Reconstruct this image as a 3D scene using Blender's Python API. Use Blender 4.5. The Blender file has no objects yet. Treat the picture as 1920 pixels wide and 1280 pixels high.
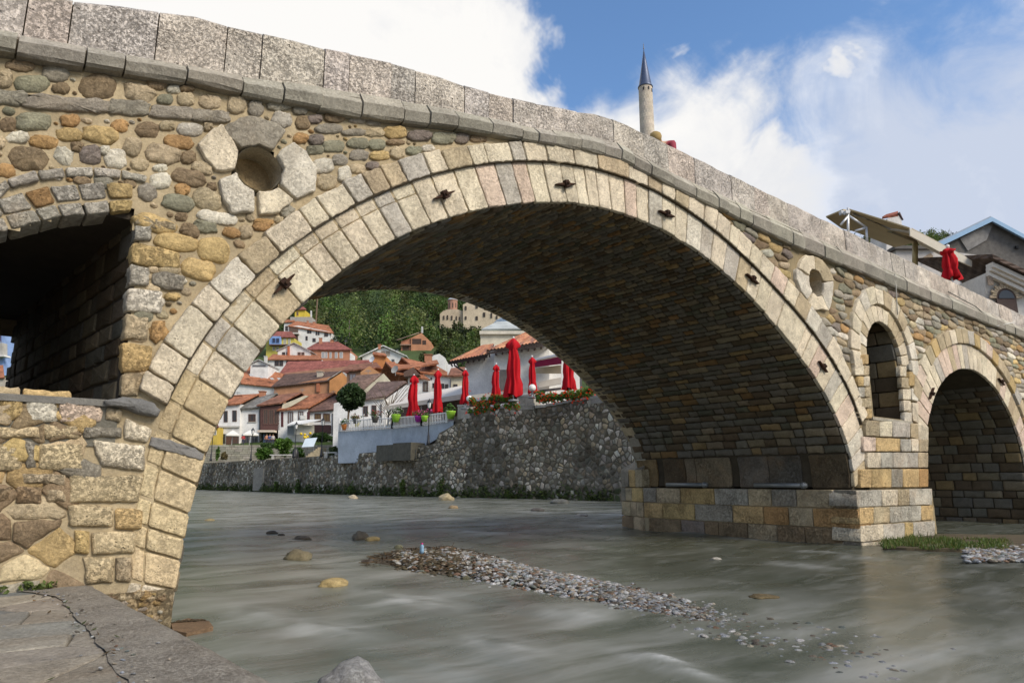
import bpy, bmesh, math, random
import numpy as np
from mathutils import Vector, noise, Matrix
from mathutils.geometry import delaunay_2d_cdt
random.seed(7)
scene = bpy.context.scene
R = math.radians
# ---------------------------------------------------------------- camera
F = 1280.0                      # focal length in pixels of the 1920 px wide photograph
PITCH = math.atan(260/1280)
HEAD = R(38.2)
CZ = 1.12
CAM = Vector((0, -6, CZ))
cam_d = bpy.data.cameras.new('camera'); cam = bpy.data.objects.new('camera', cam_d)
scene.collection.objects.link(cam); scene.camera = cam
cam.location = CAM
cam.rotation_euler = (R(90)+PITCH, 0, -HEAD)
cam_d.sensor_width = 36; cam_d.lens = 36*F/1920
cam_d.clip_start = 0.05; cam_d.clip_end = 5000
# ---------------------------------------------------------------- light
SUN_EL, SUN_AZ = R(38), R(166)       # azimuth clockwise from +Y
sun_dir = Vector((math.sin(SUN_AZ)*math.cos(SUN_EL), math.cos(SUN_AZ)*math.cos(SUN_EL), math.sin(SUN_EL)))
sd = bpy.data.lights.new('sun', 'SUN'); sd.energy = 2.5; sd.angle = R(24); sd.color = (1, .91, .77)
so = bpy.data.objects.new('sun', sd); scene.collection.objects.link(so)
so.rotation_euler = sun_dir.to_track_quat('Z', 'Y').to_euler()
scene.view_settings.view_transform = 'Standard'; scene.view_settings.look = 'None'
scene.view_settings.exposure = 0.6; scene.view_settings.gamma = 1

def ray(px, py):
    u = (px-960)/F; v = (640-py)/F
    a = math.cos(PITCH)-v*math.sin(PITCH); z = math.sin(PITCH)+v*math.cos(PITCH)
    return Vector((a*math.sin(HEAD)+u*math.cos(HEAD), a*math.cos(HEAD)-u*math.sin(HEAD), z)), a
def at(px, py, d):                       # point seen at a pixel of the photograph, d metres ahead
    r, a = ray(px, py); return CAM + r*(d/a)
def onface(px, py, Y=0.0):               # (x, z) on the plane y = Y
    r, a = ray(px, py); t = (Y+6)/r.y; return (r.x*t, CZ+r.z*t)
def onz(px, py, z=0.0):
    r, a = ray(px, py); t = (z-CZ)/r.z; return CAM + r*t
FWD = Vector((math.sin(HEAD), math.cos(HEAD), 0)); RGT = Vector((math.cos(HEAD), -math.sin(HEAD), 0))
UP = Vector((0, 0, 1))

# ---------------------------------------------------------------- world: sky with clouds
w = bpy.data.worlds.new('World'); scene.world = w; w.use_nodes = True
nt = w.node_tree; nt.nodes.clear()
class NT:
    def __init__(s, nt): s.nt = nt
    def n(s, t, **k):
        nd = s.nt.nodes.new(t)
        for a, b in k.items():
            if a.startswith('i_'):
                key = a[2:]; key = int(key) if key.isdigit() else key.replace('_', ' ')
                if hasattr(b, 'is_output') : s.nt.links.new(b, nd.inputs[key])
                else: nd.inputs[key].default_value = b
            else: setattr(nd, a, b)
        return nd
    def link(s, a, b): s.nt.links.new(a, b)
    def math(s, op, a, b=0.0, clamp=False):
        nd = s.n('ShaderNodeMath', operation=op, use_clamp=clamp)
        for i, x in enumerate((a, b)):
            if hasattr(x, 'is_output'): s.link(x, nd.inputs[i])
            else: nd.inputs[i].default_value = x
        return nd.outputs[0]
    def noise(s, vec, scale, detail=4, rough=.5, dist=0.0, out=0):
        nd = s.n('ShaderNodeTexNoise'); 
        if vec is not None: s.link(vec, nd.inputs['Vector'])
        nd.inputs['Scale'].default_value = scale; nd.inputs['Detail'].default_value = detail
        nd.inputs['Roughness'].default_value = rough; nd.inputs['Distortion'].default_value = dist
        return nd.outputs[out]
    def ramp(s, fac, pts, interp='LINEAR'):
        nd = s.n('ShaderNodeValToRGB'); cr = nd.color_ramp; cr.interpolation = interp
        while len(cr.elements) < len(pts): cr.elements.new(.5)
        for e, (p, c) in zip(cr.elements, pts):
            e.position = p; e.color = (c, c, c, 1) if isinstance(c, (int, float)) else (*c, 1)
        s.link(fac, nd.inputs[0]); return nd.outputs[0]
    def mix(s, fac, a, b, mode='MIX'):
        nd = s.n('ShaderNodeMix', data_type='RGBA', blend_type=mode)
        for i, x in ((0, fac), (6, a), (7, b)):
            if hasattr(x, 'is_output'): s.link(x, nd.inputs[i])
            elif i == 0: nd.inputs[0].default_value = x
            else: nd.inputs[i].default_value = (*x, 1)
        return nd.outputs[2]
    def maprange(s, v, a, b, c=0.0, d=1.0, smooth=True):
        nd = s.n('ShaderNodeMapRange', interpolation_type='SMOOTHSTEP' if smooth else 'LINEAR')
        s.link(v, nd.inputs[0])
        for i, x in enumerate((a, b, c, d)): nd.inputs[i+1].default_value = x
        return nd.outputs[0]
N = NT(nt)
tc = N.n('ShaderNodeTexCoord').outputs['Generated']
sky = N.n('ShaderNodeTexSky', sky_type='NISHITA', sun_disc=False, sun_elevation=SUN_EL, sun_rotation=SUN_AZ)
sky.air_density = 1.0; sky.dust_density = 0.6; sky.ozone_density = 2.5
wn = N.noise(tc, 3.2, 6, .62, .4, out=1)
wsub = N.n('ShaderNodeVectorMath', operation='SUBTRACT'); N.link(wn, wsub.inputs[0]); wsub.inputs[1].default_value = (.5, .5, .5)
wsc = N.n('ShaderNodeVectorMath', operation='SCALE'); N.link(wsub.outputs[0], wsc.inputs[0]); wsc.inputs['Scale'].default_value = .24
wadd = N.n('ShaderNodeVectorMath', operation='ADD'); N.link(tc, wadd.inputs[0]); N.link(wsc.outputs[0], wadd.inputs[1])
wdir = wadd.outputs[0]
def blob(px, py, r, s=1.0, soft=.5):
    d = ray(px, py)[0].normalized()
    nd = N.n('ShaderNodeVectorMath', operation='DISTANCE'); N.link(wdir, nd.inputs[0]); nd.inputs[1].default_value = d
    return N.maprange(nd.outputs['Value'], r*(1-soft), r*(1+soft*.6), s, 0.0)
def vmax(lst):
    o = lst[0]
    for x in lst[1:]: o = N.math('MAXIMUM', o, x)
    return o
# bodies of cloud as they stand in the sky (bright cumulus bank, veils, grey bank low right)
bright = vmax([blob(630, 20, .235, 1, .4), blob(330, -60, .35, 1, .3), blob(880, 160, .12, 1, .5), blob(985, 225, .085, 1, .6),
               blob(1130, 330, .14, .9, .7), blob(1440, 335, .085, .95, .5), blob(1350, 400, .12, .9, .7), blob(1250, 98, .035, .75), blob(1600, 150, .045, .8),
               blob(1330, 255, .12, .75, .8), blob(-300, 300, .6, .9), blob(1190, 250, .07, .8, .7)])
veil = vmax([blob(1380, 230, .11, .55, .8), blob(1450, 120, .05, .34, .9), blob(1690, 90, .04, .5, .8), blob(1250, 200, .07, .33, .9),
             blob(1590, 10, .04, .5, .8), blob(1540, 240, .07, .5, .8), blob(1310, 170, .05, .33, .8), blob(1700, 190, .05, .45, .9)])
grey = vmax([blob(1740, 345, .12, .64, .7), blob(1900, 370, .12, .75), blob(1600, 390, .13, .8), blob(1880, 260, .06, .42, .9), blob(2300, 500, .5, .9)])
base = N.noise(wdir, 2.6, 7, .6)
fine = N.noise(tc, 9, 6, .6, .6)
behind = N.maprange(base, .45, .62, 0, .75)
cov = vmax([bright, veil, grey])
sepn = N.n('ShaderNodeSeparateXYZ'); N.link(tc, sepn.inputs[0])
fr = N.n('ShaderNodeVectorMath', operation='DOT_PRODUCT'); N.link(tc, fr.inputs[0]); fr.inputs[1].default_value = FWD
infront = N.maprange(fr.outputs['Value'], .25, .5)
cov = N.math('MAXIMUM', cov, N.math('MULTIPLY', behind, N.math('SUBTRACT', 1.0, infront)))
cov = N.math('ADD', cov, N.math('MULTIPLY', N.math('SUBTRACT', fine, .5), .95))
holes = vmax([blob(1850, 40, .12, .34, .8), blob(1450, 20, .08, .25, .8), blob(1080, 60, .07, .28, .6), blob(1150, 150, .05, .22, .7)])
cov = N.math('SUBTRACT', cov, holes)
cov = N.maprange(cov, .2, .8, 0, 1)
lowband = N.maprange(sepn.outputs[2], .42, .1, 0, .85)
cov = N.math('MAXIMUM', cov, lowband)
CL = 1.0
big = N.noise(wdir, 5.5, 6, .6)
shade = N.math('SUBTRACT', N.math('ADD', N.math('MULTIPLY', bright, .5), N.math('ADD', N.math('MULTIPLY', fine, .5), N.math('MULTIPLY', big, .75))), N.math('ADD', N.math('MULTIPLY', grey, .45), .2))
ccol = N.ramp(shade, [(0.05, (3.9, 4.35, 5.3)), (.28, (5.0, 5.3, 5.95)), (.6, (5.5, 5.55, 5.7)), (.85, (6.5, 6.4, 6.25))])
skyc = N.n('ShaderNodeHueSaturation'); N.link(sky.outputs[0], skyc.inputs['Color']); skyc.inputs['Saturation'].default_value = 1.1; skyc.inputs['Value'].default_value = 1.4
wc = N.mix(cov, skyc.outputs[0], ccol)
bg = N.n('ShaderNodeBackground'); N.link(wc, bg.inputs[0]); bg.inputs[1].default_value = .1
wo = N.n('ShaderNodeOutputWorld'); N.link(bg.outputs[0], wo.inputs[0])

# ---------------------------------------------------------------- helpers
COL = scene.collection
ORG = {}                        # world origin of every thing and part
class MB:
    def __init__(s): s.v = []; s.f = []; s.c = []; s.cur = (.5, .5, .5)
    def vert(s, p, c=None): s.v.append(tuple(p)); s.c.append(c or s.cur); return len(s.v)-1
    def face(s, *i): s.f.append(tuple(i))
    def poly(s, pts, c=None): s.f.append(tuple(s.vert(p, c) for p in pts))
    def prism(s, base, off, c=None, taper=None):   # base polygon + offset vector
        base = [Vector(p) for p in base]; off = Vector(off)
        top = [p+off for p in base]
        a = [s.vert(p, c) for p in base]; b = [s.vert(p, c) for p in top]
        n = len(a); s.f.append(tuple(reversed(a))); s.f.append(tuple(b))
        for i in range(n): s.f.append((a[i], a[(i+1) % n], b[(i+1) % n], b[i]))
    def box(s, o, x, y, z, c=None):                # corner + three edge vectors
        o = Vector(o); x = Vector(x); y = Vector(y); s.prism([o, o+x, o+x+y, o+y], z, c)
    def cbox(s, p, sx, sy, sz, c=None, rot=0, wob=0):
        p = Vector(p); ca, sa = math.cos(rot), math.sin(rot)
        x = Vector((ca, sa, 0))*sx; y = Vector((-sa, ca, 0))*sy
        s.box(p-x/2-y/2, x, y, (0, 0, sz), c)
    def tube(s, pts, r, c=None, n=8, cap=True):
        pts = [Vector(p) for p in pts]; rs = r if isinstance(r, (list, tuple)) else [r]*len(pts); rings = []
        for i, p in enumerate(pts):
            t = (pts[min(i+1, len(pts)-1)]-pts[max(i-1, 0)]).normalized()
            a = t.orthogonal().normalized() if abs(t.z) < .99 else Vector((1, 0, 0)); b = t.cross(a)
            rings.append([s.vert(p+(a*math.cos(2*math.pi*k/n)+b*math.sin(2*math.pi*k/n))*rs[i], c) for k in range(n)])
        for A, B in zip(rings, rings[1:]):
            for k in range(n): s.f.append((A[k], A[(k+1) % n], B[(k+1) % n], B[k]))
        if cap: s.f.append(tuple(reversed(rings[0]))); s.f.append(tuple(rings[-1]))
    def lathe(s, p, prof, n=16, c=None, fold=0, nf=6, sq=1.0, ph=0.0):     # prof: (r, z) list; closed where r=0
        p = Vector(p); rings = []
        for r, z in prof:
            ring = []
            for k in range(n):
                a = 2*math.pi*k/n+ph; rr = r*(1+fold*math.sin(nf*a+z*2.3)); ring.append(s.vert(p+Vector((rr*math.cos(a), rr*math.sin(a)*sq, z)), c))
            rings.append(ring)
        for A, B in zip(rings, rings[1:]):
            for k in range(n): s.f.append((A[k], A[(k+1) % n], B[(k+1) % n], B[k]))
        s.f.append(tuple(reversed(rings[0]))); s.f.append(tuple(rings[-1]))
    def leaves(s, ctr, rad, n, size, col, var=.35, inner=.35, lumps=7, rnd=random, flat=0.0):
        ctr = Vector(ctr); L = []
        for _ in range(lumps):
            d = Vector((rnd.gauss(0, 1), rnd.gauss(0, 1), rnd.gauss(0, 1))).normalized()
            L.append((Vector((d.x*rad[0], d.y*rad[1], d.z*rad[2]))*rnd.uniform(.35, .7), rnd.uniform(.38, .6), rnd.uniform(1-var, 1+var)))
        L.append((Vector((0, 0, 0)), .72, 1))
        for _ in range(n):
            o, k, sh = rnd.choice(L)
            d = Vector((rnd.gauss(0, 1), rnd.gauss(0, 1), rnd.gauss(0, 1))).normalized()*(inner+(1-inner)*rnd.random()**.4)*k
            p = ctr+o+Vector((d.x*rad[0], d.y*rad[1], d.z*rad[2]))
            a = Vector((rnd.gauss(0, 1), rnd.gauss(0, 1), rnd.gauss(0, .7))).normalized(); b = a.cross(Vector((rnd.gauss(0, 1), rnd.gauss(0, 1), rnd.gauss(0, 1)))).normalized()
            q = size*rnd.uniform(.6, 1.3); t = sh*rnd.uniform(.75, 1.25)
            c = tuple(max(0, x*t) for x in col)
            i = len(s.v); s.v += [tuple(p-a*q), tuple(p+b*q*.55), tuple(p+a*q), tuple(p-b*q*.55)]; s.c += [c]*4; s.f.append((i, i+1, i+2, i+3))
    def build(s, name, mat, parent=None, smooth=False, loc=None, kind=None, label=None):
        me = bpy.data.meshes.new(name)
        off = Vector(loc) if loc is not None else Vector(ORG[parent.name]) if parent is not None else Vector((0, 0, 0))
        arr = np.array(s.v, dtype=float).reshape(-1, 3)-np.array(off)
        me.from_pydata(arr.tolist(), [], s.f)
        at_ = me.color_attributes.new('Col', 'FLOAT_COLOR', 'POINT')
        cc = np.ones((len(s.v), 4)); cc[:, :3] = np.array(s.c).reshape(-1, 3); at_.data.foreach_set('color', cc.ravel())
        if smooth: me.polygons.foreach_set('use_smooth', [True]*len(me.polygons))
        me.update()
        bm = bmesh.new(); bm.from_mesh(me); bmesh.ops.recalc_face_normals(bm, faces=bm.faces); bm.to_mesh(me); bm.free()
        o = bpy.data.objects.new(name, me); COL.objects.link(o)
        me.materials.append(mat)
        if parent is not None:
            o.parent = parent
            ORG[o.name] = tuple(off)
        else: o.location = off
        if kind: o['kind'] = kind
        if label: o['label'] = label
        return o
def thing(name, label, cat, loc=(0, 0, 0), group=None):
    o = bpy.data.objects.new(name, None); COL.objects.link(o); o.location = loc; ORG[o.name] = tuple(loc)
    o.empty_display_size = .3
    o['label'] = label; o['category'] = cat
    if group: o['group'] = group
    return o
def tag(o, label, cat, group=None):
    o['label'] = label; o['category'] = cat
    if group: o['group'] = group
    return o
def copy_tree(src, dx, label=None, group=None):
    r = src.copy(); COL.objects.link(r); r.location = Vector(src.location)+Vector(dx)
    if label: r['label'] = label
    for ch in [c for c in bpy.data.objects if c.parent == src]:
        c = ch.copy(); COL.objects.link(c); c.parent = r
        for g in [g for g in bpy.data.objects if g.parent == ch]:
            e = g.copy(); COL.objects.link(e); e.parent = c
    return r
def jit(c, v=.12, rnd=random):
    k = rnd.uniform(1-v, 1+v); return tuple(max(.004, x*k*rnd.uniform(1-v*.14, 1+v*.14)) for x in c)

# ---------------------------------------------------------------- materials
def newmat(name):
    m = bpy.data.materials.new(name); m.use_nodes = True; t = m.node_tree; t.nodes.clear()
    n = NT(t); b = n.n('ShaderNodeBsdfPrincipled'); o = n.n('ShaderNodeOutputMaterial'); n.link(b.outputs[0], o.inputs[0])
    return m, n, b, o
def pos(n):
    return n.n('ShaderNodeNewGeometry').outputs['Position']
def col_attr(n): return n.n('ShaderNodeAttribute', attribute_name='Col').outputs['Color']
def bump(n, b, h, strength=.4, dist=.01):
    bp = n.n('ShaderNodeBump'); bp.inputs['Strength'].default_value = strength; bp.inputs['Distance'].default_value = dist
    n.link(h, bp.inputs['Height']); n.link(bp.outputs[0], b.inputs['Normal'])
def scalev(n, v, s):
    m = n.n('ShaderNodeMapping'); n.link(v, m.inputs[0]); m.inputs['Scale'].default_value = s; return m.outputs[0]
def stone_mat(name, sc=1.0, pits=.35, stain=.35, mott=.5, bs=.5, rough=.88, stcol=(.17, .12, .07), blot=.0, vs=60):
    m, n, b, o = newmat(name); p = pos(n); c = col_attr(n)
    n1 = n.noise(p, 5*sc, 8, .65); n2 = n.noise(p, 38*sc, 6, .7); n3 = n.noise(p, 1.7*sc, 5, .6, .5); n4 = n.noise(p, 110*sc, 3, .7)
    lum = n.ramp(n1, [(.25, 1-mott*.55), (.5, 1.0), (.8, 1+mott*.45)])
    c = n.mix(1.0, c, lum, 'MULTIPLY')
    lum2 = n.ramp(n2, [(.3, 1-mott*.5), (.52, 1.0), (.75, 1+mott*.3)])
    c = n.mix(1.0, c, lum2, 'MULTIPLY')
    st = n.math('MULTIPLY', n.ramp(n3, [(.5, 0.0), (.7, 1.0)]), n.ramp(n1, [(.35, 0.2), (.6, 1.0)]))
    c = n.mix(n.math('MULTIPLY', st, stain), c, stcol)
    vo = n.n('ShaderNodeTexVoronoi'); n.link(scalev(n, p, (1, 1, 1)), vo.inputs['Vector']); vo.inputs['Scale'].default_value = vs*sc; vo.inputs['Randomness'].default_value = 1
    pit = n.math('MULTIPLY', n.ramp(vo.outputs['Distance'], [(.12, 1.0), (.3, 0.0)]), n.ramp(n.noise(p, 14*sc, 5, .7), [(.48, 0.0), (.6, 1.0)]))
    c = n.mix(n.math('MULTIPLY', pit, pits), c, (.07, .055, .04))
    if blot:
        bn = n.noise(p, 34*sc, 9, .9, .0); bl = n.math('MULTIPLY', n.ramp(bn, [(.5, 0.0), (.57, 1.0)]), n.ramp(n.noise(p, 2.6*sc, 4, .6), [(.42, .25), (.62, 1.0)]))
        c = n.mix(n.math('MULTIPLY', bl, blot), c, (.11, .065, .035)); c = n.mix(n.ramp(bn, [(.36, blot*.8), (.43, 0.0)]), c, (.62, .56, .48))
        pit = n.math('MAXIMUM', pit, n.math('MULTIPLY', bl, .8))
    n.link(c, b.inputs['Base Color']); b.inputs['Roughness'].default_value = rough; b.inputs['Specular IOR Level'].default_value = .25
    h = n.math('SUBTRACT', n.math('ADD', n.math('MULTIPLY', n1, 1.6), n.math('ADD', n2, n.math('MULTIPLY', n4, .35))), n.math('MULTIPLY', pit, pits*2.2))
    bump(n, b, h, bs, .02)
    return m
M = {}
M['vouss'] = stone_mat('dressed_limestone', 1, .6, .5, .55, .65, blot=.28, vs=45)
M['rubble'] = stone_mat('rubble_stone', 1.3, .2, .3, .7, .8, blot=.15)
M['travertine'] = stone_mat('pitted_conglomerate', 1.0, .7, .35, .7, 1.0, stcol=(.22, .14, .09), blot=.42, vs=22)
M['cornice'] = stone_mat('weathered_cornice_stone', 1.0, .5, .35, .5, .6, stcol=(.08, .07, .055), blot=.25)
M['ashlar'] = stone_mat('yellow_ashlar', .8, .5, .4, .7, .9, stcol=(.32, .16, .05), blot=.3, vs=45)
M['vault'] = stone_mat('vault_stone', 1.0, .15, .4, .5, .6, stcol=(.06, .05, .035))
M['riverwall'] = stone_mat('river_wall_stone', .45, .2, .45, .7, .8, stcol=(.06, .055, .035))
M['far_stone'] = stone_mat('far_stone', .12, .1, .2, .5, .5)
def mortar_mat(name, col, sc=1.0, var=.35):
    m, n, b, o = newmat(name); p = pos(n)
    n1 = n.noise(p, 3*sc, 6, .6); n2 = n.noise(p, 45*sc, 5, .7); n3 = n.noise(p, .9*sc, 4, .6)
    c = n.mix(1.0, col, n.ramp(n1, [(.25, 1-var), (.55, 1.0), (.8, 1+var)]), 'MULTIPLY')
    c = n.mix(1.0, c, n.ramp(n2, [(.3, .8), (.7, 1.15)]), 'MULTIPLY')
    c = n.mix(n.ramp(n3, [(.5, 0.0), (.75, .6)]), c, tuple(x*.5 for x in col))
    n.link(c, b.inputs['Base Color']); b.inputs['Roughness'].default_value = .95; b.inputs['Specular IOR Level'].default_value = .15
    bump(n, b, n.math('ADD', n1, n2), .6, .015)
    return m
M['mortar'] = mortar_mat('lime_mortar', (.40, .32, .20))
M['mortar_brown'] = mortar_mat('weathered_mortar', (.26, .205, .12))
M['mortar_dark'] = mortar_mat('dark_shade_and_dirt', (.075, .06, .04))
M['mortar_river'] = mortar_mat('river_wall_mortar', (.15, .13, .095), .4, .6)
def plain(name, rough=.7, mott=.15, sc=1.0, bs=.15, spec=.3, metal=0.0):
    m, n, b, o = newmat(name); p = pos(n); c = col_attr(n)
    n1 = n.noise(p, 1.2*sc, 6, .6); n2 = n.noise(p, 14*sc, 5, .7)
    c = n.mix(1.0, c, n.ramp(n1, [(.25, 1-mott), (.55, 1.0), (.8, 1+mott*.6)]), 'MULTIPLY')
    c = n.mix(1.0, c, n.ramp(n2, [(.3, 1-mott*.5), (.7, 1+mott*.4)]), 'MULTIPLY')
    n.link(c, b.inputs['Base Color']); b.inputs['Roughness'].default_value = rough; b.inputs['Specular IOR Level'].default_value = spec; b.inputs['Metallic'].default_value = metal
    bump(n, b, n2, bs, .02); return m
M['plaster'] = plain('plaster', .9, .3, .6)
M['paint'] = plain('painted_surface', .5, .08, 2)
M['metal'] = plain('metal', .45, .2, 6, .2, .5, .4)
M['rust'] = plain('rusty_iron', .8, .5, 20, .6, .3, .3)
M['fabric'] = plain('canvas', .85, .12, 2, .2, .15)
M['wood'] = plain('dark_wood', .7, .35, 4, .4)
M['concrete'] = plain('concrete', .92, .35, 3, .6)
M['clay'] = plain('clay', .8, .3, 4)
def tile_mat():
    m, n, b, o = newmat('roof_tiles'); p = pos(n); c = col_attr(n)
    v = n.n('ShaderNodeTexVoronoi'); n.link(p, v.inputs['Vector']); v.inputs['Scale'].default_value = 3.2
    cc = n.n('ShaderNodeSeparateColor'); n.link(v.outputs['Color'], cc.inputs[0])
    c = n.mix(1.0, c, n.ramp(cc.outputs[0], [(0, .68), (1, 1.25)]), 'MULTIPLY')
    c = n.mix(1.0, c, n.ramp(n.noise(p, .5, 6, .65), [(.3, .6), (.6, 1.1)]), 'MULTIPLY')
    n.link(c, b.inputs['Base Color']); b.inputs['Roughness'].default_value = .85; b.inputs['Specular IOR Level'].default_value = .2
    w_ = n.n('ShaderNodeTexWave', bands_direction='Z'); n.link(p, w_.inputs['Vector']); w_.inputs['Scale'].default_value = 2.2
    bump(n, b, n.math('ADD', w_.outputs['Fac'], v.outputs['Distance']), .5, .06); return m
M['tile'] = tile_mat()
def leaf_mat(name, tr=.25):
    m, n, b, o = newmat(name); c = col_attr(n)
    n.link(c, b.inputs['Base Color']); b.inputs['Roughness'].default_value = .6; b.inputs['Specular IOR Level'].default_value = .25
    t = n.n('ShaderNodeBsdfTranslucent'); n.link(n.mix(1.0, c, (1.2, 1.3, .6), 'MULTIPLY'), t.inputs[0])
    mx = n.n('ShaderNodeMixShader'); mx.inputs[0].default_value = tr; n.link(b.outputs[0], mx.inputs[1]); n.link(t.outputs[0], mx.inputs[2]); n.link(mx.outputs[0], o.inputs[0]); return m
M['leaf'] = leaf_mat('leaves')
def glass_mat():
    m, n, b, o = newmat('window_glass'); b.inputs['Base Color'].default_value = (.02, .022, .025, 1); b.inputs['Roughness'].default_value = .12; return m
M['glass'] = glass_mat()
def lampglass():
    m, n, b, o = newmat('opal_glass'); b.inputs['Base Color'].default_value = (.75, .73, .68, 1); b.inputs['Roughness'].default_value = .25; return m
M['opal'] = lampglass()
# ================================================================ THE BRIDGE (front face is the plane y = 0)
PAL = {'O': (.38, .23, .10), 'T': (.42, .34, .22), 'W': (.58, .53, .43), 'G': (.29, .26, .205), 'N': (.225, .215, .15), 'B': (.24, .175, .105),
       'P': (.20, .165, .14), 'Y': (.47, .34, .155), 'C': (.60, .52, .385), 'K': (.56, .44, .345), 'L': (.42, .385, .32), 'Q': (.54, .43, .26)}
PAL = {k: (v[0]*1.2, v[1]*1.19, v[2]*1.17) for k, v in PAL.items()}
CX, CZZ = 7.0, -2.5+CZ
I_ = [(320,1170),(324,1104),(339,1053),(349,1010),(359,965),(370,909),(386,850),(403,798),(430,748),(461,700),(492,657),(525,616),(607,533),(642,507),(677,483),(713,463),(742,447),(773,433),(808,419),(840,408),(880,398),(917,389),(950,385),(1003,381),(1063,382),(1113,386),(1175,401),(1218,418),(1264,443),(1310,472),(1352,510),(1400,548),(1434,582),(1457,607),(1480,649),(1502,671),(1528,706),(1550,745),(1572,784),(1585,824),(1596,863),(1602,916)]
M_ = [(246,1084),(263,883),(289,818),(315,754),(348,692),(377,641),(426,574),(469,534),(505,495),(520,473),(559,449),(593,428),(630,408),(673,383),(707,367),(740,352),(782,336),(817,325),(860,315),(897,312),(933,308),(993,308),(1047,310),(1100,313),(1146,328),(1175,336),(1221,357),(1270,384),(1316,420),(1362,456),(1403,495),(1444,535),(1474,567),(1508,605),(1535,644),(1559,679),(1576,710),(1592,745),(1607,780),(1620,824),(1629,872),(1635,916)]
O_ = [(233,790),(259,735),(279,689),(312,630),(344,584),(394,528),(443,479),(495,439),(562,393),(590,375),(647,347),(680,330),(717,310),(747,303),(790,288),(827,280),(877,275),(910,272),(953,270),(1013,270),(1070,273),(1113,277),(1175,302),(1211,316),(1264,341),(1318,380),(1365,421),(1403,456),(1444,492),(1490,548),(1516,577),(1546,617),(1572,649),(1583,688),(1602,732),(1624,784)]
def curve(pts, c, deg=9):
    P = np.array([onface(*p) for p in pts])-np.array(c)
    ph = np.arctan2(P[:, 1], P[:, 0]); r = np.hypot(P[:, 0], P[:, 1])
    k = np.polyfit((ph-1.6), r, deg); lo, hi = ph.min(), ph.max()
    return lambda a: float(np.polyval(k, min(max(a, lo), hi)-1.6))
rI, rM, rO = curve(I_, (CX, CZZ)), curve(M_, (CX, CZZ)), curve(O_, (CX, CZZ))
def pol(r, a, c=(CX, CZZ)): return (c[0]+r*math.cos(a), c[1]+r*math.sin(a))
def ang(p, c=(CX, CZZ)): return math.atan2(p[1]-c[1], p[0]-c[0])

def outline(poly, seg=.06, jitr=.006, cut=0.0, rnd=random):
    """densify a polygon, round its corners by `cut` passes of Chaikin, wobble it"""
    P = [Vector(p) for p in poly]
    for _ in range(int(cut)):
        Q = []
        for a, b in zip(P, P[1:]+P[:1]): Q += [a*.75+b*.25, a*.25+b*.75]
        P = Q
    if not cut:                      # nip the corners
        Q = []; n = len(P)
        for i in range(n):
            a, b, c = P[i-1], P[i], P[(i+1) % n]
            k = rnd.uniform(.03, .12)
            Q += [b+(a-b)*min(k, .012/max((a-b).length, .001)+k*.12), b+(c-b)*min(k, .012/max((c-b).length, .001)+k*.12)]
        P = Q
    out = []
    for a, b in zip(P, P[1:]+P[:1]):
        L = (b-a).length; m = max(1, min(8, int(L/seg+.5)))
        d = (b-a); nn = Vector((-d.y, d.x)).normalized() if L > 1e-6 else Vector((0, 0))
        for i in range(m):
            out.append(a+d*(i/m)+nn*rnd.uniform(-jitr, jitr))
    return out
def stone(mb, poly, fn, h, col, bev=.03, back=.05, rough=.004, dome=.3, mid=True, rnd=random):
    """poly: 2-D outline; fn(s, t, h) -> 3-D; h: how far it stands out; rings give a bevelled, slightly domed face"""
    n = len(poly); c = sum(poly, Vector((0, 0)))/n
    tilt = Vector((rnd.uniform(-1, 1), rnd.uniform(-1, 1)))*rough*2.5
    rings = []
    rad = sum((p-c).length for p in poly)/n
    if dome <= .3: bev *= .75; prof = [(0, -back), (bev*.15, h-bev), (bev*.6, h-bev*.2), (bev*1.1, h), (bev*1.1+.018, h+.001), (max(bev*1.5+.03, rad*.45), h+.001)]
    else: prof = [(0, -back), (bev*.12, h-bev*(.5+dome)), (bev*.7, h-bev*dome*.7), (max(bev*1.5, rad*.35), h)]
    for inset, hh in prof:
        ring = []
        for p in poly:
            d = p-c; L = d.length or 1e-6; q = c+d*max(.25, 1-inset/L)
            z = hh if hh < 0 else hh+rnd.uniform(-rough, rough)+(q-c).dot(tilt)/max(rad, .01)*.5
            ring.append(mb.vert(fn(q.x, q.y, z), col))
        rings.append(ring)
    for A, B in zip(rings, rings[1:]):
        for k in range(n): mb.f.append((A[k], A[(k+1) % n], B[(k+1) % n], B[k]))
    cc = mb.vert(fn(c.x, c.y, h+rough), col); L = rings[-1]
    for k in range(n): mb.f.append((L[k], L[(k+1) % n], cc))
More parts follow.
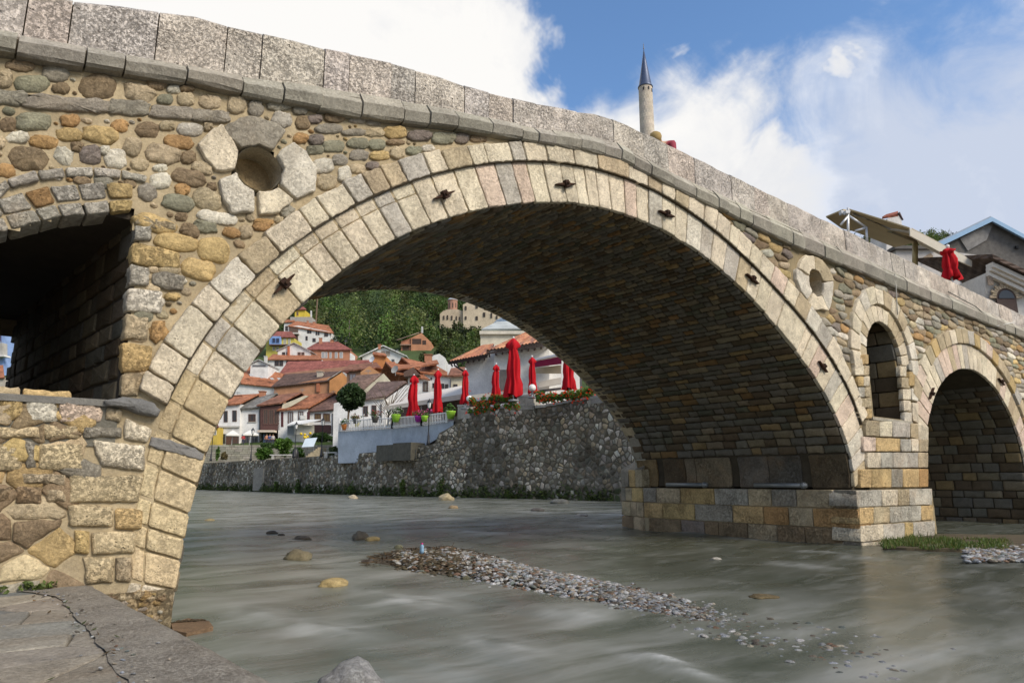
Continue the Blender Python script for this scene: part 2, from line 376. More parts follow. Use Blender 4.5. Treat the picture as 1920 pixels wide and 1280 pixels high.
def voronoi_cells(P, box, K=18):
    """Voronoi cells of points P by half-plane clipping"""
    P = np.asarray(P); n = len(P); cells = []
    gs = max(math.sqrt((box[2]-box[0])*(box[3]-box[1])/max(n, 1)), 1e-3)
    grid = {}
    for i, (x, y) in enumerate(P): grid.setdefault((int(x//gs), int(y//gs)), []).append(i)
    for i in range(n):
        x, y = P[i]; gx, gy = int(x//gs), int(y//gs)
        cand = [j for a in range(-3, 4) for b in range(-3, 4) for j in grid.get((gx+a, gy+b), ()) if j != i]
        if cand:
            d = ((P[cand]-P[i])**2).sum(1); o = np.argsort(d)[:K]; cand = [cand[k] for k in o]
        m = gs*2.2
        poly = [(max(x-m, box[0]), max(y-m, box[1])), (min(x+m, box[2]), max(y-m, box[1])), (min(x+m, box[2]), min(y+m, box[3])), (max(x-m, box[0]), min(y+m, box[3]))]
        for j in cand:
            qx, qy = P[j]; mx, my = (x+qx)/2, (y+qy)/2; nx, ny = qx-x, qy-y
            out = []
            for k in range(len(poly)):
                a = poly[k-1]; b = poly[k]; da = (a[0]-mx)*nx+(a[1]-my)*ny; db = (b[0]-mx)*nx+(b[1]-my)*ny
                if da <= 0: out.append(a)
                if (da < 0) != (db < 0) and da != db:
                    t = da/(da-db); out.append((a[0]+(b[0]-a[0])*t, a[1]+(b[1]-a[1])*t))
                    if da <= 0 and db <= 0: out.pop()
            poly = out
            if len(poly) < 3: break
        cells.append(poly)
    return cells
def scatter(box, spacing, ok=lambda x, y: True, jt=.42, rnd=random, rows=True, var=.25):
    """staggered rows with jitter: courses of rubble"""
    P = []; y = box[1]; k = 0; dx, dy = spacing
    while y < box[3]:
        x = box[0]+rnd.uniform(0, dx)
        while x < box[2]:
            p = (x+rnd.uniform(-jt, jt)*dx, y+rnd.uniform(-jt, jt)*dy)
            if box[0] < p[0] < box[2] and box[1] < p[1] < box[3] and ok(*p): P.append(p)
            x += dx*rnd.uniform(1-var, 1+var*1.6)
        y += dy*rnd.uniform(.85, 1.15); k += 1
    return P
def shrink(poly, g):
    n = len(poly); c = sum((Vector(p) for p in poly), Vector((0, 0)))/n
    return [c+(Vector(p)-c)*max(.2, 1-g/max((Vector(p)-c).length, 1e-6)) for p in poly]
def facefn(Y=0.0, sgn=-1): return lambda s, t, h: (s, Y+sgn*h, t)
def px_poly(L, ox=0, oy=0, sc=1.0, Y=0.0): return [Vector(onface(ox+x*sc, oy+y*sc, Y)) for x, y in L]

bridge = thing('stone_bridge', 'old cream and ochre stone bridge with one great arch over the shallow river', 'bridge', (7, 2.5, 0))
W = 5.05                                     # width of the bridge, front face to far face
tops = [(-22, 3.9), (0,-22),(350,23),(600,85),(750,117),(900,165),(1000,190),(1085,207),(1140,215),(1190,238)]
PT = [(-3.2, 3.15+CZ), (-1.5, 3.42+CZ)]+[onface(*p, .02) for p in tops[1:]]+[(7.8, 5.0+CZ), (9, 4.97+CZ), (13, 4.9+CZ), (16, 4.86+CZ), (20, 4.8+CZ), (30, 4.7+CZ)]
cts = [(0,60),(160,88),(455,145),(600,165),(830,204),(1000,240),(1085,252),(1160,270)]
CT = [(-3.2, 2.82+CZ), (-1.5, 3.05+CZ)]+[onface(*p) for p in cts]+[(7.77, 4.5+CZ), (9.7, 4.46+CZ), (13.4, 4.40+CZ), (18.8, 4.34+CZ), (30, 4.25+CZ)]
cbs = [(0,98),(160,125),(360,155),(480,182),(680,220),(860,242),(1000,265),(1110,285),(1165,300)]
CB = [(-3.2, 2.55+CZ), (-1.5, 2.85+CZ)]+[onface(*p, -.1) for p in cbs]+[(7.76, 4.22+CZ), (9.67, 4.1+CZ), (11, 4.03+CZ), (16, 3.97+CZ), (30, 3.9+CZ)]
def ip(tab):
    xs = [p[0] for p in tab]; ys = [p[1] for p in tab]; return lambda x: float(np.interp(x, xs, ys))
ptop, ctop, cbot = ip(PT), ip(CT), ip(CB)
YP = -.06                                    # face of the outer ring, hood and ashlar

# --- voussoirs of the great arch
ci = [(1605,640),(1500,785),(1405,915),(1310,1060),(1225,1215)]
J = [(x*.328, 400+y*.328) for x, y in ci]+[(x*.3905, 780+y*.3905) for x, y in [(985,180),(950,330),(920,475),(895,590),(870,690),(830,830)]]
J += [(480+x/3, 180+y/3) for x, y in [(260,1170),(385,1050),(485,980),(585,908),(695,850),(785,800),(880,760),(985,718),(1082,680),(1200,655),(1308,628),(1410,615),(1500,608),(1575,603),(1660,603),(1750,607),(1815,612),(1873,618)]]
J += [(1080+x*.328, 200+y*.328) for x, y in [(15,565),(75,570),(137,585),(205,600),(285,612),(350,640),(415,660),(490,700),(563,740),(627,780),(707,835),(768,880),(840,930),(912,990),(972,1045),(1028,1090),(1085,1165),(1150,1240)]]
J += [(1480+x*.4375, 500+y*.4375) for x, y in [(25,375),(50,395),(85,425),(115,475),(150,525),(175,575),(200,625),(222,690),(245,765),(262,825),(270,885)]]
phs = sorted([ang(onface(*p)) for p in J]+[R(167.2)])
phs = [R(23.4)]+[p for i, p in enumerate(phs) if p > R(24.5) and (i == 0 or p-phs[i-1] > .012)]
ring = MB(); rs = random.Random(11)
keycols = ['C']*10+['K']*2+['L']*2+['T']*2+['W']*2
for a0, a1 in zip(phs, phs[1:]):
    if a1-a0 < .012: continue
    am = (a0+a1)/2; Rr = rI(am); g = .0065/Rr
    c = PAL[rs.choice(keycols)]
    if am > R(150): c = PAL[rs.choice('CQQC')]
    c = jit(c, .1, rs)
    b0, b1 = a0+g, a1-g
    if am > R(123):           # low on the left the ring shows a worn seam: a narrow outer strip and the block
        q0 = [(rI(b0), b0), (rI(b1), b1)]; k = .72
        P1 = [pol(rI(b0)-.0, b0), pol(rI(b1), b1), pol(rI(b1)+(rM(b1)-rI(b1))*k, b1), pol(rI(b0)+(rM(b0)-rI(b0))*k, b0)]
        P2 = [pol(rI(b0)+(rM(b0)-rI(b0))*(k+.008), b0), pol(rI(b1)+(rM(b1)-rI(b1))*(k+.008), b1), pol(rM(b1)-.004, b1), pol(rM(b0)-.004, b0)]
        stone(ring, outline(P1, .07, .003, rnd=rs), facefn(.0), .012, c, .016, .06, .003, .25, rnd=rs)
        stone(ring, outline(P2, .07, .003, rnd=rs), facefn(.0), .002, jit(c, .08, rs), .016, .06, .003, .25, rnd=rs)
    else:
        P1 = [pol(rI(b0)-rs.uniform(-.012, .008), b0), pol(rI(b1)-rs.uniform(-.01, .01), b1), pol(rM(b1)+.02, b1), pol(rM(b0)+.02, b0)]
        stone(ring, outline(P1, .05, .006, rnd=rs), facefn(.0), .008+rs.uniform(-.005, .006), c, .014, .05, .003, .25, rnd=rs)
ring.build('arch_ring', M['vouss'], bridge, True)
rb_ = MB()
for k in range(200):
    a0, a1 = R(23.4)+(R(167.2)-R(23.4))*k/200, R(23.4)+(R(167.2)-R(23.4))*(k+1)/200
    q = [pol(rI(a0)+.012, a0), pol(rI(a1)+.012, a1), pol(rM(a1)-.002, a1), pol(rM(a0)-.002, a0)]
    rb_.poly([(p[0], .010, p[1]) for p in q])
rb_.build('arch_ring_joints', M['mortar_brown'], bridge)
# --- outer ring, standing proud of the inner one
hood = MB(); a = R(30.6); rs = random.Random(5)
HJ = [(480+x/3, 180+y/3) for x, y in [(100,880),(300,745),(400,690),(545,605),(645,560),(742,515),(835,478),(968,438),(1062,413),(1205,388),(1295,383),(1435,372),(1510,372),(1630,376),(1778,384),(1910,402)]]
HJ += [(x*.328, 400+y*.328) for x, y in [(1585,220),(1445,350),(1300,515),(1205,620),(1070,835),(985,985),(930,1090),(885,1175)]]
HJ += [(1080+x*.328, 200+y*.328) for x, y in [(110,350),(285,400),(395,440),(475,480),(550,530),(625,590),(715,640),(785,690),(860,740),(910,780),(980,840),(1040,900),(1105,970),(1180,1040),(1245,1110),(1305,1200)]]
ha = sorted([ang(onface(*p)) for p in HJ]); ha = [h for i, h in enumerate(ha) if i == 0 or h-ha[i-1] > .02]
x = ha[0]; pre = []
while x > R(33): x -= R(rs.uniform(2.6, 3.6)); pre.append(x)
ha = sorted(pre+ha)
for a0, a1 in zip(ha, ha[1:]):
    am = (a0+a1)/2; g = .007/rM(am); b0, b1 = a0+g, a1-g
    c = jit(PAL[rs.choice('CCCCTKLWCT')], .1, rs)
    e = rs.uniform(-.015, .02)
    P1 = [pol(rM(b0)+.004, b0), pol(rM(b1)+.004, b1), pol(rO(b1)+e, b1), pol(rO(b0)+rs.uniform(-.015, .02), b0)]
    stone(hood, outline(P1, .05, .007, rnd=rs), facefn(0), -YP+rs.uniform(-.006, .008), c, .016, .06, .003, .3, rnd=rs)
hood.build('hood_ring', M['vouss'], bridge, True)
jb = MB(); na_ = 160  # dark strip under the hood: its shade and dirt put into colour
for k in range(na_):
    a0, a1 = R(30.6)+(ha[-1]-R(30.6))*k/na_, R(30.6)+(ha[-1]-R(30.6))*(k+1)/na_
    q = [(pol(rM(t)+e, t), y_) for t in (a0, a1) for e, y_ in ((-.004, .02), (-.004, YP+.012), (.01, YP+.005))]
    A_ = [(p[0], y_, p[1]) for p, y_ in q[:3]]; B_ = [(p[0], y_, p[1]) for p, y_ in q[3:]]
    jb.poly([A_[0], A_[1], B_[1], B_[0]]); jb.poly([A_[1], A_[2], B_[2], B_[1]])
jb.build('ring_shade_strip', M['mortar_dark'], bridge)

# --- side arch, its ring and hood (centre C2)
C2 = (18.85, -.3+CZ)
def tab_r(pts, c):
    q = sorted((ang(p, c), math.hypot(p[0]-c[0], p[1]-c[1])) for p in pts); return lambda a: float(np.interp(a, [x[0] for x in q], [x[1] for x in q]))
r2i = tab_r([(15.61,-.19+CZ),(15.72,.44+CZ),(15.95,1.11+CZ),(16.35,1.62+CZ),(16.98,2.12+CZ),(17.8,2.47+CZ),(18.57,2.62+CZ),(19.6,2.58+CZ),(20.5,2.3+CZ),(21.3,1.75+CZ),(21.8,1.1+CZ),(22.02,.3+CZ),(22.05,-.2+CZ)], C2)
r2m = lambda a: r2i(a)+.60; r2o = lambda a: r2i(a)+.96
arch2 = MB(); rs = random.Random(8)
n2 = 34
for k in range(n2):
    a0, a1 = math.pi*k/n2+.003, math.pi*(k+1)/n2-.003
    c = jit(PAL[rs.choice('CCLTCKC')], .1, rs)
    lo = max(0, .6)
    P1 = [pol(r2i(a0), a0, C2), pol(r2i(a1), a1, C2), pol(r2m(a1), a1, C2), pol(r2m(a0), a0, C2)]
    if a1 > R(166): continue
    stone(arch2, outline(P1, .1, .004, rnd=rs), facefn(0), .01, c, .015, .05, .003, .25, rnd=rs)
n2 = 30
for k in range(n2):
    a0, a1 = math.pi*k/n2+.003, math.pi*(k+1)/n2-.003
    if a1 > R(150): continue
    c = jit(PAL[rs.choice('CTLKYCT')], .1, rs)
    P1 = [pol(r2m(a0)+.01, a0, C2), pol(r2m(a1)+.01, a1, C2), pol(r2o(a1)+rs.uniform(-.02, .02), a1, C2), pol(r2o(a0)+rs.uniform(-.02, .02), a0, C2)]
    stone(arch2, outline(P1, .1, .004, rnd=rs), facefn(0), .075, c, .018, .3, .003, .3, rnd=rs)
arch2.build('side_arch_ring', M['vouss'], bridge, True)

# --- arched window in the pier
C3 = (14.25, 2.38+CZ); WR = .77
win = MB(); rs = random.Random(9)
for (ra, rb, n, hh, lo, hi) in ((WR, 1.12, 13, .02, -.05, math.pi+.05), (1.13, 1.46, 13, .07, -.18, math.pi+.25)):
    for k in range(n):
        a0 = lo+(hi-lo)*k/n+.008; a1 = lo+(hi-lo)*(k+1)/n-.008
        c = jit(PAL[rs.choice('CWCCT')], .08, rs)
        P1 = [pol(ra, a0, C3), pol(ra, a1, C3), pol(rb+rs.uniform(-.04, .04), a1, C3), pol(rb+rs.uniform(-.04, .04), a0, C3)]
        stone(win, outline(P1, .08, .004, rnd=rs), facefn(0), hh, c, .016, .07, .003, .3, rnd=rs)
win.build('window_arch', M['vouss'], bridge, True)

# --- ashlar of the pier front
ash = MB(); rs = random.Random(3)
def row(mb, ytl, ytr, ybl, ybr, xs, cols, ox, oy, sc, Y=YP, hh=.0, gap=.007, back=.1):
    """one course, x breaks in crop pixels"""
    x0, x1 = xs[0], xs[-1]
    for i, c in enumerate(cols):
        L = []
        for (xx, top) in ((xs[i], 1), (xs[i+1], 1), (xs[i+1], 0), (xs[i], 0)):
            t = (xx-x0)/(x1-x0); yy = (ytl+(ytr-ytl)*t) if top else (ybl+(ybr-ybl)*t)
            L.append(Vector(onface(ox+xx*sc, oy+yy*sc, Y)))
        L = shrink_quad(L, gap)
        col = jit(PAL[c], .1, rs)
        stone(mb, outline(L, .12, .004, rnd=rs), facefn(Y), .006+hh+rs.uniform(-.005, .005), col, .016, back, .003, .25, rnd=rs)
def shrink_quad(L, g):
    c = sum(L, Vector((0, 0)))/4; return [p-Vector((math.copysign(g, p.x-c.x), math.copysign(g, p.y-c.y))) for p in L]
A3 = (1600, 540, .328)
PAL['U'] = (.60, .42, .20); PAL['V'] = (.52, .31, .13)
row(ash, 1032, 1030, 1142, 1138, [40,106,218,283,376,428], 'UUGUV', *A3)
row(ash, 937, 937, 1029, 1027, [80,158,227,311,370,426], 'CLLLT', *A3)
row(ash, 846, 862, 934, 935, [58,130,270,331], 'KULC'[:3], *A3)
row(ash, 752, 765, 846, 856, [70,150,225,326], 'TCL', *A3)
row(ash, 857, 862, 934, 936, [333,375,428], 'CT', *A3)
row(ash, 765, 790, 853, 890, [328,372,430], 'TC', *A3)
# jambs
for i, (x0, x1, x2) in enumerate([(5,35,86),(8,60,90),(28,60,93),(30,66,98),(42,45,103),(50,52,108)]):
    y = 378+i*62; 
    if x1-x0 < 12: row(ash, y, y, y+60, y+60, [x0, x2], 'KTU'[i % 3], *A3)
    else: row(ash, y, y, y+60, y+60, [x0, x1, x2], ['UU', 'CT', 'YC', 'LT', 'CC', 'KT'][i], *A3)
for i in range(5):
    y = 440+i*66; row(ash, y, y+4, y+64, y+68, [[272,310],[279,330],[287,334],[292,333],[298,340]][i], 'CTCCW'[i], *A3, hh=-.02)
row(ash, 430, 436, 470, 474, [318,368], 'L', *A3)
row(ash, 475, 480, 560, 565, [318,350,378], 'YT', *A3)
row(ash, 570, 575, 640, 650, [335,372], 'W', *A3)
row(ash, 650, 655, 760, 775, [340,372], 'C', *A3)
ash.build('pier_ashlar', M['ashlar'], bridge, True)

# --- pier base: front, river side and cutwater
base = MB(); rs = random.Random(4)
BY = -.13
A3c = (1480, 500, .4375)
def bx_(px, py): return onface(px, py, BY)
rows_front = [((957,948),(1030,1020),[290,397,466,514,610],'LCTL'), ((1030,1020),(1105,1085),[300,360,432,566,618],'UTLU'), ((1107,1087),(1180,1152),[305,404,495,530,624],'CLYL'), ((1182,1174),(1206,1192),[312,362,406],'CC')]
for (yt, yb, xs, cols) in rows_front:
    row(base, yt[0], yt[1], yb[0], yb[1], xs, cols, *A3c, Y=BY, back=.5)
bxl = onface(1607, 918, BY)[0]; btop = onface(1607, 918, BY)[1]
SX = bxl+.0                                    # the river side of the base is the plane x = SX
def side_pt(px, py, X=SX):                     # (y, z) on the plane x = X
    r, a = ray(px, py); t = X/r.x; return (-6+r.y*t, CZ+r.z*t)
ys4 = [[232,320,480,705,930,1085,1250,1500,1662],[235,360,570,820,1025,1190,1350,1682],[260,475,630,720,915,1105,1290,1535,1688]]
zr = [btop, btop-.33, btop-.67, -.05, -.5]
cols4 = ['GTYLTGTG', 'UYGUVTV', 'BPBBTBB'+'G']
for r_ in range(3):
    yy = [side_pt(1140+x*.28125, 918)[0] for x in ys4[r_]]
    yy[-1] = BY+.003
    for i in range(len(yy)-1):
        P1 = [Vector((yy[i]-.006, zr[r_]-.006)), Vector((yy[i+1]+.006, zr[r_]-.006)), Vector((yy[i+1]+.006, zr[r_+1]+.006)), Vector((yy[i]-.006, zr[r_+1]+.006))]
        stone(base, outline(P1, .15, .004, rnd=rs), lambda s, t, h: (SX-h, s, t), .004+rs.uniform(-.004, .004), jit(PAL[cols4[r_][i]], .1, rs), .016, .4, .003, .25, rnd=rs)
yE = side_pt(1140+232*.28125, 918)[0]
apex = Vector((13.55, 8.6)); E0 = Vector((SX, yE)); E1 = Vector((SX+.45, 5.85)); E2 = Vector((14.1, 6.6)); E3 = Vector((15.6, 5.9))
for P0, P1_ in ((E0, E1), (E1, E2), (E2, E3)):
    d = P1_-P0; L = d.length; d.normalize(); nn = Vector((-d.y, d.x)); nn = nn if nn.x*(P0.x-14) > 0 or nn.y > 0 else -nn
    if nn.dot((P0+P1_)/2-Vector((14, 3))) < 0: nn = -nn
    for r_ in range(4):
        ztop = btop+.42 if r_ == 0 else zr[r_-1]; zbot = btop if r_ == 0 else zr[r_]
        s = 0
        while s < L-.05:
            e = min(L, s+rs.uniform(.3, .6)); e = L if L-e < .2 else e
            Q = [Vector((s+.006, ztop-.006)), Vector((e-.006, ztop-.006)), Vector((e-.006, zbot+.006)), Vector((s+.006, zbot+.006))]
            stone(base, outline(Q, .15, .005, rnd=rs), lambda s_, t, h: (P0.x+d.x*s_+nn.x*h, P0.y+d.y*s_+nn.y*h, t), .006, jit(PAL[rs.choice('GTYBGT')], .12, rs), .02, .3, .004, .3, rnd=rs)
            s = e
    # sloping cap stones of the cutwater
    q = [(P0.x, P0.y, btop+.42), (P1_.x, P1_.y, btop+.42), (14.2, 5.0, btop+.95), (13.2, 5.0, btop+.95)]
    base.prism(q, (0, 0, -.06), PAL['G'])
base.build('pier_base', M['ashlar'], bridge, True)
core = MB()          # the solid heart behind the facing stones
core.prism([(SX+.03, BY+.03, -.6), (15.42, BY+.03, -.6), (15.42, 5.0, -.6), (14.05, 6.5, -.6), (SX+.5, 5.8, -.6), (SX+.03, yE, -.6)], (0, 0, btop+.6-.01), (.1, .085, .06))
core.prism([(SX+.08, 4.9, btop), (14.9, 5.0, btop), (14.05, 6.45, btop), (SX+.52, 5.78, btop)], (0, 0, .4), (.1, .085, .06))
core.build('pier_core', M['mortar'], bridge)

# --- vault of the great arch: stones laid along the barrel
spring = MB(); vault = MB(); vback = MB(); rs = random.Random(21)
al = np.linspace(R(23.4), R(167), 400)
pts = np.array([pol(rI(a), a) for a in al]); ds = np.r_[0, np.cumsum(np.hypot(*np.diff(pts, axis=0).T))]
S = ds[-1]
def vpt(s, y, h):
    a = float(np.interp(s, ds, al)); p = pol(rI(a)-h, a); return (p[0], y, p[1])
SPR = (btop-.02)
# straight skirt between springing and base, then the curve
s = .62
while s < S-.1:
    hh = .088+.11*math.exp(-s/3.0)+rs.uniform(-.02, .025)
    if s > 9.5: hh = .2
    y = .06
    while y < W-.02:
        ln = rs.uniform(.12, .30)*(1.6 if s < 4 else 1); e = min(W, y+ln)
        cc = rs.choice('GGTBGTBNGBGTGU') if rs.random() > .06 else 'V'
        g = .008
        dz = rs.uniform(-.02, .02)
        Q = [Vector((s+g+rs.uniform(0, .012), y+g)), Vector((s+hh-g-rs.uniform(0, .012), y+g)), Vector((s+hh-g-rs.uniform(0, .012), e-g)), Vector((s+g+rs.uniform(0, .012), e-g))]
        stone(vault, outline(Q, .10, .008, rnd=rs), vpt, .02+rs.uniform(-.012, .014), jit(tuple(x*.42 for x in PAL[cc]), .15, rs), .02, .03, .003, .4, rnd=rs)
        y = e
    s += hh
# smooth course at the springing with its slots
slots = [side_pt(1140+x*.28125, 900, 12.47)[0] for x in (355, 852, 1325)]
y = .02; edges = [.06, slots[2]-.09, slots[2]+.09, (slots[1]+slots[2])/2, slots[1]-.09, slots[1]+.09, (slots[0]+slots[1])/2, slots[0]-.7, slots[0]-.09, slots[0]+.09, 5.05]
edges = [.06]+sorted(e for e in edges if e > .07)
for e0, e1 in zip(edges, edges[1:]):
    if abs((e0+e1)/2-slots[0]) < .03 or abs((e0+e1)/2-slots[1]) < .03 or abs((e0+e1)/2-slots[2]) < .03: continue
    Q = [Vector((.0, e0+.006)), Vector((.6, e0+.006)), Vector((.6, e1-.006)), Vector((.0, e1-.006))]
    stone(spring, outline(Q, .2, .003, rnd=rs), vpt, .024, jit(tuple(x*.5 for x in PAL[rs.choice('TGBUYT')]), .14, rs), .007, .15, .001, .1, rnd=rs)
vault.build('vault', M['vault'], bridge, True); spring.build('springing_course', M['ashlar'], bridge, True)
na = 70
for k in range(na):
    a0 = R(23.4)+(R(167)-R(23.4))*k/na; a1 = R(23.4)+(R(167)-R(23.4))*(k+1)/na
    p0, p1 = pol(rI(a0)+.012, a0), pol(rI(a1)+.012, a1); q0, q1 = pol(rI(a0)+.3, a0), pol(rI(a1)+.3, a1)
    for (u, v) in ((p0, p1), (q0, q1)): vback.poly([(u[0], .03, u[1]), (v[0], .03, v[1]), (v[0], W, v[1]), (u[0], W, u[1])])
for k, (yy0, yy1) in enumerate(zip([.05]+[s_+.09 for s_ in sorted(slots)], [s_-.09 for s_ in sorted(slots)]+[5.05])):
    vback.box((12.5, yy0, btop-.01), (.5, 0, 0), (0, yy1-yy0, 0), (0, 0, .62))
vback.box((12.85, .3, btop-.01), (.3, 0, 0), (0, 4.7, 0), (0, 0, 1.3))
# side arch barrel and the far jamb of the window, in the same mortar
for k in range(30):
    a0, a1 = math.pi*k/30, math.pi*(k+1)/30
    p0, p1 = pol(r2i(a0)+.02, a0, C2), pol(r2i(a1)+.02, a1, C2)
    vback.poly([(p0[0], .03, p0[1]), (p1[0], .03, p1[1]), (p1[0], W, p1[1]), (p0[0], W, p0[1])])
vback.box((22.06, .1, -.6), (.4, 0, 0), (0, W-.1, 0), (0, 0, 1.5))
vback.build('vault_mortar', M['mortar_dark'], bridge)
v2 = MB()
r2tab = [pol(r2i(a), a, C2) for a in np.linspace(-.0, R(60), 40)]
d2 = np.r_[0, np.cumsum(np.hypot(*np.diff(np.array(r2tab), axis=0).T))]
def v2pt(s, y, h):
    if s < 1.4: return (22.04-h, y, -.6+s*(C2[1]+.6)/1.4)
    a = float(np.interp(s-1.4, d2, np.linspace(0, R(60), 40))); p = pol(r2i(a)-h, a, C2); return (p[0], y, p[1])
s = 0
while s < 1.4+d2[-1]-.1:
    hh = rs.uniform(.18, .3); y = .06
    while y < W:
        e = y+rs.uniform(.25, .6)
        Q = [Vector((s+.01, y+.01)), Vector((s+hh-.01, y+.01)), Vector((s+hh-.01, e-.01)), Vector((s+.01, e-.01))]
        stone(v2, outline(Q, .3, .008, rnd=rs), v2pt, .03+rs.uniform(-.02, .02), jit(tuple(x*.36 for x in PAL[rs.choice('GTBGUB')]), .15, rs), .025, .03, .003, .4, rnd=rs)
        y = e
    s += hh
for z0, z1 in ((-.6, -.02+CZ), ):      # low on the left of the side arch
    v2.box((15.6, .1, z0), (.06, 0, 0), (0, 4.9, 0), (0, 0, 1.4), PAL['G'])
# inside the window: blocks on the right-hand jamb
z = 1.17+CZ; 
while z < 3.1+CZ:
    hh = rs.uniform(.26, .36); y = .08
    while y < 2.4:
        e = y+rs.uniform(.3, .6); xw = 15.0
        Q = [Vector((y+.008, z+.008)), Vector((e-.008, z+.008)), Vector((e-.008, z+hh-.008)), Vector((y+.008, z+hh-.008))]
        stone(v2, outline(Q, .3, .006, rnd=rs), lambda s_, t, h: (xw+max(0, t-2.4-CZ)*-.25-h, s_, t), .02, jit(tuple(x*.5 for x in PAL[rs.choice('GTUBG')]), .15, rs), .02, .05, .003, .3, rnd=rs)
        y = e
    z += hh
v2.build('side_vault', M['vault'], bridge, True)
wl = MB()
wl.box((13.4, .05, 1.1+CZ), (1.8, 0, 0), (0, 3, 0), (0, 0, .07)); wl.box((15.03, .03, 1.1+CZ), (.3, 0, 0), (0, 2.87, 0), (0, 0, 2.2)); wl.box((13.1, .03, 1.1+CZ), (.32, 0, 0), (0, 2.87, 0), (0, 0, 2.2)); wl.box((13.1, 2.5, 1.1+CZ), (2.2, 0, 0), (0, .2, 0), (0, 0, 2.4)); wl.box((13.1, .3, 3.2+CZ), (2.2, 0, 0), (0, 2.4, 0), (0, 0, .2))
wl.build('window_niche', M['mortar_dark'], bridge)
# pipes and slots on the springing
for (xa, xb) in ((370, 640), (955, 1305)):
    mb = MB(); ya, yb = side_pt(1140+xa*.28125, 914, 12.2)[0], side_pt(1140+xb*.28125, 914, 12.2)[0]
    mb.tube([(12.32, ya, btop+.07), (12.32, yb, btop+.07)], .045, (.2, .21, .21), 12)
    mb.tube([(12.32, yb+.1, btop+.07), (12.32, yb+.04, btop+.07)], .06, (.2, .21, .21), 12)
    mb.build('drain_pipe', M['metal'], bridge, True)

# --- left opening: segmental arch of grey blocks, jambs and blocks below the sill
lo = MB(); rs = random.Random(17)
jt = [((-130,1180),(-90,1330)), ((-20,1120),(60,1290)), ((130,1080),(240,1250)), ((275,1045),(350,1225)), ((435,1035),(485,1212)), ((590,1022),(622,1203)), ((757,1030),(742,1190))]
for i, ((t0, b0), (t1, b1)) in enumerate(zip(jt, jt[1:])):
    T0, B0, T1, B1 = [Vector(onface(p[0]/3, p[1]/3)) for p in (t0, b0, t1, b1)]
    for k0, k1 in ((0, .55), (.57, 1)):
        Q = [T0.lerp(B0, k0), T1.lerp(B1, k0), T1.lerp(B1, k1), T0.lerp(B0, k1)]
        c = jit(PAL['Y' if i == 5 else ('O' if (i == 2 and k0 == 0) else 'L')], .12, rs); c = tuple(x*.8 for x in c)
        stone(lo, outline(shrink_quad(Q, .006), .06, .005, rnd=rs), facefn(.0), .018, c, .018, .3, .004, .3, rnd=rs)
hj = [(-100,1130,-60,1180),(-60,1090,-20,1130),(38,1015,60,1065),(203,965,225,1025),(362,950,372,1003),(522,945,530,1003),(680,962,678,1010),(832,998,822,1035)]
for (x0, y0, x1, y1), (x2, y2, x3, y3) in zip(hj, hj[1:]):
    Q = px_poly([(x0+5, y0), (x2-5, y2), (x3-5, y3-4), (x1+5, y1-4)], 0, 0, 1/3)
    stone(lo, outline(Q, .05, .004, rnd=rs), facefn(.0), .035, jit(PAL['L'], .12, rs), .015, .25, .003, .4, rnd=rs)
A7 = (0, 400, .328)
def handblock(mb, L, c, fr, hh=.02, Y=0.0, bev=.02, seg=.05, j=.006):
    Q = px_poly(L, *fr, Y)
    stone(mb, outline(Q, seg, j, rnd=rs), facefn(Y), hh, jit(PAL[c], .08, rs), bev, .2, .005, .35, rnd=rs)
for L, c in [([(768,0),(1000,60),(1003,98),(880,100),(770,62)],'T'), ([(766,72),(868,72),(872,158),(764,160)],'L'), ([(755,168),(895,190),(1028,225),(1028,320),(805,300),(750,280)],'Y'),
             ([(740,290),(850,310),(858,362),(850,415),(735,415)],'L'), ([(866,345),(950,330),(1055,360),(1050,440),(960,450),(866,410)],'G'), ([(728,425),(925,445),(928,575),(720,560)],'W'),
             ([(718,570),(845,590),(850,660),(840,725),(706,720)],'T'), ([(870,612),(950,615),(940,700),(885,750),(848,715)],'O'), ([(693,735),(870,760),(868,860),(840,905),(692,910)],'Y'), ([(690,925),(832,905),(800,1000),(780,1045),(690,1045)],'T'),
             ([(140,1060),(325,1062),(330,1195),(150,1190)],'W'), ([(335,1062),(560,1070),(590,1130),(575,1190),(335,1195)],'K'), ([(605,1112),(698,1122),(690,1195),(600,1180)],'T'), ([(-20,1055),(130,1060),(138,1140),(60,1190),(-20,1185)],'Y'), ([(-60,1050),(-25,1055),(-25,1185),(-60,1185)],'T')]:
    handblock(lo, L, c, A7, .03)
A8 = (0, 780, .3905)
for L, c in [([(-40,50),(195,52),(200,105),(-40,112)],'Q'), ([(205,40),(383,45),(385,108),(208,112)],'Q'), ([(392,48),(585,55),(585,104),(395,108)],'G'), ([(-60,130),(105,135),(112,262),(-60,268)],'Q'),
             ([(180,130),(400,128),(402,262),(180,258)],'Q'), ([(440,112),(700,140),(695,265),(480,240)],'C'), ([(330,278),(694,282),(665,412),(325,418)],'Q'), ([(600,10),(735,60),(708,132),(590,108)],'C'),
             ([(118,118),(172,125),(172,255),(120,262)],'G'), ([(325,422),(545,430),(545,532),(330,530)],'Q'), ([(552,440),(686,446),(680,545),(550,545)],'U'), ([(-40,340),(60,335),(65,410),(-40,420)],'B'),
             ([(440,552),(660,552),(652,660),(436,660)],'Q'), ([(400,672),(545,674),(545,800),(410,805)],'Q'), ([(552,674),(640,676),(630,800),(552,795)],'T'), ([(215,345),(318,345),(320,410),(222,415)],'T'),
             ([(72,330),(205,340),(205,420),(75,425)],'B'), ([(355,545),(430,548),(428,660),(350,655)],'Y'), ([(100,270),(315,278),(318,335),(100,322)],'T')]:
    handblock(lo, L, c, A8, .035, bev=.03)
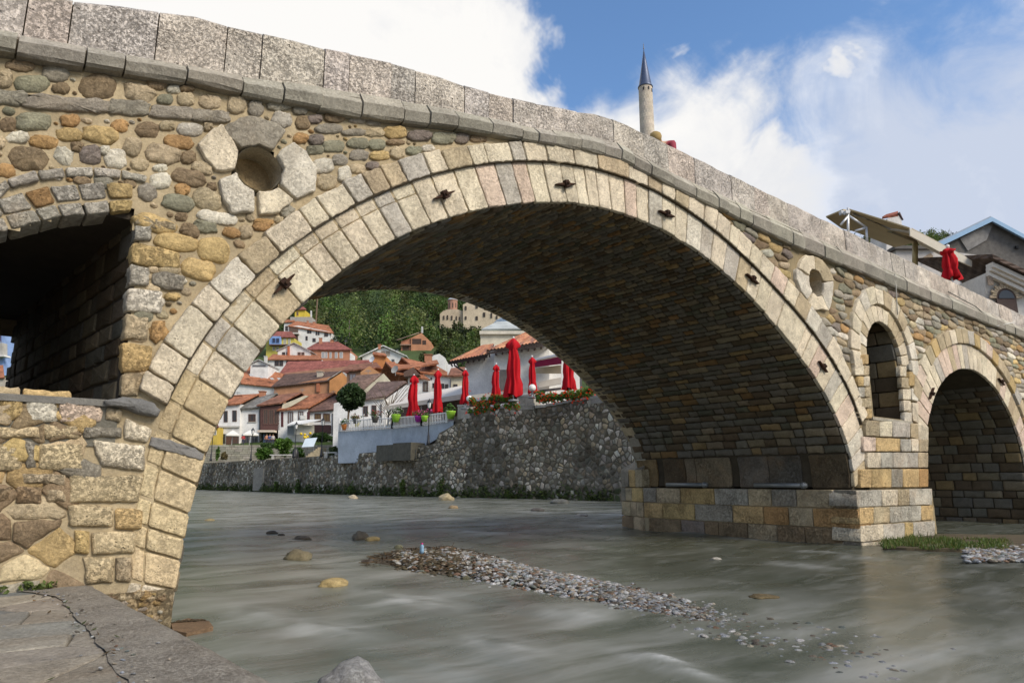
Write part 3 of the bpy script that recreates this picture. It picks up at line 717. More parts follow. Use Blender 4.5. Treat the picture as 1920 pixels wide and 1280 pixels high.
def blobbl(mb, cx, cy, rx, ry, rot, c, fr, k=14, sq=.75, hh=None):
    P = []
    for i in range(k):
        a = 2*math.pi*i/k; ca, sa = math.cos(a), math.sin(a)
        x = math.copysign(abs(ca)**sq, ca)*rx*rs.uniform(.9, 1.1)*1.1; y = math.copysign(abs(sa)**sq, sa)*ry*rs.uniform(.86, 1.1)*1.13
        q = R(rot); P.append((cx+x*math.cos(q)-y*math.sin(q), cy+x*math.sin(q)+y*math.cos(q)))
    Q = px_poly(P, *fr); rad = min(rx, ry)*fr[2]*.0055
    h = hh or min(.032, .018+rad*.08)
    stone(mb, outline(Q, .035, .004, 0 if rs.random() < .5 else 1, rs), facefn(.0), h+rs.uniform(-.004, .008), jit(PAL[c], .1, rs), max(.018, rad*.32), .08, .006, .45, rnd=rs)
    return Q
hand = MB(); outl = []
A6 = (0, 0, 1/3)
H6 = [(115,370,80,32,5,'B'),(30,440,40,50,0,'T'),(180,470,95,48,0,'N'),(310,408,75,45,8,'G'),(340,500,48,28,0,'B'),(550,485,105,70,5,'B'),(785,520,90,55,10,'T'),(880,475,55,35,0,'B'),(978,503,38,22,0,'W'),(930,560,45,28,0,'N'),(1045,560,48,38,0,'T'),(1050,500,45,18,0,'B'),(1180,570,60,40,0,'T'),(1335,585,55,52,0,'T'),(1440,610,42,45,0,'G'),(1570,600,70,22,0,'G'),(1690,620,42,28,0,'G'),(1775,612,30,20,0,'G'),(185,685,98,50,0,'N'),(395,680,55,34,0,'O'),(560,760,98,50,8,'Y'),(675,708,48,34,0,'O'),(830,730,62,46,0,'B'),(940,710,42,26,0,'T'),(1070,730,70,40,5,'L'),(1172,712,28,24,0,'T'),(45,700,45,40,0,'B'),(100,775,60,32,0,'W'),(248,800,75,38,5,'O'),(388,760,76,36,5,'Y'),(0,800,28,35,0,'T'),(745,825,55,50,20,'T'),(1005,800,78,38,8,'O'),(160,890,108,68,5,'B'),(435,825,38,30,0,'B'),(360,878,62,52,25,'W'),(507,875,60,55,0,'P'),(590,845,28,26,0,'W'),(650,893,62,52,0,'W'),(918,865,95,55,8,'T'),(1062,885,42,38,0,'B'),(30,960,55,36,5,'O'),(790,925,50,32,5,'T'),(900,945,38,22,0,'W'),(1140,945,58,32,15,'T'),(1060,1000,95,45,15,'B'),(898,1020,60,45,0,'W'),(1025,1065,42,33,10,'O'),(1190,1055,26,28,0,'B'),(1165,1125,80,62,30,'T'),(1000,1140,90,45,12,'N'),(830,1080,52,48,0,'G'),(1020,1220,36,24,0,'B'),(1225,1225,110,35,10,'W'),(1410,1215,25,30,0,'T'),(1615,1190,40,30,-40,'G'),(1480,1250,55,20,0,'O'),(1815,935,55,42,0,'W'),(1690,780,40,28,5,'O'),(1780,787,40,30,0,'P')]
for h in H6: outl.append(blobbl(hand, *h, A6))
for x0, x1, y0, y1 in ((-60,145,512,590),(155,600,545,628),(612,840,568,648),(848,1078,602,668),(1082,1280,626,688)):
    outl.append(blobbl(hand, (x0+x1)/2, (y0+y1)/2, (x1-x0)/2, (y1-y0)/2, 4, 'G', A6, 20, .45, .03))
for h in [(885,60,120,48,15,'Y'),(1085,100,55,38,20,'B'),(1170,75,70,32,10,'N'),(1010,165,120,50,8,'Y'),(1225,210,95,75,10,'Y'),(1320,110,50,28,10,'O'),(1405,105,40,38,0,'T'),(1495,70,48,28,0,'O'),(1135,320,95,60,10,'Y'),(985,475,45,22,0,'Y')]:
    outl.append(blobbl(hand, *h, A7))
for h in [(440,115,55,32,0,'B'),(570,130,50,25,0,'G'),(660,150,40,18,0,'G'),(410,185,75,25,0,'G'),(555,205,65,20,0,'G'),(665,205,55,25,0,'T'),(780,205,58,34,0,'Y'),(920,225,65,28,0,'P'),(1055,235,65,32,0,'N'),(1155,235,38,32,0,'P'),(1250,240,50,22,0,'B'),(435,285,62,30,0,'N'),(575,268,58,30,5,'N'),(680,275,48,28,0,'N'),(785,262,50,16,0,'B'),(580,335,50,30,0,'G'),(695,335,52,26,0,'Y'),(795,320,40,32,0,'T'),(885,310,45,25,0,'N'),(965,298,35,20,0,'W'),(375,395,55,38,0,'W'),(472,360,45,28,0,'G'),(570,412,42,28,10,'T'),(500,440,38,45,0,'W'),(395,485,55,42,0,'T'),(660,392,40,22,0,'P'),(335,305,50,28,0,'N'),(125,695,25,20,0,'T'),(265,150,40,38,0,'B'),(145,135,55,42,8,'L'),(330,130,40,24,0,'P'),(250,240,40,26,0,'O'),(335,250,40,28,0,'P')]:
    outl.append(blobbl(hand, *h, (480, 180, 1/3)))
petals = MB()
PET = [([(1250,720),(1330,670),(1420,655),(1530,690),(1610,740),(1530,855),(1450,828),(1345,845),(1255,760)],'G'), ([(1548,868),(1640,800),(1720,860),(1780,960),(1775,1080),(1660,1128),(1568,1046),(1588,960)],'W'),
       ([(1442,1083),(1500,1078),(1560,1055),(1648,1135),(1560,1208),(1450,1220)],'C'), ([(1225,1010),(1322,975),(1360,1040),(1432,1083),(1428,1200),(1300,1215),(1245,1130)],'W'), ([(1100,820),(1190,730),(1240,700),(1335,850),(1322,962),(1220,975),(1150,900)],'C')]
for L, c in PET:
    Q = px_poly(L, *A6); outl.append(Q)
    stone(petals, outline(shrink(Q, .006), .05, .008, rnd=rs), facefn(.0), .05, jit(PAL[c], .05, rs), .02, .25, .006, .3, rnd=rs)
c5 = Vector((11.70, 3.50+CZ))
for k in range(5):
    a0 = math.pi/2+.62+2*math.pi*(k-.5)/5; a1 = a0+2*math.pi/5-.03
    Q = [c5+Vector((.25*math.cos(t)*1.05, .25*math.sin(t))) for t in np.linspace(a0, a1, 5)]+[c5+Vector((.56*rs.uniform(.9, 1.1)*math.cos(t)*1.15, .54*rs.uniform(.9, 1.08)*math.sin(t))) for t in np.linspace(a1, a0, 4)]
    outl.append(Q); stone(petals, outline(shrink(Q, .006), .1, .01, rnd=rs), facefn(0), .06, jit(PAL['CWCWT'[k]], .06, rs), .02, .25, .005, .3, rnd=rs)
petals.build('oculus_ring', M['vouss'], bridge, True)
c4 = Vector(onface(484, 318)); 
oc = MB()
for cc, rr in ((c4, .205), (c5, .262)):
    n = 28
    for k in range(n):
        a0, a1 = 2*math.pi*k/n, 2*math.pi*(k+1)/n
        q = [(cc.x+rr*math.cos(t), cc.y+rr*math.sin(t)) for t in (a0, a1)]
        oc.poly([(q[0][0], -.02, q[0][1]), (q[1][0], -.02, q[1][1]), (q[1][0], .3, q[1][1]), (q[0][0], .3, q[0][1])], (.46, .40, .29))
    oc.poly([(cc.x+rr*1.05*math.cos(2*math.pi*k/n), .28, cc.y+rr*1.05*math.sin(2*math.pi*k/n)) for k in range(n)], (.42, .31, .17))
oc.build('oculus_recess', M['rubble'], bridge)
lo.build('opening_surround', M['ashlar'], bridge, True)

# --- remaining rubble of the face
def inside(poly, x, y):
    c = False; n = len(poly)
    for i in range(n):
        a, b = poly[i-1], poly[i]
        if (a[1] > y) != (b[1] > y) and x < (b[0]-a[0])*(y-a[1])/(b[1]-a[1])+a[0]: c = not c
    return c
def faceok(x, z, m=0.0):
    if z > cbot(x)-.05 or z < -.3: return False
    a = ang((x, z)); r = math.hypot(x-CX, z-CZZ)
    if R(23) < a < R(154) and r < rO(a)-.02+m: return False
    if a >= R(154) and x > .95-m: return False
    if 12.3 < x < 15.9 and z < 1.3+CZ: return False
    a = ang((x, z), C2); r = math.hypot(x-C2[0], z-C2[1])
    if z > C2[1]-.2 and r < r2o(a)-.03+m: return False
    if 15.2 < x < 23 and z < C2[1]+.3: return False
    if math.hypot(x-C3[0], z-C3[1]) < 1.42+m or (13.25 < x < 15.5 and z < C3[1]): return False
    if (Vector((x, z))-c5).length < max(.5, .56+m): return False
    if (Vector((x, z))-c4).length < .3: return False
    if x < .86+m and .6+CZ-m < z < 2.25+CZ: return False
    return True
s2x_x = np.linspace(-3.4, 30, 400); kx = 1+np.clip((s2x_x-4)*.085, 0, 1.5)
s2x_s = np.r_[0, np.cumsum((s2x_x[1]-s2x_x[0])/kx[1:])]
def sx(s): return float(np.interp(s, s2x_s, s2x_x))
def xs_(x): return float(np.interp(x, s2x_x, s2x_s))
rub = MB(); rs = random.Random(31)
cells_x0 = xs_(5.05)
P = scatter((cells_x0-.3, .6, s2x_s[-1], 5.6), (.2, .135), lambda s, t: faceok(sx(s), min(t, cbot(sx(s))-.06), -.2) and t < cbot(sx(s))+.1, .3, rs)
for p, poly in zip(P, voronoi_cells([(a, b*1.3) for a, b in P], (cells_x0-.3, .5, s2x_s[-1], 7.4))):
    if len(poly) < 3: continue
    q = [Vector((sx(a), min(b/1.3, cbot(sx(a))+.03))) for a, b in poly]
    c = sum(q, Vector((0, 0)))/len(q)
    if not faceok(c.x, min(c.y, cbot(c.x)-.06), -.08) or any(not faceok(v.x, min(v.y, cbot(v.x)-.06), -.27) for v in q) or c.x < 5: continue
    if c.x < 6.1 and any((sum(o, Vector((0, 0)))/len(o)-c).length < .2 for o in outl[-60:]) and c.x < 5.6: continue
    q = outline(shrink(q, rs.uniform(.002, .014)), .07, .006, rs.choice([0, 1, 1]), rs)
    col = jit(PAL[rs.choice('GGGBBTTNTBNGBYLPBNWOTYB')], .2, rs)
    if c.y > cbot(c.x)-.35: col = tuple(x*.8 for x in col)  # stones right below the cornice darkened to carry its shade
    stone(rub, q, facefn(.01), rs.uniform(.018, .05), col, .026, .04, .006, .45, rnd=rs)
# small stones between the hand-set ones at the left
cand = [(rs.uniform(-2.6, 5.4), rs.uniform(.2, 5.3)) for _ in range(34000)]
ctrs = [(sum(o, Vector((0, 0)))/len(o), o) for o in outl]
ext = [(c, max((v-c).length for v in o), o) for c, o in ctrs]
placed = []
for x, z in cand:
    if x > 5.2 or z < 1.6 and x < 1.0: continue
    if x > -.1 and x < .95 and z < 2.2+CZ: continue
    p = Vector((x, z))
    if not faceok(x, z, .08): continue
    if x > 4.95 and any((p-o).length < .1 for o, _ in placed): continue
    rr = .085 if x > -.25 else .12
    for c, e, o in ext:
        dd = (p-c).length
        if dd > e+.2: continue
        if inside(o, x, z): rr = 0; break
        rr = min(rr, min(((o[i-1]+(o[i]-o[i-1])*max(0, min(1, (p-o[i-1]).dot(o[i]-o[i-1])/max((o[i]-o[i-1]).length_squared, 1e-9))))-p).length for i in range(len(o)))-.008)
    if rr < .015: continue
    for q, r_ in placed: 
        rr = min(rr, (p-q).length-r_-.007)
        if rr < .015: break
    if rr < .015: continue
    placed.append((p, rr))
for p, rr in placed:
    k = 10; ex = rs.uniform(1.0, 1.35); th = rs.uniform(-.3, .3)
    Q = []
    for i in range(k):
        a = 2*math.pi*i/k; v = Vector((math.cos(a)*rr*ex*rs.uniform(.88, 1.05), math.sin(a)*rr*.92*rs.uniform(.85, 1.05)))
        Q.append(p+Vector((v.x*math.cos(th)-v.y*math.sin(th), v.x*math.sin(th)+v.y*math.cos(th))))
    stone(rub, Q, facefn(.01), .022+rr*.1, jit(PAL[rs.choice('BTTGNTYWBO')], .15, rs), max(.012, rr*.35), .05, .005, .5, rnd=rs)
# rough patch under the sill at the far left and the footing of the arch leg
def lowok(x, z): return z > .2 and z < 1.2 and -2.6 < x < .98
P = scatter((-2.7, .25, 1.2, 1.75), (.27, .13), lambda a, b: True, .3, rs)
for poly in voronoi_cells([(a, b*1.3) for a, b in P], (-2.7, .3, 1.3, 2.3)):
    if len(poly) < 3: continue
    q = [Vector((a, b/1.3)) for a, b in poly]; c = sum(q, Vector((0, 0)))/len(q)
    if c.x > .72: continue
    q = [Vector((min(v.x, .84), v.y)) for v in q]
    stone(rub, outline(shrink(q, .004), .05, .008, 0, rs), facefn(.006), rs.uniform(.018, .036), jit(PAL[rs.choice('BBYQTBGBQU')], .15, rs), .022, .04, .005, .4, rnd=rs)
rub.build('rubble_facing', M['rubble'], bridge, True)
hand.build('large_rubble_facing', M['rubble'], bridge, True)
ft = MB(); rs2 = random.Random(2)
for k in range(90):
    x = rs2.uniform(.72, 1.34); z = rs2.uniform(-.12, .28)
    r_ = rs2.uniform(.03, .075)
    Q = [Vector((x+r_*math.cos(t)*rs2.uniform(.7, 1.1), z+r_*.7*math.sin(t)*rs2.uniform(.7, 1.1))) for t in np.linspace(0, 6.28, 9)[:-1]]
    if x+r_ > 1.42+.1*z: continue
    stone(ft, Q, facefn(-.02), .03, jit(PAL[rs2.choice('TYBTL')], .15, rs2), .03, .08, .006, .6, rnd=rs2)
ft.box((.6, -.03, -.5), (.78, 0, 0), (0, .5, 0), (0, 0, .8), (.3, .24, .14))
ft.build('footing', M['ashlar'], bridge, True)

# --- mortar bed of the face, a sheet with the openings left out
mo = MB()
def region(x, z):
    if z > ctop(x)-.02 or z < -.5: return False
    a = ang((x, z)); r = math.hypot(x-CX, z-CZZ)
    if (0 < a < R(168) and r < rM(a)-.1 and a > R(10)) or (R(-30) < a <= R(10) and r < 5.3): return False
    a2 = ang((x, z), C2); 
    if (a2 >= 0 and math.hypot(x-C2[0], z-C2[1]) < r2i(max(0, a2))+.25) or (15.8 < x < 21.9 and z < C2[1]): return False
    if math.hypot(x-C3[0], z-C3[1]) < WR+.08 or (13.52 < x < 14.98 and 1.17+CZ < z < C3[1]): return False
    if x < (.88 if z < 2.0+CZ else .79) and .58+CZ < z: 
        if z < float(np.interp(x, [-3, -1, 0, .1, .3, .6, .85], [.2, 1.2, 1.72, 1.8, 1.93, 2.1, 2.12]))+CZ+.05: return False
    if (Vector((x, z))-c4).length < .24 or (Vector((x, z))-c5).length < .3: return False
    return True
st = .06
def grid_sheet(mb, x0, x1, z0, z1, st, Y, wob, ok=region):
    nx = int((x1-x0)/st); nz = int((z1-z0)/st); idx = {}
    def vid(i, j):
        if (i, j) not in idx:
            x, z = x0+i*st, z0+j*st; idx[i, j] = mb.vert((x, Y+wob*noise.noise(Vector((x*7, 1.3, z*7)))+wob*.6*noise.noise(Vector((x*19, 2, z*19))), min(z, ctop(x)-.03)))
        return idx[i, j]
    for i in range(nx):
        for j in range(nz):
            if ok(x0+(i+.5)*st, z0+(j+.5)*st): mb.f.append((vid(i, j), vid(i+1, j), vid(i+1, j+1), vid(i, j+1)))
grid_sheet(mo, -3.2, 5.2, -.5, 5.8, st, .006, .010)
mo.build('face_mortar', M['mortar'], bridge, True)
mo = MB(); grid_sheet(mo, 5.2, 30, -.5, 5.8, st, .006, .010); mo.build('face_mortar', M['mortar_brown'], bridge, True)
bk = MB()
def okback(x, z):
    if z > ctop(x)-.02: return False
    a = ang((x, z)); r = math.hypot(x-CX, z-CZZ)
    if (R(10) < a < R(168) and r < rI(a)+.02) or (a <= R(10) and r < 5.4) : return False
    a2 = ang((x, z), C2)
    if (a2 >= 0 and math.hypot(x-C2[0], z-C2[1]) < r2i(a2)+.05) or (15.8 < x < 21.9 and z < C2[1]): return False
    if -1.6 < x < .36 and .58+CZ < z < 1.9+CZ: return False
    return True
grid_sheet(bk, -3.2, 30, -.5, 5.8, .12, W, .02, okback)
xs = np.linspace(-3.2, 30, 120)
for x0, x1 in zip(xs, xs[1:]):
    for dz in (-.05,): bk.poly([(x0, .1, ctop(x0)+dz), (x1, .1, ctop(x1)+dz), (x1, W, ctop(x1)+dz), (x0, W, ctop(x0)+dz)])
bk.build('far_face', M['mortar'], bridge, True)
# far edge voussoirs seen from below
fe = MB(); rs = random.Random(6); a = R(24)
while a < R(160):
    a1 = a+rs.uniform(.028, .05); g = .001
    P1 = [pol(rI(a+g)-.01, a+g), pol(rI(a1-g)-.01, a1-g), pol(rI(a1)+.55, a1-g), pol(rI(a)+.55, a+g)]
    fe.prism([(p[0], W-.28, p[1]) for p in P1], (0, .33, 0), jit(PAL[rs.choice('GTLT')], .12, rs)); a = a1
fe.build('far_arch_ring', M['vault'], bridge)
# tunnel behind the left opening, its deep shade put into near-black stone
tn = MB(); tz0, tz1 = .6+CZ, 2.1+CZ
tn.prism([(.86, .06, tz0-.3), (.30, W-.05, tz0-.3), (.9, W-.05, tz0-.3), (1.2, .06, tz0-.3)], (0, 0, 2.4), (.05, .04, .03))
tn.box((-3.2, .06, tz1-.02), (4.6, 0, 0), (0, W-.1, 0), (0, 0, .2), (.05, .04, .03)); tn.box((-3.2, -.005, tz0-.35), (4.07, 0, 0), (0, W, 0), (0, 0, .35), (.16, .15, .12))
tn.box((-3.3, .06, -.5), (.3, 0, 0), (0, W-.1, 0), (0, 0, 4.5), (.05, .04, .03)); tn.box((-3.2, W-.15, tz0), (2.7, 0, 0), (0, .1, 0), (0, 0, 1.6), (.05, .04, .03))  # far end wall, out of view, added to block light from the tunnel
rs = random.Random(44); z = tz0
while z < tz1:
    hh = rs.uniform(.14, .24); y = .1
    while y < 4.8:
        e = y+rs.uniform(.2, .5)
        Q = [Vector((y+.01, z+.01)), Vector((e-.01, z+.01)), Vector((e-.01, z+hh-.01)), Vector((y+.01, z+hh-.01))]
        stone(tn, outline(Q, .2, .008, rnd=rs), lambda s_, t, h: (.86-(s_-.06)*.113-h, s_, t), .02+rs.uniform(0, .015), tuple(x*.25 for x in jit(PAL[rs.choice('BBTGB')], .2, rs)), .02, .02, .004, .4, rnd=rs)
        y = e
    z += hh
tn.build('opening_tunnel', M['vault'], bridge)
# worn grey slab sticking out at the sill
sl = MB()
Q = px_poly([(590,1070),(700,1048),(800,1055),(880,1085),(920,1130),(900,1168),(800,1150),(700,1110),(610,1098)], *A7, -.04)
stone(sl, outline(Q, .04, .004, rnd=rs), facefn(-.0), .09, (.17, .165, .155), .03, .12, .005, .5, rnd=rs)
Q = px_poly([(728,95),(800,110),(930,150),(978,180),(975,212),(880,190),(760,160),(710,138)], *A8, 0)
stone(sl, outline(Q, .04, .006, rnd=rs), facefn(0), .02, (.19, .18, .165), .02, .1, .004, .3, rnd=rs)
sl.build('cement_patch', M['concrete'], bridge, True)
sill = MB(); sill.box((-3.2, -.035, tz0-.05), (4.1, 0, 0), (0, .5, 0), (0, 0, .05), (.17, .16, .14)); sill.build('sill', M['concrete'], bridge)
sill2 = MB(); sill2.box((13.35, -.06, 1.12+CZ), (1.75, 0, 0), (0, .5, 0), (0, 0, .055), (.4, .36, .28)); sill2.build('sill', M['vouss'], bridge)

# --- cornice
co = MB(); rs = random.Random(13)
cj = [-3.2, -2.3, -1.4, -.6]+[onface(x/3, y/3, -.1)[0] for x, y in ((100,230),(485,310),(705,350),(1055,410),(1370,470),(1600,510),(1815,545))]+[onface(480+x/3, 180+y/3, -.1)[0] for x, y in ((370,20),(600,60),(835,100),(980,130),(1135,150),(1330,180),(1500,215),(1590,235),(1690,245),(1835,275))]+[onface(1080+x*.328, 200+y*.328, -.1)[0] for x, y in ((30,200),(168,230),(262,250),(335,290),(430,330),(560,380),(685,450),(810,490),(865,505),(935,560),(1005,590),(1110,630),(1235,690),(1300,710),(1415,770))]
x = cj[-1]
while x < 29: x += rs.uniform(.5, 1.1); cj.append(x)
for x0, x1 in zip(cj, cj[1:]):
    x0 += .007; x1 -= .007; e = rs.uniform(-.012, .012); o = rs.uniform(-.012, .012)
    c = jit((.44, .40, .32), .12, rs)
    nseg = max(1, int((x1-x0)/.2)); prev = None
    for i in range(nseg+1):
        xx = x0+(x1-x0)*i/nseg; t, b_ = ctop(xx)+e, cbot(xx)+e; H = t-b_
        bv = .012 if i in (0, nseg) else 0
        wv = lambda: rs.uniform(-.004, .004)
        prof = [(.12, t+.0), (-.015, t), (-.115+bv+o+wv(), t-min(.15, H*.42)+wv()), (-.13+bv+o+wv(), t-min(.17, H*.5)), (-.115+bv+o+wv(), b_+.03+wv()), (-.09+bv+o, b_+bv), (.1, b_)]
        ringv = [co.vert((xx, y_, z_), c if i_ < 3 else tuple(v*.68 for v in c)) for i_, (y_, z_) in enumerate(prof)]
        if prev:
            for k in range(len(prof)-1): co.f.append((prev[k], prev[k+1], ringv[k+1], ringv[k]))
        if i in (0, nseg): co.f.append(tuple(ringv))
        prev = ringv
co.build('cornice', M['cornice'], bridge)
cb = MB()
for k in range(100):      # joint bed
    x0, x1 = -3.2+33*k/100, -3.2+33*(k+1)/100
    cb.poly([(x0, -.06, cbot(x0)+.03), (x1, -.06, cbot(x1)+.03), (x1, -.06, ctop(x1)-.07), (x0, -.06, ctop(x0)-.07)], (.05, .045, .035))
cb.build('cornice_bed', M['mortar_dark'], bridge)
# --- parapets
def parapet(Y0, jn, seed, name):
    pa = MB(); rs = random.Random(seed)
    for x0, x1 in zip(jn, jn[1:]):
        x0 += .005; x1 -= .005; c = jit(rs.choice([(.76,.65,.54),(.68,.61,.53),(.78,.69,.57),(.72,.64,.55)]), .09, rs)
        n = max(1, int((x1-x0)/.25)); o = rs.uniform(-.012, .012); prev = None
        for i in range(n+1):
            xx = x0+(x1-x0)*i/n; t = ptop(xx)+rs.uniform(-.006, .006); b_ = ctop(xx)-.05
            if i in (0, n): t -= .012
            cols = [(Y0+o, b_), (Y0+o+rs.uniform(-.006, .006), b_+(t-b_)*.35), (Y0+o+rs.uniform(-.006, .006), b_+(t-b_)*.7), (Y0+o+rs.uniform(-.003, .006), t-.03), (Y0+o+.03, t), (Y0+o+.25, t), (Y0+o+.27, t-.03), (Y0+o+.27, b_)]
            rv = [pa.vert((xx, y_, z_), c) for y_, z_ in cols]
            if prev:
                for k in range(len(cols)-1): pa.f.append((prev[k], prev[k+1], rv[k+1], rv[k]))
            if i in (0, n): pa.f.append(tuple(rv))
            prev = rv
    pa.build(name, M['travertine'], bridge)
pj = [-3.2, -2.2, -1.2, -.5]+[onface(x/3, y/3, .02)[0] for x, y in ((145,90),(400,110),(885,200),(1272,290),(1470,330),(1822,400))]+[onface(x, y, .02)[0] for x, y in ((656,115),(735,140),(780,150),(872,175),(918,180),(962,190),(1005,200),(1083,225),(1151,240),(1208,270),(1254,295),(1303,315),(1345,340),(1372,350),(1415,370),(1441,375),(1478,390))]
x = pj[-1]
while x < 30: x += rs.uniform(.6, 1.2); pj.append(x)
parapet(.02, pj, 3, 'parapet')
parapet(W-.3, [-3.2+i*1.1 for i in range(31)], 4, 'far_parapet')
mbp = MB()
for k in range(100):
    x0, x1 = -3.2+33*k/100, -3.2+33*(k+1)/100
    mbp.poly([(x0, .06, ctop(x0)-.05), (x1, .06, ctop(x1)-.05), (x1, .06, ptop(x1)-.04), (x0, .06, ptop(x0)-.04)], (.05, .045, .035))
mbp.build('parapet_bed', M['mortar_dark'], bridge)
# --- iron anchors of the tie rods, flat crosses on the ring
def anchor(px, py, px2, py2, Y=-.02):
    a_ = Vector(onface(px, py, Y)); b_ = Vector(onface(px2, py2, Y)); d = (b_-a_); L = d.length; d.normalize(); c = (a_+b_)/2
    mb = MB(); nn = Vector((-d.y, d.x)); w_ = .016
    def pt(v, y): return (v.x, y, v.y)
    for (u, v, ww, y0, y1) in ((a_, b_, w_, Y, Y-.05),):
        q = [u-nn*ww*.4, u.lerp(v, .35)-nn*ww, u.lerp(v, .65)-nn*ww, v-nn*ww*.4, v+nn*ww*.4, u.lerp(v, .65)+nn*ww, u.lerp(v, .35)+nn*ww, u+nn*ww*.4]
        mb.prism([pt(p, y0) for p in q], (0, y1-y0, 0), (.06, .028, .015))
    q = [c-d*.03-nn*.045, c+d*.03-nn*.045, c+d*.03+nn*.045, c-d*.03+nn*.045]
    mb.prism([pt(p, Y-.015) for p in q], (0, -.06, 0), (.05, .025, .015))
    mb.tube([pt(c, .1), pt(c, Y-.1)], .016, (.06, .03, .015), 8)
    mb.build('iron_anchor', M['rust'], bridge)
for q in [(513,551,549,516),(812,374,848,361),(1040,347,1075,347),(1233,396,1261,408),(1397,514,1419,533),(1533,677,1548,698),(1741,748,1748,727),(1870,709,1881,722)]: anchor(*q)
# thin cables hanging on the face
for L, c_ in (([(1678,513),(1680,540),(1682,575),(1683,590)], (.35, .33, .28)), ([(1778,547),(1830,575),(1870,610)], (.12, .11, .09)), ([(1868,611),(1902,604)], (.6, .58, .52))):
    mb = MB(); mb.tube([(p[0], -.1, p[1]) for p in (onface(x_, y_, -.1) for x_, y_ in L)], .012, c_, 6); mb.build('cable', M['paint'], bridge, True)
# ================================================================ RIVER, BED, WALKWAY
def struct(o, kind='structure', label=None, cat=None):
    o['kind'] = kind
    if label: o['label'] = label
    if cat: o['category'] = cat
    return o
def plane_dl(d, lat, z=0.0): 
    p = Vector((0, -6, 0))+FWD*d+RGT*lat; p.z = z; return p
# bar outline traced on the water plane
BU = [(640,1052),(760,1027),(840,1022),(930,1042),(1040,1068),(1160,1090),(1260,1118),(1400,1156),(1600,1190),(1800,1225)]
BL = [(645,1060),(760,1072),(850,1094),(930,1106),(1020,1120),(1110,1132),(1210,1152),(1330,1186),(1500,1222),(1700,1262)]
BUw = [onz(*p, .0) for p in BU]; BLw = [onz(*p, .0) for p in BL]
BT = [-.01, .07, .10, .09, .075, .06, .03, -.012, -.045, -.08]
def barpt(u, v):                          # u along 0..1, v across -1..1
    k = u*(len(BU)-1); i = min(int(k), len(BU)-2); f = k-i
    a = BUw[i].lerp(BUw[i+1], f); b = BLw[i].lerp(BLw[i+1], f); t = BT[i]*(1-f)+BT[i+1]*f
    p = a.lerp(b, (v+1)/2); p.z = (t*max(0, 1-abs(v)**1.6) if t > 0 else t)-.03*abs(v)-.004; return p
foam_spots = [((1150,965),.5,.6),((1205,988),.7,.75),((1290,1000),.4,.6),((1420,998),.5,.5),((1545,1035),.35,.55),((1480,1003),.4,.5),((1000,960),.9,.35),((1815,1050),.3,.3),((1232,1238),.2,.9),((1290,1262),.2,.6),((1850,1060),.25,.3),((1120,985),.5,.5),((640,1060),.35,.25),((800,1130),.6,.4),((620,1180),.5,.35),((480,1150),.4,.3),((950,1210),.35,.4),((1500,1060),.4,.35),((560,960),.9,.3),((900,1000),.9,.4),((1080,1150),.35,.3),((700,1110),.4,.25),((1400,1010),.5,.4),((1620,1046),.3,.4)]
FS = [(onz(*p, 0), r, s) for p, r, s in foam_spots]
BMID = [(a_+b_)/2 for a_, b_ in zip(BUw, BLw)][1:]; BMID += [(a_+b_)/2 for a_, b_ in zip(BMID, BMID[1:])]
wat = MB(); nu, nd_ = 300, 330
fdir = (BLw[7]-BLw[2]).normalized(); fx, fy = fdir.x, fdir.y
ds_ = np.geomspace(.9, 130, nd_); us = np.linspace(-1.3, 1.25, nu)
def wave(p, d):
    a = (p.x*fx+p.y*fy)*.7; b = -p.x*fy+p.y*fx
    am = .018+.026*math.exp(-((p.x-9)**2+(p.y-4.5)**2)/30)+.008*min(1, d/25)
    for q_ in BMID:
        e_ = (p.x-q_.x)**2+(p.y-q_.y)**2
        if e_ < 2.2: am *= .35+.65*e_/2.2; break
    z = am*(noise.noise(Vector((a*.8, b*1.7, .3)))+.55*noise.noise(Vector((a*2.0, b*3.8, 4.3)))+.07*noise.noise(Vector((a*5, b*8, 9))))
    return z
for d in ds_:
    for u in us:
        p = plane_dl(d, u*d*1.02); f = 0
        z = wave(p, d)
        for q, r, s in FS:
            dx = p-q; aa = dx.x*fx+dx.y*fy; bb = -dx.x*fy+dx.y*fx
            if abs(aa) < r*4 and abs(bb) < r*3:
                g = math.exp(-(aa/(r*1.1))**2-(bb/(r*.55))**2)*s
                f = max(f, g*(.55+.9*noise.noise(Vector((aa*3+7, bb*7, 1))))); z += g*.05
        if abs(p.x-12) < 4 and abs(p.y) < 6: pass
        p.z = z; f = max(0, min(1, f)); wat.vert(p, (f, f, f))
for i in range(nd_-1):
    for j in range(nu-1): k = i*nu+j; wat.f.append((k, k+1, k+nu+1, k+nu))
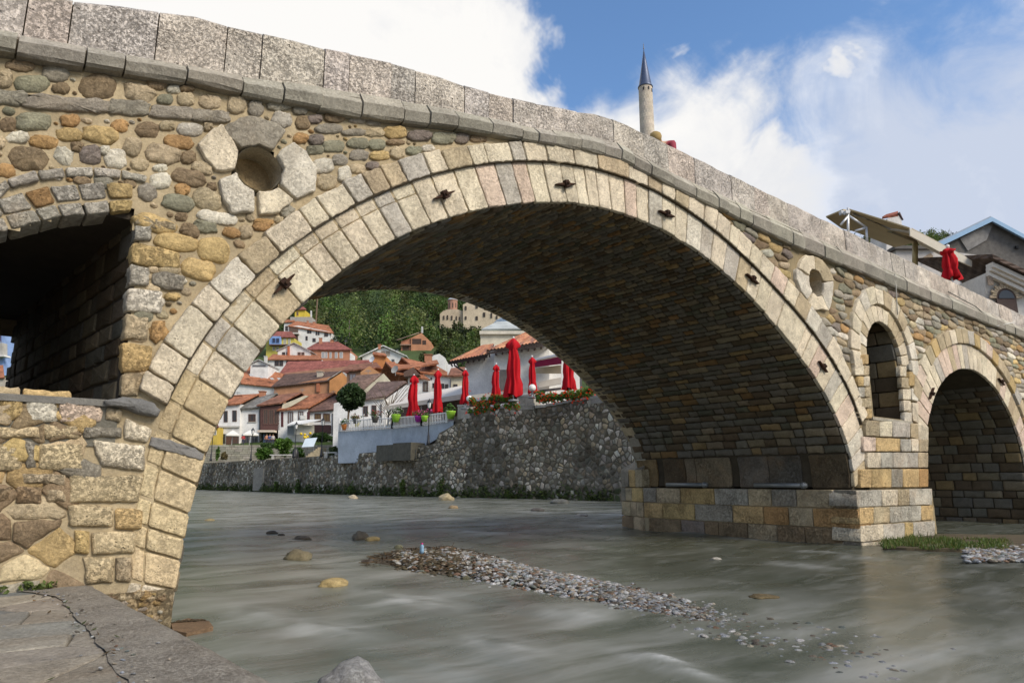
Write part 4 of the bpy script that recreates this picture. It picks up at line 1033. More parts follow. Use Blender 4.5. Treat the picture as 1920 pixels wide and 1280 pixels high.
def water_mat():
    m, n, b, o = newmat('river_water'); p = pos(n); fo = col_attr(n)
    rot = n.n('ShaderNodeMapping'); n.link(p, rot.inputs[0]); rot.inputs['Rotation'].default_value = (0, 0, -math.atan2(fy, fx)); rot.inputs['Scale'].default_value = (.26, 1.0, 1)
    n1 = n.noise(rot.outputs[0], 1.4, 5, .55, .4); n2 = n.noise(rot.outputs[0], 5.5, 4, .6, .6); n3 = n.noise(p, .12, 3, .5)
    c = n.ramp(n1, [(.34, (.105, .118, .088)), (.5, (.19, .198, .16)), (.66, (.37, .375, .34))])
    nx_, ny_ = -fy, fx; bm_ = BMID[5]; sg = 1 if (12-bm_.x)*nx_+(0-bm_.y)*ny_ > 0 else -1
    dp = n.n('ShaderNodeVectorMath', operation='DOT_PRODUCT'); n.link(p, dp.inputs[0]); dp.inputs[1].default_value = (nx_*sg, ny_*sg, 0)
    dist_ = n.math('ADD', n.math('SUBTRACT', dp.outputs['Value'], (bm_.x*nx_+bm_.y*ny_)*sg), n.math('MULTIPLY', n.math('SUBTRACT', n1, .5), 2.5))
    sx_ = n.n('ShaderNodeSeparateXYZ'); n.link(p, sx_.inputs[0])
    deep_and_reflected = n.math('MULTIPLY', n.maprange(dist_, .2, 2.6), n.maprange(sx_.outputs[1], 13, 5))  # pier side darkened: deeper channel, plus the vault's reflection painted into the colour
    c = n.mix(n.math('MULTIPLY', deep_and_reflected, .8), c, (.055, .062, .042))
    c = n.mix(n.ramp(n2, [(.5, 0.0), (.72, .32)]), c, (.42, .42, .39))
    sepf = n.n('ShaderNodeSeparateColor'); n.link(fo, sepf.inputs[0])
    c = n.mix(sepf.outputs[0], c, (.72, .72, .70))
    n.link(c, b.inputs['Base Color'])
    n.link(n.math('ADD', n.math('MULTIPLY', sepf.outputs[0], .5), n.math('ADD', .17, n.math('MULTIPLY', n1, .22))), b.inputs['Roughness'])
    b.inputs['IOR'].default_value = 1.6
    bump(n, b, n.math('ADD', n1, n.math('MULTIPLY', n2, .12)), .22, .06)
    tr = n.n('ShaderNodeBsdfTransparent'); tr.inputs[0].default_value = (.9, .88, .78, 1); mx = n.n('ShaderNodeMixShader')
    n.link(n.math('SUBTRACT', .22, n.math('MULTIPLY', sepf.outputs[0], .22)), mx.inputs[0]); n.link(b.outputs[0], mx.inputs[1]); n.link(tr.outputs[0], mx.inputs[2]); n.link(mx.outputs[0], o.inputs[0])
    return m
struct(wat.build('river', water_mat(), None, True))
bed = MB(); bed.poly([(-60, -40, -.16), (200, -40, -.16), (200, 160, -.16), (-60, 160, -.16)])
struct(bed.build('riverbed', mortar_mat('river_bed_silt', (.13, .125, .095), .5, .3)))

gb = MB(); nu2, nv2 = 90, 14
for i in range(nu2+1):
    for j in range(nv2+1):
        p = barpt(i/nu2, -1.15+2.3*j/nv2); p.z -= .012+.015*abs(noise.noise(p*9)); gb.vert(p, (.11, .09, .065))
for i in range(nu2):
    for j in range(nv2): k = i*(nv2+1)+j; gb.f.append((k, k+1, k+nv2+2, k+nv2+1))
rg = random.Random(77)
PB = [(.42,.41,.39),(.32,.32,.32),(.26,.27,.28),(.20,.17,.13),(.38,.33,.26),(.12,.10,.08),(.55,.54,.53),(.24,.15,.10),(.17,.19,.17),(.34,.36,.39)]
def pebble(mb, p, r, c, rnd, flat=.6):
    th = rnd.uniform(0, 6.28); ex = rnd.uniform(1, 1.5); ca, sa = math.cos(th), math.sin(th); n = 7; idx = []
    tx, ty = rnd.uniform(-.3, .3), rnd.uniform(-.3, .3)
    top = mb.vert(p+Vector((0, 0, r*flat*rnd.uniform(.8, 1.1))), c)
    for zz, k in ((.62, .62), (.12, 1.0), (-.5, .7)):
        ring_ = []
        for i in range(n):
            a = 2*math.pi*i/n; q = r*k*rnd.uniform(.82, 1.1); x, y = math.cos(a)*q*ex, math.sin(a)*q
            ring_.append(mb.vert(p+Vector((x*ca-y*sa, x*sa+y*ca, r*flat*zz+tx*x+ty*y)), c))
        idx.append(ring_)
    for i in range(n): mb.f.append((top, idx[0][i], idx[0][(i+1) % n]))
    for A, B in zip(idx, idx[1:]):
        for i in range(n): mb.f.append((A[i], B[i], B[(i+1) % n], A[(i+1) % n]))
for k in range(11500):
    u = rg.uniform(.09, 1.0); v = rg.gauss(0, .45+max(0, u-.5)*.9)
    if abs(v) > 1.05+max(0, u-.5)*1.6: continue
    p = barpt(u, v); 
    if u > .58: p.z = max(p.z, -.030+.030*rg.random()*(1.5-u))
    r = rg.choice([.010, .014, .018, .023, .03])*rg.uniform(.8, 1.3)*(1.25 if u < .35 else .95)
    c = jit(rg.choice(PB), .15, rg)
    if u > .55: c = tuple(x*.75 for x in c)
    if u < .25 and rg.random() < .6: c = jit((.10, .08, .05), .3, rg)
    pebble(gb, p+Vector((0, 0, r*.15)), r, c, rg)
struct(gb.build('gravel_bar', M['rubble'], None, False), 'stuff', 'grey and white pebble bar running diagonally down the middle of the river', 'gravel')
# flood debris: twigs and sodden leaves at the head of the bar
tw = MB()
for k in range(420):
    u = rg.uniform(.04, .33); v = rg.uniform(-.9, .7); p = barpt(u, v)+Vector((0, 0, rg.uniform(.0, .035)))
    d = Vector((rg.gauss(0, 1), rg.gauss(0, 1), rg.gauss(0, .18))).normalized()*rg.uniform(.03, .12)
    tw.tube([p-d, p+d*.1+Vector((0, 0, rg.uniform(0, .01))), p+d], [.004, .005, .002], jit(rg.choice([(.07,.045,.025),(.04,.03,.02),(.12,.08,.04)]), .3, rg), 4)
for k in range(500):
    u = rg.uniform(.05, .34); p = barpt(u, rg.uniform(-.9, .7))+Vector((0, 0, rg.uniform(.005, .04)))
    a = Vector((rg.gauss(0, 1), rg.gauss(0, 1), rg.gauss(0, .5))).normalized()*.025; b_ = a.cross(Vector((0, .3, 1))).normalized()*.014
    tw.poly([p-a, p+b_, p+a, p-b_], jit(rg.choice([(.10,.06,.03),(.06,.04,.025),(.16,.08,.03)]), .3, rg))
struct(tw.build('flood_debris', M['wood']), 'stuff', 'dark twigs and sodden leaves caught at the head of the pebble bar', 'debris')
# rocks
def rock(px, py, rpx, col, label, flat=.55, seed=0, ex=1.3, sink=.25, mat='rubble', detail=3, z=0.0):
    rr = random.Random(seed+px); p = onz(px, py+rpx*flat*.4, z); dist = (p-CAM).dot(FWD); r = rpx/F*dist
    bm = bmesh.new(); bmesh.ops.create_icosphere(bm, subdivisions=detail, radius=1); mb = MB(); o = rr.random()*50; th = rr.uniform(-.4, .4)
    for v in bm.verts:
        q = v.co.copy(); k = 1+.28*noise.noise(q*1.3+Vector((o, 0, 0)))+.12*noise.noise(q*3.4+Vector((o, 2, 0)))+.04*noise.noise(q*9+Vector((o, 2, 0)))
        q *= k; x, y = q.x*r, q.y*r*.8; 
        w_ = RGT*(x*math.cos(th)-y*math.sin(th))+FWD*(x*math.sin(th)+y*math.cos(th)); w_.z = q.z*r*flat
        mb.vert(p+w_+Vector((0, 0, r*flat*(.5-sink))), jit(col, .06, rr))
    mb.f = [tuple(v.index for v in f.verts) for f in bm.faces]; bm.free()
    return tag(mb.build('river_rock', M[mat], None, True, loc=(p.x, p.y, 0)), label, 'rock', 'rocks in the river')
for a in [(557,1043,25,(.22,.19,.12),'rounded olive brown rock alone in the water left of the pebble bar'),(626,1094,27,(.50,.38,.18),'low pitted yellow rock in the smooth water below the pebble bar',.4),
          (662,1292,62,(.33,.32,.30),'large smooth grey boulder cut off by the bottom edge',.8),(676,1005,14,(.15,.13,.10),'pointed dark wedge of rock upstream of the pebble bar',.8),(699,1010,14,(.42,.31,.14),'yellow rock touching the pointed dark one',.35),
          (566,1009,16,(.11,.09,.07),'flat dark debris covered rock above the olive brown rock',.35),(510,999,11,(.10,.08,.06),'small dark rock furthest left of the dark ones',.45),(836,934,14,(.38,.31,.19),'big tan rock under the river wall',.7),
          (850,951,10,(.30,.22,.13),'small brown rock just in front of the big tan rock',.5),(662,932,9,(.48,.40,.28),'pale tan rock near the foot of the low wall',.6),(1050,941,17,(.16,.16,.14),'low dark grey rock at the foot of the tall wall',.4),
          (1008,956,12,(.12,.11,.10),'dark wet rock with white water beside the tall wall',.4),(393,975,9,(.36,.28,.14),'small yellowish rock close to the left arch leg',.4),(1090,966,12,(.34,.30,.25),'speckled rock in the rapids beside the tall wall',.3),
          (485,918,6,(.5,.46,.38),'tiny pale rock under the drain stain of the low wall',.8),(548,1016,8,(.14,.12,.09),'small low dark stone beside the flat debris covered rock',.3),(747,1025,8,(.2,.2,.13),'greenish square rock at the tip of the pebble bar',.6),
          (1342,1047,10,(.45,.42,.36),'pale rock breaking the rapids right of the pebble bar',.3),(1430,1118,26,(.16,.12,.06),'broad brown rock just breaking the dark water right of the bar',.18),(527,1002,6,(.1,.08,.06),'tiny dark stone right of the furthest left dark rock',.5),
          (690,1052,12,(.12,.1,.09),'dark rock trailing the left end of the pebble bar',.35),(873,1085,9,(.1,.1,.06),'mossy dark stone under the lower edge of the bar',.6)]:
    rock(*a)
bt = thing('crushed_bottle', 'crushed blue plastic bottle lying on the head of the pebble bar', 'bottle', onz(791, 1036, .1))
mb = MB(); p = onz(791, 1036, .1); mb.lathe(p, [(.012, -.01), (.03, 0), (.033, .04), (.026, .06), (.033, .09), (.012, .12)], 10, (.22, .36, .5), .12, 3); mb.build('bottle_body', M['paint'], bt, True)
mb = MB(); mb.lathe(p+Vector((0, 0, .12)), [(.015, 0), (.015, .018), (.001, .02)], 8, (.6, .05, .25)); mb.build('cap', M['paint'], bt)
# brick slab at the foot of the arch leg
mb = MB(); q = [onz(*p, .03) for p in [(321,1168),(352,1158),(392,1163),(400,1174),(350,1186),(324,1180)]]
mb.prism(q, (0, 0, -.09), (.25, .16, .09)); 
for k in range(60):
    a_ = rg.random(); b_ = rg.random(); pebble(mb, q[0].lerp(q[2], a_).lerp(q[1], b_*.4)+Vector((0, 0, .004)), rg.uniform(.006, .014), jit((.10, .07, .04), .3, rg), rg)
tag(mb.build('stone_slab', M['rubble'], None, False, loc=tuple(q[0])), 'small brown slab covered in wet leaves at the foot of the left arch leg', 'slab')

# walkway on the near bank
ZW = .375
eo = [onz(*p, ZW) for p in [(180,1100),(345,1186),(530,1285)]]; ei = [onz(*p, ZW) for p in [(60,1110),(112,1120),(185,1205),(222,1260),(262,1300)]]
dirn = (eo[2]-eo[1]).normalized(); dirn2 = (ei[-1]-ei[-2]).normalized()
eo = [Vector((eo[0].x, .1, ZW))]+eo+[eo[2]+dirn*2.5]; ei = [Vector((ei[0].x-.1, .1, ZW))]+ei+[ei[-1]+dirn2*2.2]
kb = MB(); rk = random.Random(9)
def densify(L, st):
    out = [L[0]]
    for a, b in zip(L, L[1:]):
        n = max(1, int((b-a).length/st))
        out += [a.lerp(b, k/n) for k in range(1, n+1)]
    return out
A = densify(ei, .12); Bq = densify(eo, .12)
nk = 60
def samp(L, t): k = t*(len(L)-1); i = min(int(k), len(L)-2); return L[i].lerp(L[i+1], k-i)
rows_ = []
for i in range(nk+1):
    t = i/nk; a = samp(A, t); b = samp(Bq, t); a = a+Vector((rk.uniform(-.012, .012), 0, 0)); r_ = []
    for j in range(9): 
        p = a.lerp(b, j/8); p.z += .006*noise.noise(p*5)+.003*noise.noise(p*17); 
        if j == 8: p.z -= .012
        r_.append(kb.vert(p, (.36, .32, .26)))
    pb_ = b+Vector((.012, 0, -.03)); r_.append(kb.vert(pb_, (.28, .245, .195))); pc = Vector((pb_.x+.02, pb_.y, -.4)); r_.append(kb.vert(pc, (.2, .17, .13))); rows_.append(r_)
for r0, r1 in zip(rows_, rows_[1:]):
    for j in range(len(r0)-1): kb.f.append((r0[j], r0[j+1], r1[j+1], r1[j]))
walk = thing('walkway_kerb', 'wide worn concrete kerb along the near bank, running into the bridge foot', 'kerb', tuple(eo[1]))
kb.build('kerb', stone_mat('kerb_concrete', 1.6, .6, .35, .45, .8, blot=.35), walk, True)
pv = MB(); rk = random.Random(19)
P = scatter((-3.6, -8, 1.8, .2), (.85, .36), lambda a, b: True, .3, rk)
ixs = [p.x for p in ei][::-1]; iys = [p.y for p in ei][::-1]
def edge_x(y): return float(np.interp(y, sorted(p.y for p in ei), [p.x for p in sorted(ei, key=lambda q: q.y)]))
for poly in voronoi_cells([(a, b*2) for a, b in P], (-3.6, -16, 1.9, .4)):
    if len(poly) < 3: continue
    q = [Vector((a, b/2)) for a, b in poly]; c = sum(q, Vector((0, 0)))/len(q)
    q = [Vector((min(v.x, edge_x(v.y)+.024), v.y)) for v in q]; c = sum(q, Vector((0, 0)))/len(q)
    if max(v.x for v in q)-min(v.x for v in q) < .05 or c.x > edge_x(c.y): continue
    stone(pv, outline(shrink(q, .006), .12, .006, rnd=rk), lambda s, t, h: (s, t, ZW-.02+h), rk.uniform(.010, .016), jit(rk.choice([(.34,.30,.24),(.28,.27,.23),(.37,.32,.25),(.21,.215,.195),(.31,.27,.21)]), .1, rk), .014, .02, .0012, .3, rnd=rk)
struct(pv.build('flagstone_paving', stone_mat('flagstone', 1.2, .35, .45, .6, .6, blot=.3), None, True))
gr = MB(); gr.poly([(-14, -20, ZW-.022), (edge_x(-8)+.25, -20, ZW-.022), (edge_x(-8)+.25, -8, ZW-.022), (edge_x(-4)+.2, -4, ZW-.022), (edge_x(0)+.15, .1, ZW-.03), (-14, .1, ZW-.022)])
gr.box((-14, 0, -.4), (10.7, 0, 0), (0, 9, 0), (0, 0, ZW+.37)); gr.box((-14, 5.2, -.4), (14.9, 0, 0), (0, 2.2, 0), (0, 0, ZW+.37))
struct(gr.build('near_bank', mortar_mat('bank_soil', (.2, .175, .13))))
lt = MB()
for k in range(240):
    t = rk.random(); p = samp(A, t) if rk.random() < .6 else Vector((rk.uniform(-1.2, .8), rk.uniform(-4.5, 0), 0)); p = Vector((p.x+rk.gauss(0, .05), p.y, ZW+.004))
    if p.x > edge_x(p.y)+.5: continue
    if rk.random() < .6: pebble(lt, p, rk.uniform(.004, .011), jit(rk.choice(PB), .2, rk), rk)
    else:
        q = Vector((rk.gauss(0, 1), rk.gauss(0, 1), .2)).normalized()*.018; w2 = q.cross(UP).normalized()*.009; lt.poly([p-q, p+w2, p+q+UP*.004, p-w2], jit(rk.choice([(.20,.11,.04),(.12,.08,.04),(.08,.10,.03)]), .2, rk))
struct(lt.build('path_litter', M['rubble']), 'stuff', 'grit and small fallen leaves lying along the kerb joint', 'litter')
wd = MB()
for k in range(26):
    p = Vector((rk.uniform(-1.4, .8), -.03-rk.random()*.05, ZW)); wd.leaves(p+UP*.03, (.06, .03, .04), 16, .02, (.09, .12, .03), rnd=rk, lumps=2)
struct(wd.build('path_weeds', M['leaf']), 'stuff', 'small weeds growing where the paving meets the bridge foot', 'weeds')
# grass and gravel bank beside the pier
rg = random.Random(5)
gm = MB()
gp = [onz(*p, .02) for p in [(1655,1028),(1700,1030),(1800,1032),(1880,1030),(1990,1035),(1990,1005),(1850,1004),(1760,1003),(1690,1010)]]
gm.prism([p-Vector((0, 0, .03)) for p in gp], (0, 0, .06), (.10, .08, .05))
gm_o = gm.build('grass_bank', mortar_mat('dark_soil', (.10, .08, .05))); struct(gm_o)
gs_ = MB()
for k in range(5200):
    a, b = rg.random(), rg.random(); p = onz(1655+a*235+rg.gauss(0, 5), 1026-b*18+4*noise.noise(Vector((a*9, 0, 0)))+(3 if a > .3 else 0), .04)
    if noise.noise(p*2.3) < -.25: continue
    h = rg.uniform(.03, .15)*(1.2-a*.6)*(.4+1.1*abs(noise.noise(p*3)))*1.3; d = Vector((rg.gauss(0, .4), rg.gauss(0, .4), 1)).normalized()*h; s_ = Vector((rg.gauss(0, 1), rg.gauss(0, 1), 0)).normalized()*.008
    c = jit(rg.choice([(.07,.12,.025),(.10,.15,.035),(.05,.08,.02),(.16,.15,.06)]), .2, rg)
    i = len(gs_.v); gs_.v += [tuple(p-s_), tuple(p+s_), tuple(p+d*.6+s_*.7), tuple(p+d)]; gs_.c += [c]*4; gs_.f.append((i, i+1, i+2, i+3))
struct(gs_.build('grass', M['leaf']), 'stuff', 'short bright green grass on the bank beside the pier', 'grass')
g3 = MB()
for k in range(900):
    p = onz(rg.uniform(1810, 2000), rg.uniform(1022, 1052), .03); pebble(g3, p, rg.uniform(.02, .06), jit(rg.choice(PB), .2, rg), rg)
struct(g3.build('bank_gravel', M['rubble']), 'stuff', 'pale gravel at the water edge right of the grass', 'gravel')

# ================================================================ FAR RIVER WALL
WP = [Vector((30.5, 6, 0)), Vector((27.85, 25.9, 0)), Vector((24.6, 40.4, 0)), Vector((24.1, 57.3, 0)), Vector((22.5, 88.1, 0)), Vector((19, 97, 0)), Vector((-40, 112, 0))]
wl_ = [0]
for a, b in zip(WP, WP[1:]): wl_.append(wl_[-1]+(b-a).length)
def wpos(s):
    for i in range(len(WP)-1):
        if s <= wl_[i+1] or i == len(WP)-2:
            t = (s-wl_[i])/(wl_[i+1]-wl_[i]); d = (WP[i+1]-WP[i]).normalized(); return WP[i].lerp(WP[i+1], t), Vector((-d.y, d.x, 0))
def s_at_px(px):
    best = min(np.linspace(0, wl_[5], 1500), key=lambda s: abs(pix(wpos(s)[0])[0]-px)); return float(best)
def pix(p):
    v = p-CAM; f_ = v.dot(FWD); z = v.z; u = v.dot(RGT)
    zc = f_*math.cos(PITCH)+z*math.sin(PITCH); yc = -f_*math.sin(PITCH)+z*math.cos(PITCH); return 960+F*u/zc, 640-F*yc/zc
def topat(px, py):
    s = s_at_px(px); p = wpos(s)[0]; d = (p-CAM).dot(FWD); return s, at(px, py, d).z
TW = [(0, 5.6), (wl_[1], 5.6)]+[topat(*q) for q in [(1150,742),(1100,748),(1000,758),(900,768),(868,772),(858,790),(838,803),(822,812),(815,832),(780,836),(720,846),(640,852),(520,860),(400,867)]]+[(wl_[5], 3.1), (wl_[6], 3.0)]
TW = sorted(TW)
wtop = ip(TW)
rw = thing('river_wall', 'mottled grey and white rubble river wall, tall at the right, low to the left', 'wall', tuple(WP[2]))
st_ = MB(); rr = random.Random(12)
def wfn(s, t, h):
    p, n = wpos(s); p = p+(-n if n.dot(CAM-p) < 0 else n)*(h+(5.5-t)*.05); return (p.x, p.y, t)
P = scatter((6, -.1, wl_[5], 6.2), (.34, .28), lambda a, b: b < wtop(a)+.2 , .49, rr)
wcol = [(.25,.245,.22),(.20,.20,.18),(.16,.155,.135),(.12,.11,.09),(.34,.335,.31),(.10,.09,.07),(.23,.20,.15),(.14,.14,.12)]
for poly in voronoi_cells(P, (6, -.1, wl_[5], 6.3)):
    if len(poly) < 3: continue
    q = [Vector(v) for v in poly]; c = sum(q, Vector((0, 0)))/len(q)
    if c.y > wtop(c.x)-.02: continue
    q = [Vector((v.x, min(v.y, wtop(v.x)))) for v in q]
    k = rr.random()
    cc = tuple(x*k_ for x, k_ in zip(jit(rr.choice(wcol), .22, rr), (1.5, 1.38, 1.2)))
    damp = noise.noise(Vector((c.x*.22, c.y*.12, 3))); 
    if rr.random() < .03: continue
    if damp > .12: cc = tuple(x*.55 for x in cc)
    if c.y < .7 and rr.random() < .6: cc = jit((.06, .07, .03), .25, rr)
    stone(st_, outline(shrink(q, rr.uniform(.008, .05)), .25, .015, rr.choice([0, 1]), rr), wfn, rr.uniform(.015, .06), cc, .045, .04, .012, .4, rnd=rr)
st_.build('wall_stones', M['riverwall'], rw, True)
wm = MB(); ss = np.arange(0, wl_[6], .35)
for s0, s1 in zip(ss, ss[1:]):
    zs = [-.5, .8, 2, wtop(s0)]; 
    a0, a1 = wfn(s0, -.5, 0), wfn(s1, -.5, 0); t0, t1 = wtop(s0), wtop(s1)
    wm.poly([a0, a1, wfn(s1, t1, 0), wfn(s0, t0, 0)]); 
    b0, b1 = wfn(s0, t0, -.6), wfn(s1, t1, -.6)
    wm.poly([wfn(s0, t0, 0), wfn(s1, t1, 0), b1, b0]); wm.poly([b0, b1, (b1[0], b1[1], -.5), (b0[0], b0[1], -.5)])
wm.build('wall_mortar', M['mortar_river'], rw)
# coping of the tall part
cp = MB(); s = 15
while s < TW[8][0] if False else s < s_at_px(872):
    e = s+rr.uniform(.5, .9); z = wtop(s)
    q = [wfn(s+.01, z-.05, .1), wfn(e-.01, z-.05, .1), wfn(e-.01, z-.05, -.55), wfn(s+.01, z-.05, -.55)]
    cp.prism(q, (0, 0, .16), jit((.36, .34, .29), .12, rr)); s = e
cp.build('coping', M['riverwall'], rw)
# pier stubs of the parapet at the terrace edge
for px0, px1, y0, y1 in ((857,880,758,785),(973,1003,740,768),(1113,1140,722,756)):
    mb = MB(); s0, s1 = s_at_px(px1), s_at_px(px0); z0, z1 = topat((px0+px1)/2, y1)[1], topat((px0+px1)/2, y0)[1]
    mb.prism([wfn(s0, z0, .06), wfn(s1, z0, .06), wfn(s1, z0, -.6), wfn(s0, z0, -.6)], (0, 0, z1-z0-.1), (.33, .31, .26))
    mb.prism([wfn(s0-.05, z1-.1, .12), wfn(s1+.05, z1-.1, .12), wfn(s1+.05, z1-.1, -.66), wfn(s0-.05, z1-.1, -.66)], (0, 0, .1), (.38, .37, .33))
    mb.build('parapet_stub', M['riverwall'], rw)
# plants along the waterline
ms = MB()
for k in range(5200):
    s = rr.uniform(15, wl_[4]); dens = noise.noise(Vector((s*.6, 0, 5)))+.45
    if rr.random() > dens: continue
    z = abs(rr.gauss(0, .3))+.02; p = Vector(wfn(s, z, rr.uniform(.02, .35)*(1-min(1, z))+.04))
    ms.leaves(p, (.1, .1, .1), 5, .07, jit(rr.choice([(.045,.07,.018),(.07,.10,.025),(.035,.045,.015)]), .2, rr), rnd=rr, lumps=1)
for px in (525, 567, 668, 763, 835):
    s = s_at_px(px); p = Vector(wfn(s, .6, .15)); ms.leaves(p, (.4, .3, .8), 260, .09, (.06, .10, .02), rnd=rr)
struct(ms.build('waterline_weeds', M['leaf']), 'stuff', 'dark green moss and weeds along the foot of the river wall', 'weeds')
# concrete outfall block standing out of the wall, drain stain, pipe rail
ob = thing('concrete_block', 'dark weathered concrete block sticking out of the river wall top', 'block', tuple(wpos(s_at_px(750))[0]))
for px0, px1, y0, y1, hh in ((718,748,834,864,.55),(749,783,830,863,.65)):
    mb = MB(); s0, s1 = s_at_px(px1), s_at_px(px0); d = (wpos((s0+s1)/2)[0]-CAM).dot(FWD)-.4; z1 = at(750, y0, d).z; z0 = at(750, y1, d).z
    q = [wfn(s0, z0, hh), wfn(s1, z0, hh), wfn(s1, z0, -.7), wfn(s0, z0, -.7)]; mb.prism(q, (0, 0, z1-z0), (.10, .092, .07)); mb.build('block', M['concrete'], ob)
rl = MB(); a_ = s_at_px(784); b_ = s_at_px(874)
zr_ = topat(784, 860)[1]; rl.tube([wfn(a_, topat(784, 842)[1], .25), wfn(a_, zr_, .25), wfn(b_, topat(874, 838)[1], .25)], .035, (.12, .12, .11), 8)
tag(rl.build('pipe_rail', M['metal'], None, True, loc=wfn(a_, zr_, .25)), 'thin grey pipe running along the river wall under the lamp', 'pipe')
sp = MB(); s = s_at_px(498); 
sp.prism([wfn(s+.05, 0.1, .12), wfn(s+1.5, 0.1, .5), wfn(s+1.4, 0.1, -.1), wfn(s, .1, -.1)], (.0, .0, 2.2), (.22, .21, .18)); 
tag(sp.build('buttress_slab', M['concrete'], None, False, loc=wfn(s, 0, 0)), 'narrow leaning concrete slab against the low river wall', 'slab')
# ================================================================ GROUND OF THE FAR BANK, HILL, FOREST
def zc(rel): return rel+CZ
def hill(d, lat):
    if d < 98: return zc(4.5)
    u = lat/d; s = .35*(1+.10*noise.noise(Vector((lat*.012, d*.008, 2))))
    z = 4.6+(min(d, 250)-98)*s
    if d > 250: z += (d-250)*.62
    z = min(z, (.352-.0*u)*d+5*noise.noise(Vector((lat*.01, 1, 7))))
    if d > 480: z -= (d-480)*.1
    return zc(z+1.2*noise.noise(Vector((lat*.05, d*.05, 0))))
hm = MB(); dd_ = np.r_[np.linspace(93, 300, 60), np.linspace(310, 700, 30)]; ll = np.linspace(-1.3, 1.6, 90)
for d in dd_:
    for u in ll: 
        p = plane_dl(d, u*d); p.z = hill(d, u*d) if d > 94 else -1; hm.vert(p, (.06, .09, .025))
for i in range(len(dd_)-1):
    for j in range(len(ll)-1): k = i*len(ll)+j; hm.f.append((k, k+1, k+len(ll)+1, k+len(ll)))
struct(hm.build('hill', plain('hillside', .95, .5, .05), None, True))
q4 = MB()
inner = []; outer = []
for s in np.linspace(s_at_px(838), wl_[5], 24):
    a = wfn(s, 0, -.5); inner.append((a[0], a[1], wtop(s)-.12))
b_ = [plane_dl(95, -62, inner[-1][2]), plane_dl(95, -20, 3.0), plane_dl(60, 30, 3.2)]
q4.poly([Vector(p) for p in inner]+[Vector((26, 100, 3.0)), Vector((60, 90, 3.0)), Vector((70, 50, 3.1)), Vector((34, 41, 3.2))], (.30, .28, .24))
struct(q4.build('quay', mortar_mat('quay_paving', (.22, .2, .17), .5)))
tz = topat(1000, 758)[1]-.25                       # restaurant terrace level
q5 = MB(); s0, s1 = 15, s_at_px(870)
pl_ = [wfn(s, 0, -.4) for s in np.linspace(s0, s1, 10)]
q5.prism([(p[0], p[1], 1.0) for p in pl_]+[(30, 50, 1.0), (60, 80, 1.0), (100, 60, 1.0), (90, -20, 1.0), (36, 2, 1.0)], (0, 0, tz-1.0), (.3, .28, .25))
struct(q5.build('terrace_ground', mortar_mat('terrace_paving', (.22, .2, .17), .5)))
gnd = MB(); gnd.poly([(-900, 99, -.3), (900, 99, -.3), (900, 1200, -.3), (-900, 1200, -.3)], (.06, .07, .03)); gnd.poly([(32, -300, 1.0), (900, -300, 1.0), (900, 99, 1.0), (32, 99, 1.0)], (.2, .19, .16))
gnd.poly([(-900, -400, .2), (-14, -400, .2), (-14, 99, .2), (-900, 99, .2)], (.08, .09, .04))
struct(gnd.build('ground', plain('earth', .95, .4, .1)))
# forest on the hill
rf = random.Random(33); fo_ = MB()
def inview(p): x, y = pix(p); return x, y
nc = 0; greens = [(.055,.095,.022),(.08,.13,.032),(.03,.055,.018),(.11,.15,.04),(.075,.095,.03),(.025,.042,.016),(.12,.14,.05),(.06,.068,.026),(.035,.06,.02)]
k = 0
while nc < 1500 and k < 60000:
    k += 1
    d = rf.uniform(105, 520); px_ = rf.choice([rf.uniform(-20, 20) if rf.random() < .15 else rf.uniform(520, 1010), rf.uniform(530, 1000), rf.uniform(1650, 1960)]) if rf.random() < .85 else rf.uniform(200, 2200)
    lat = (px_-960)/F*d*1.0; p = plane_dl(d, lat*1.02); 
    if px_ > 1300 and d < 380: continue
    lowb = 150+15*noise.noise(Vector((lat*.05, 3, 1)))
    if px_ > 60 and px_ < 640 and d < 190: continue
    if px_ >= 640 and px_ < 760 and d < 166: continue
    if d < (158 if px_ < 860 else 120): continue
    p.z = hill(d, lat*1.02); x, y = inview(p)
    if 800 < x < 1000 and 565 < y < 630 and d < 245: continue      # in front of the ruin
    if 735 < x < 815 and 600 < y < 680 and d < 182: continue
    r = rf.uniform(3.2, 6.8); 
    if 795 < x < 1000 and 600 < y < 700 and d < 240: r *= .42
    base_c = tuple(x*1.12 for x in jit(rf.choice(greens), .4, rf))
    nl = int(340*(190/d)**.7)+40
    sz = .40*(d/220)**.6
    con = rf.random() < .2
    fo_.leaves(p+Vector((0, 0, r*.75)), (r*(.45 if con else 1), r*(.45 if con else 1), r*(1.5 if con else rf.uniform(.8, 1.1))), nl, sz*.98, base_c, .25, .6, 6, rf)
    nc += 1
k = 0
while k < 750:
    d = rf.uniform(170, 480); px_ = rf.choice([rf.uniform(-1400, 520), rf.uniform(1010, 1600)]); p = plane_dl(d, (px_-960)/F*d); p.z = hill(d, (px_-960)/F*d)
    if px_ > 1000 and pix(p)[1] < 520: k += 1; continue
    r = rf.uniform(4, 8); fo_.leaves(p+Vector((0, 0, r*.75)), (r, r, r*.9), 110, .6, tuple(x*1.12 for x in jit(rf.choice(greens), .4, rf)), .25, .6, 6, rf); k += 1
struct(fo_.build('forest', M['leaf']), 'stuff', 'dense mixed green forest covering the hill behind the old town', 'forest')

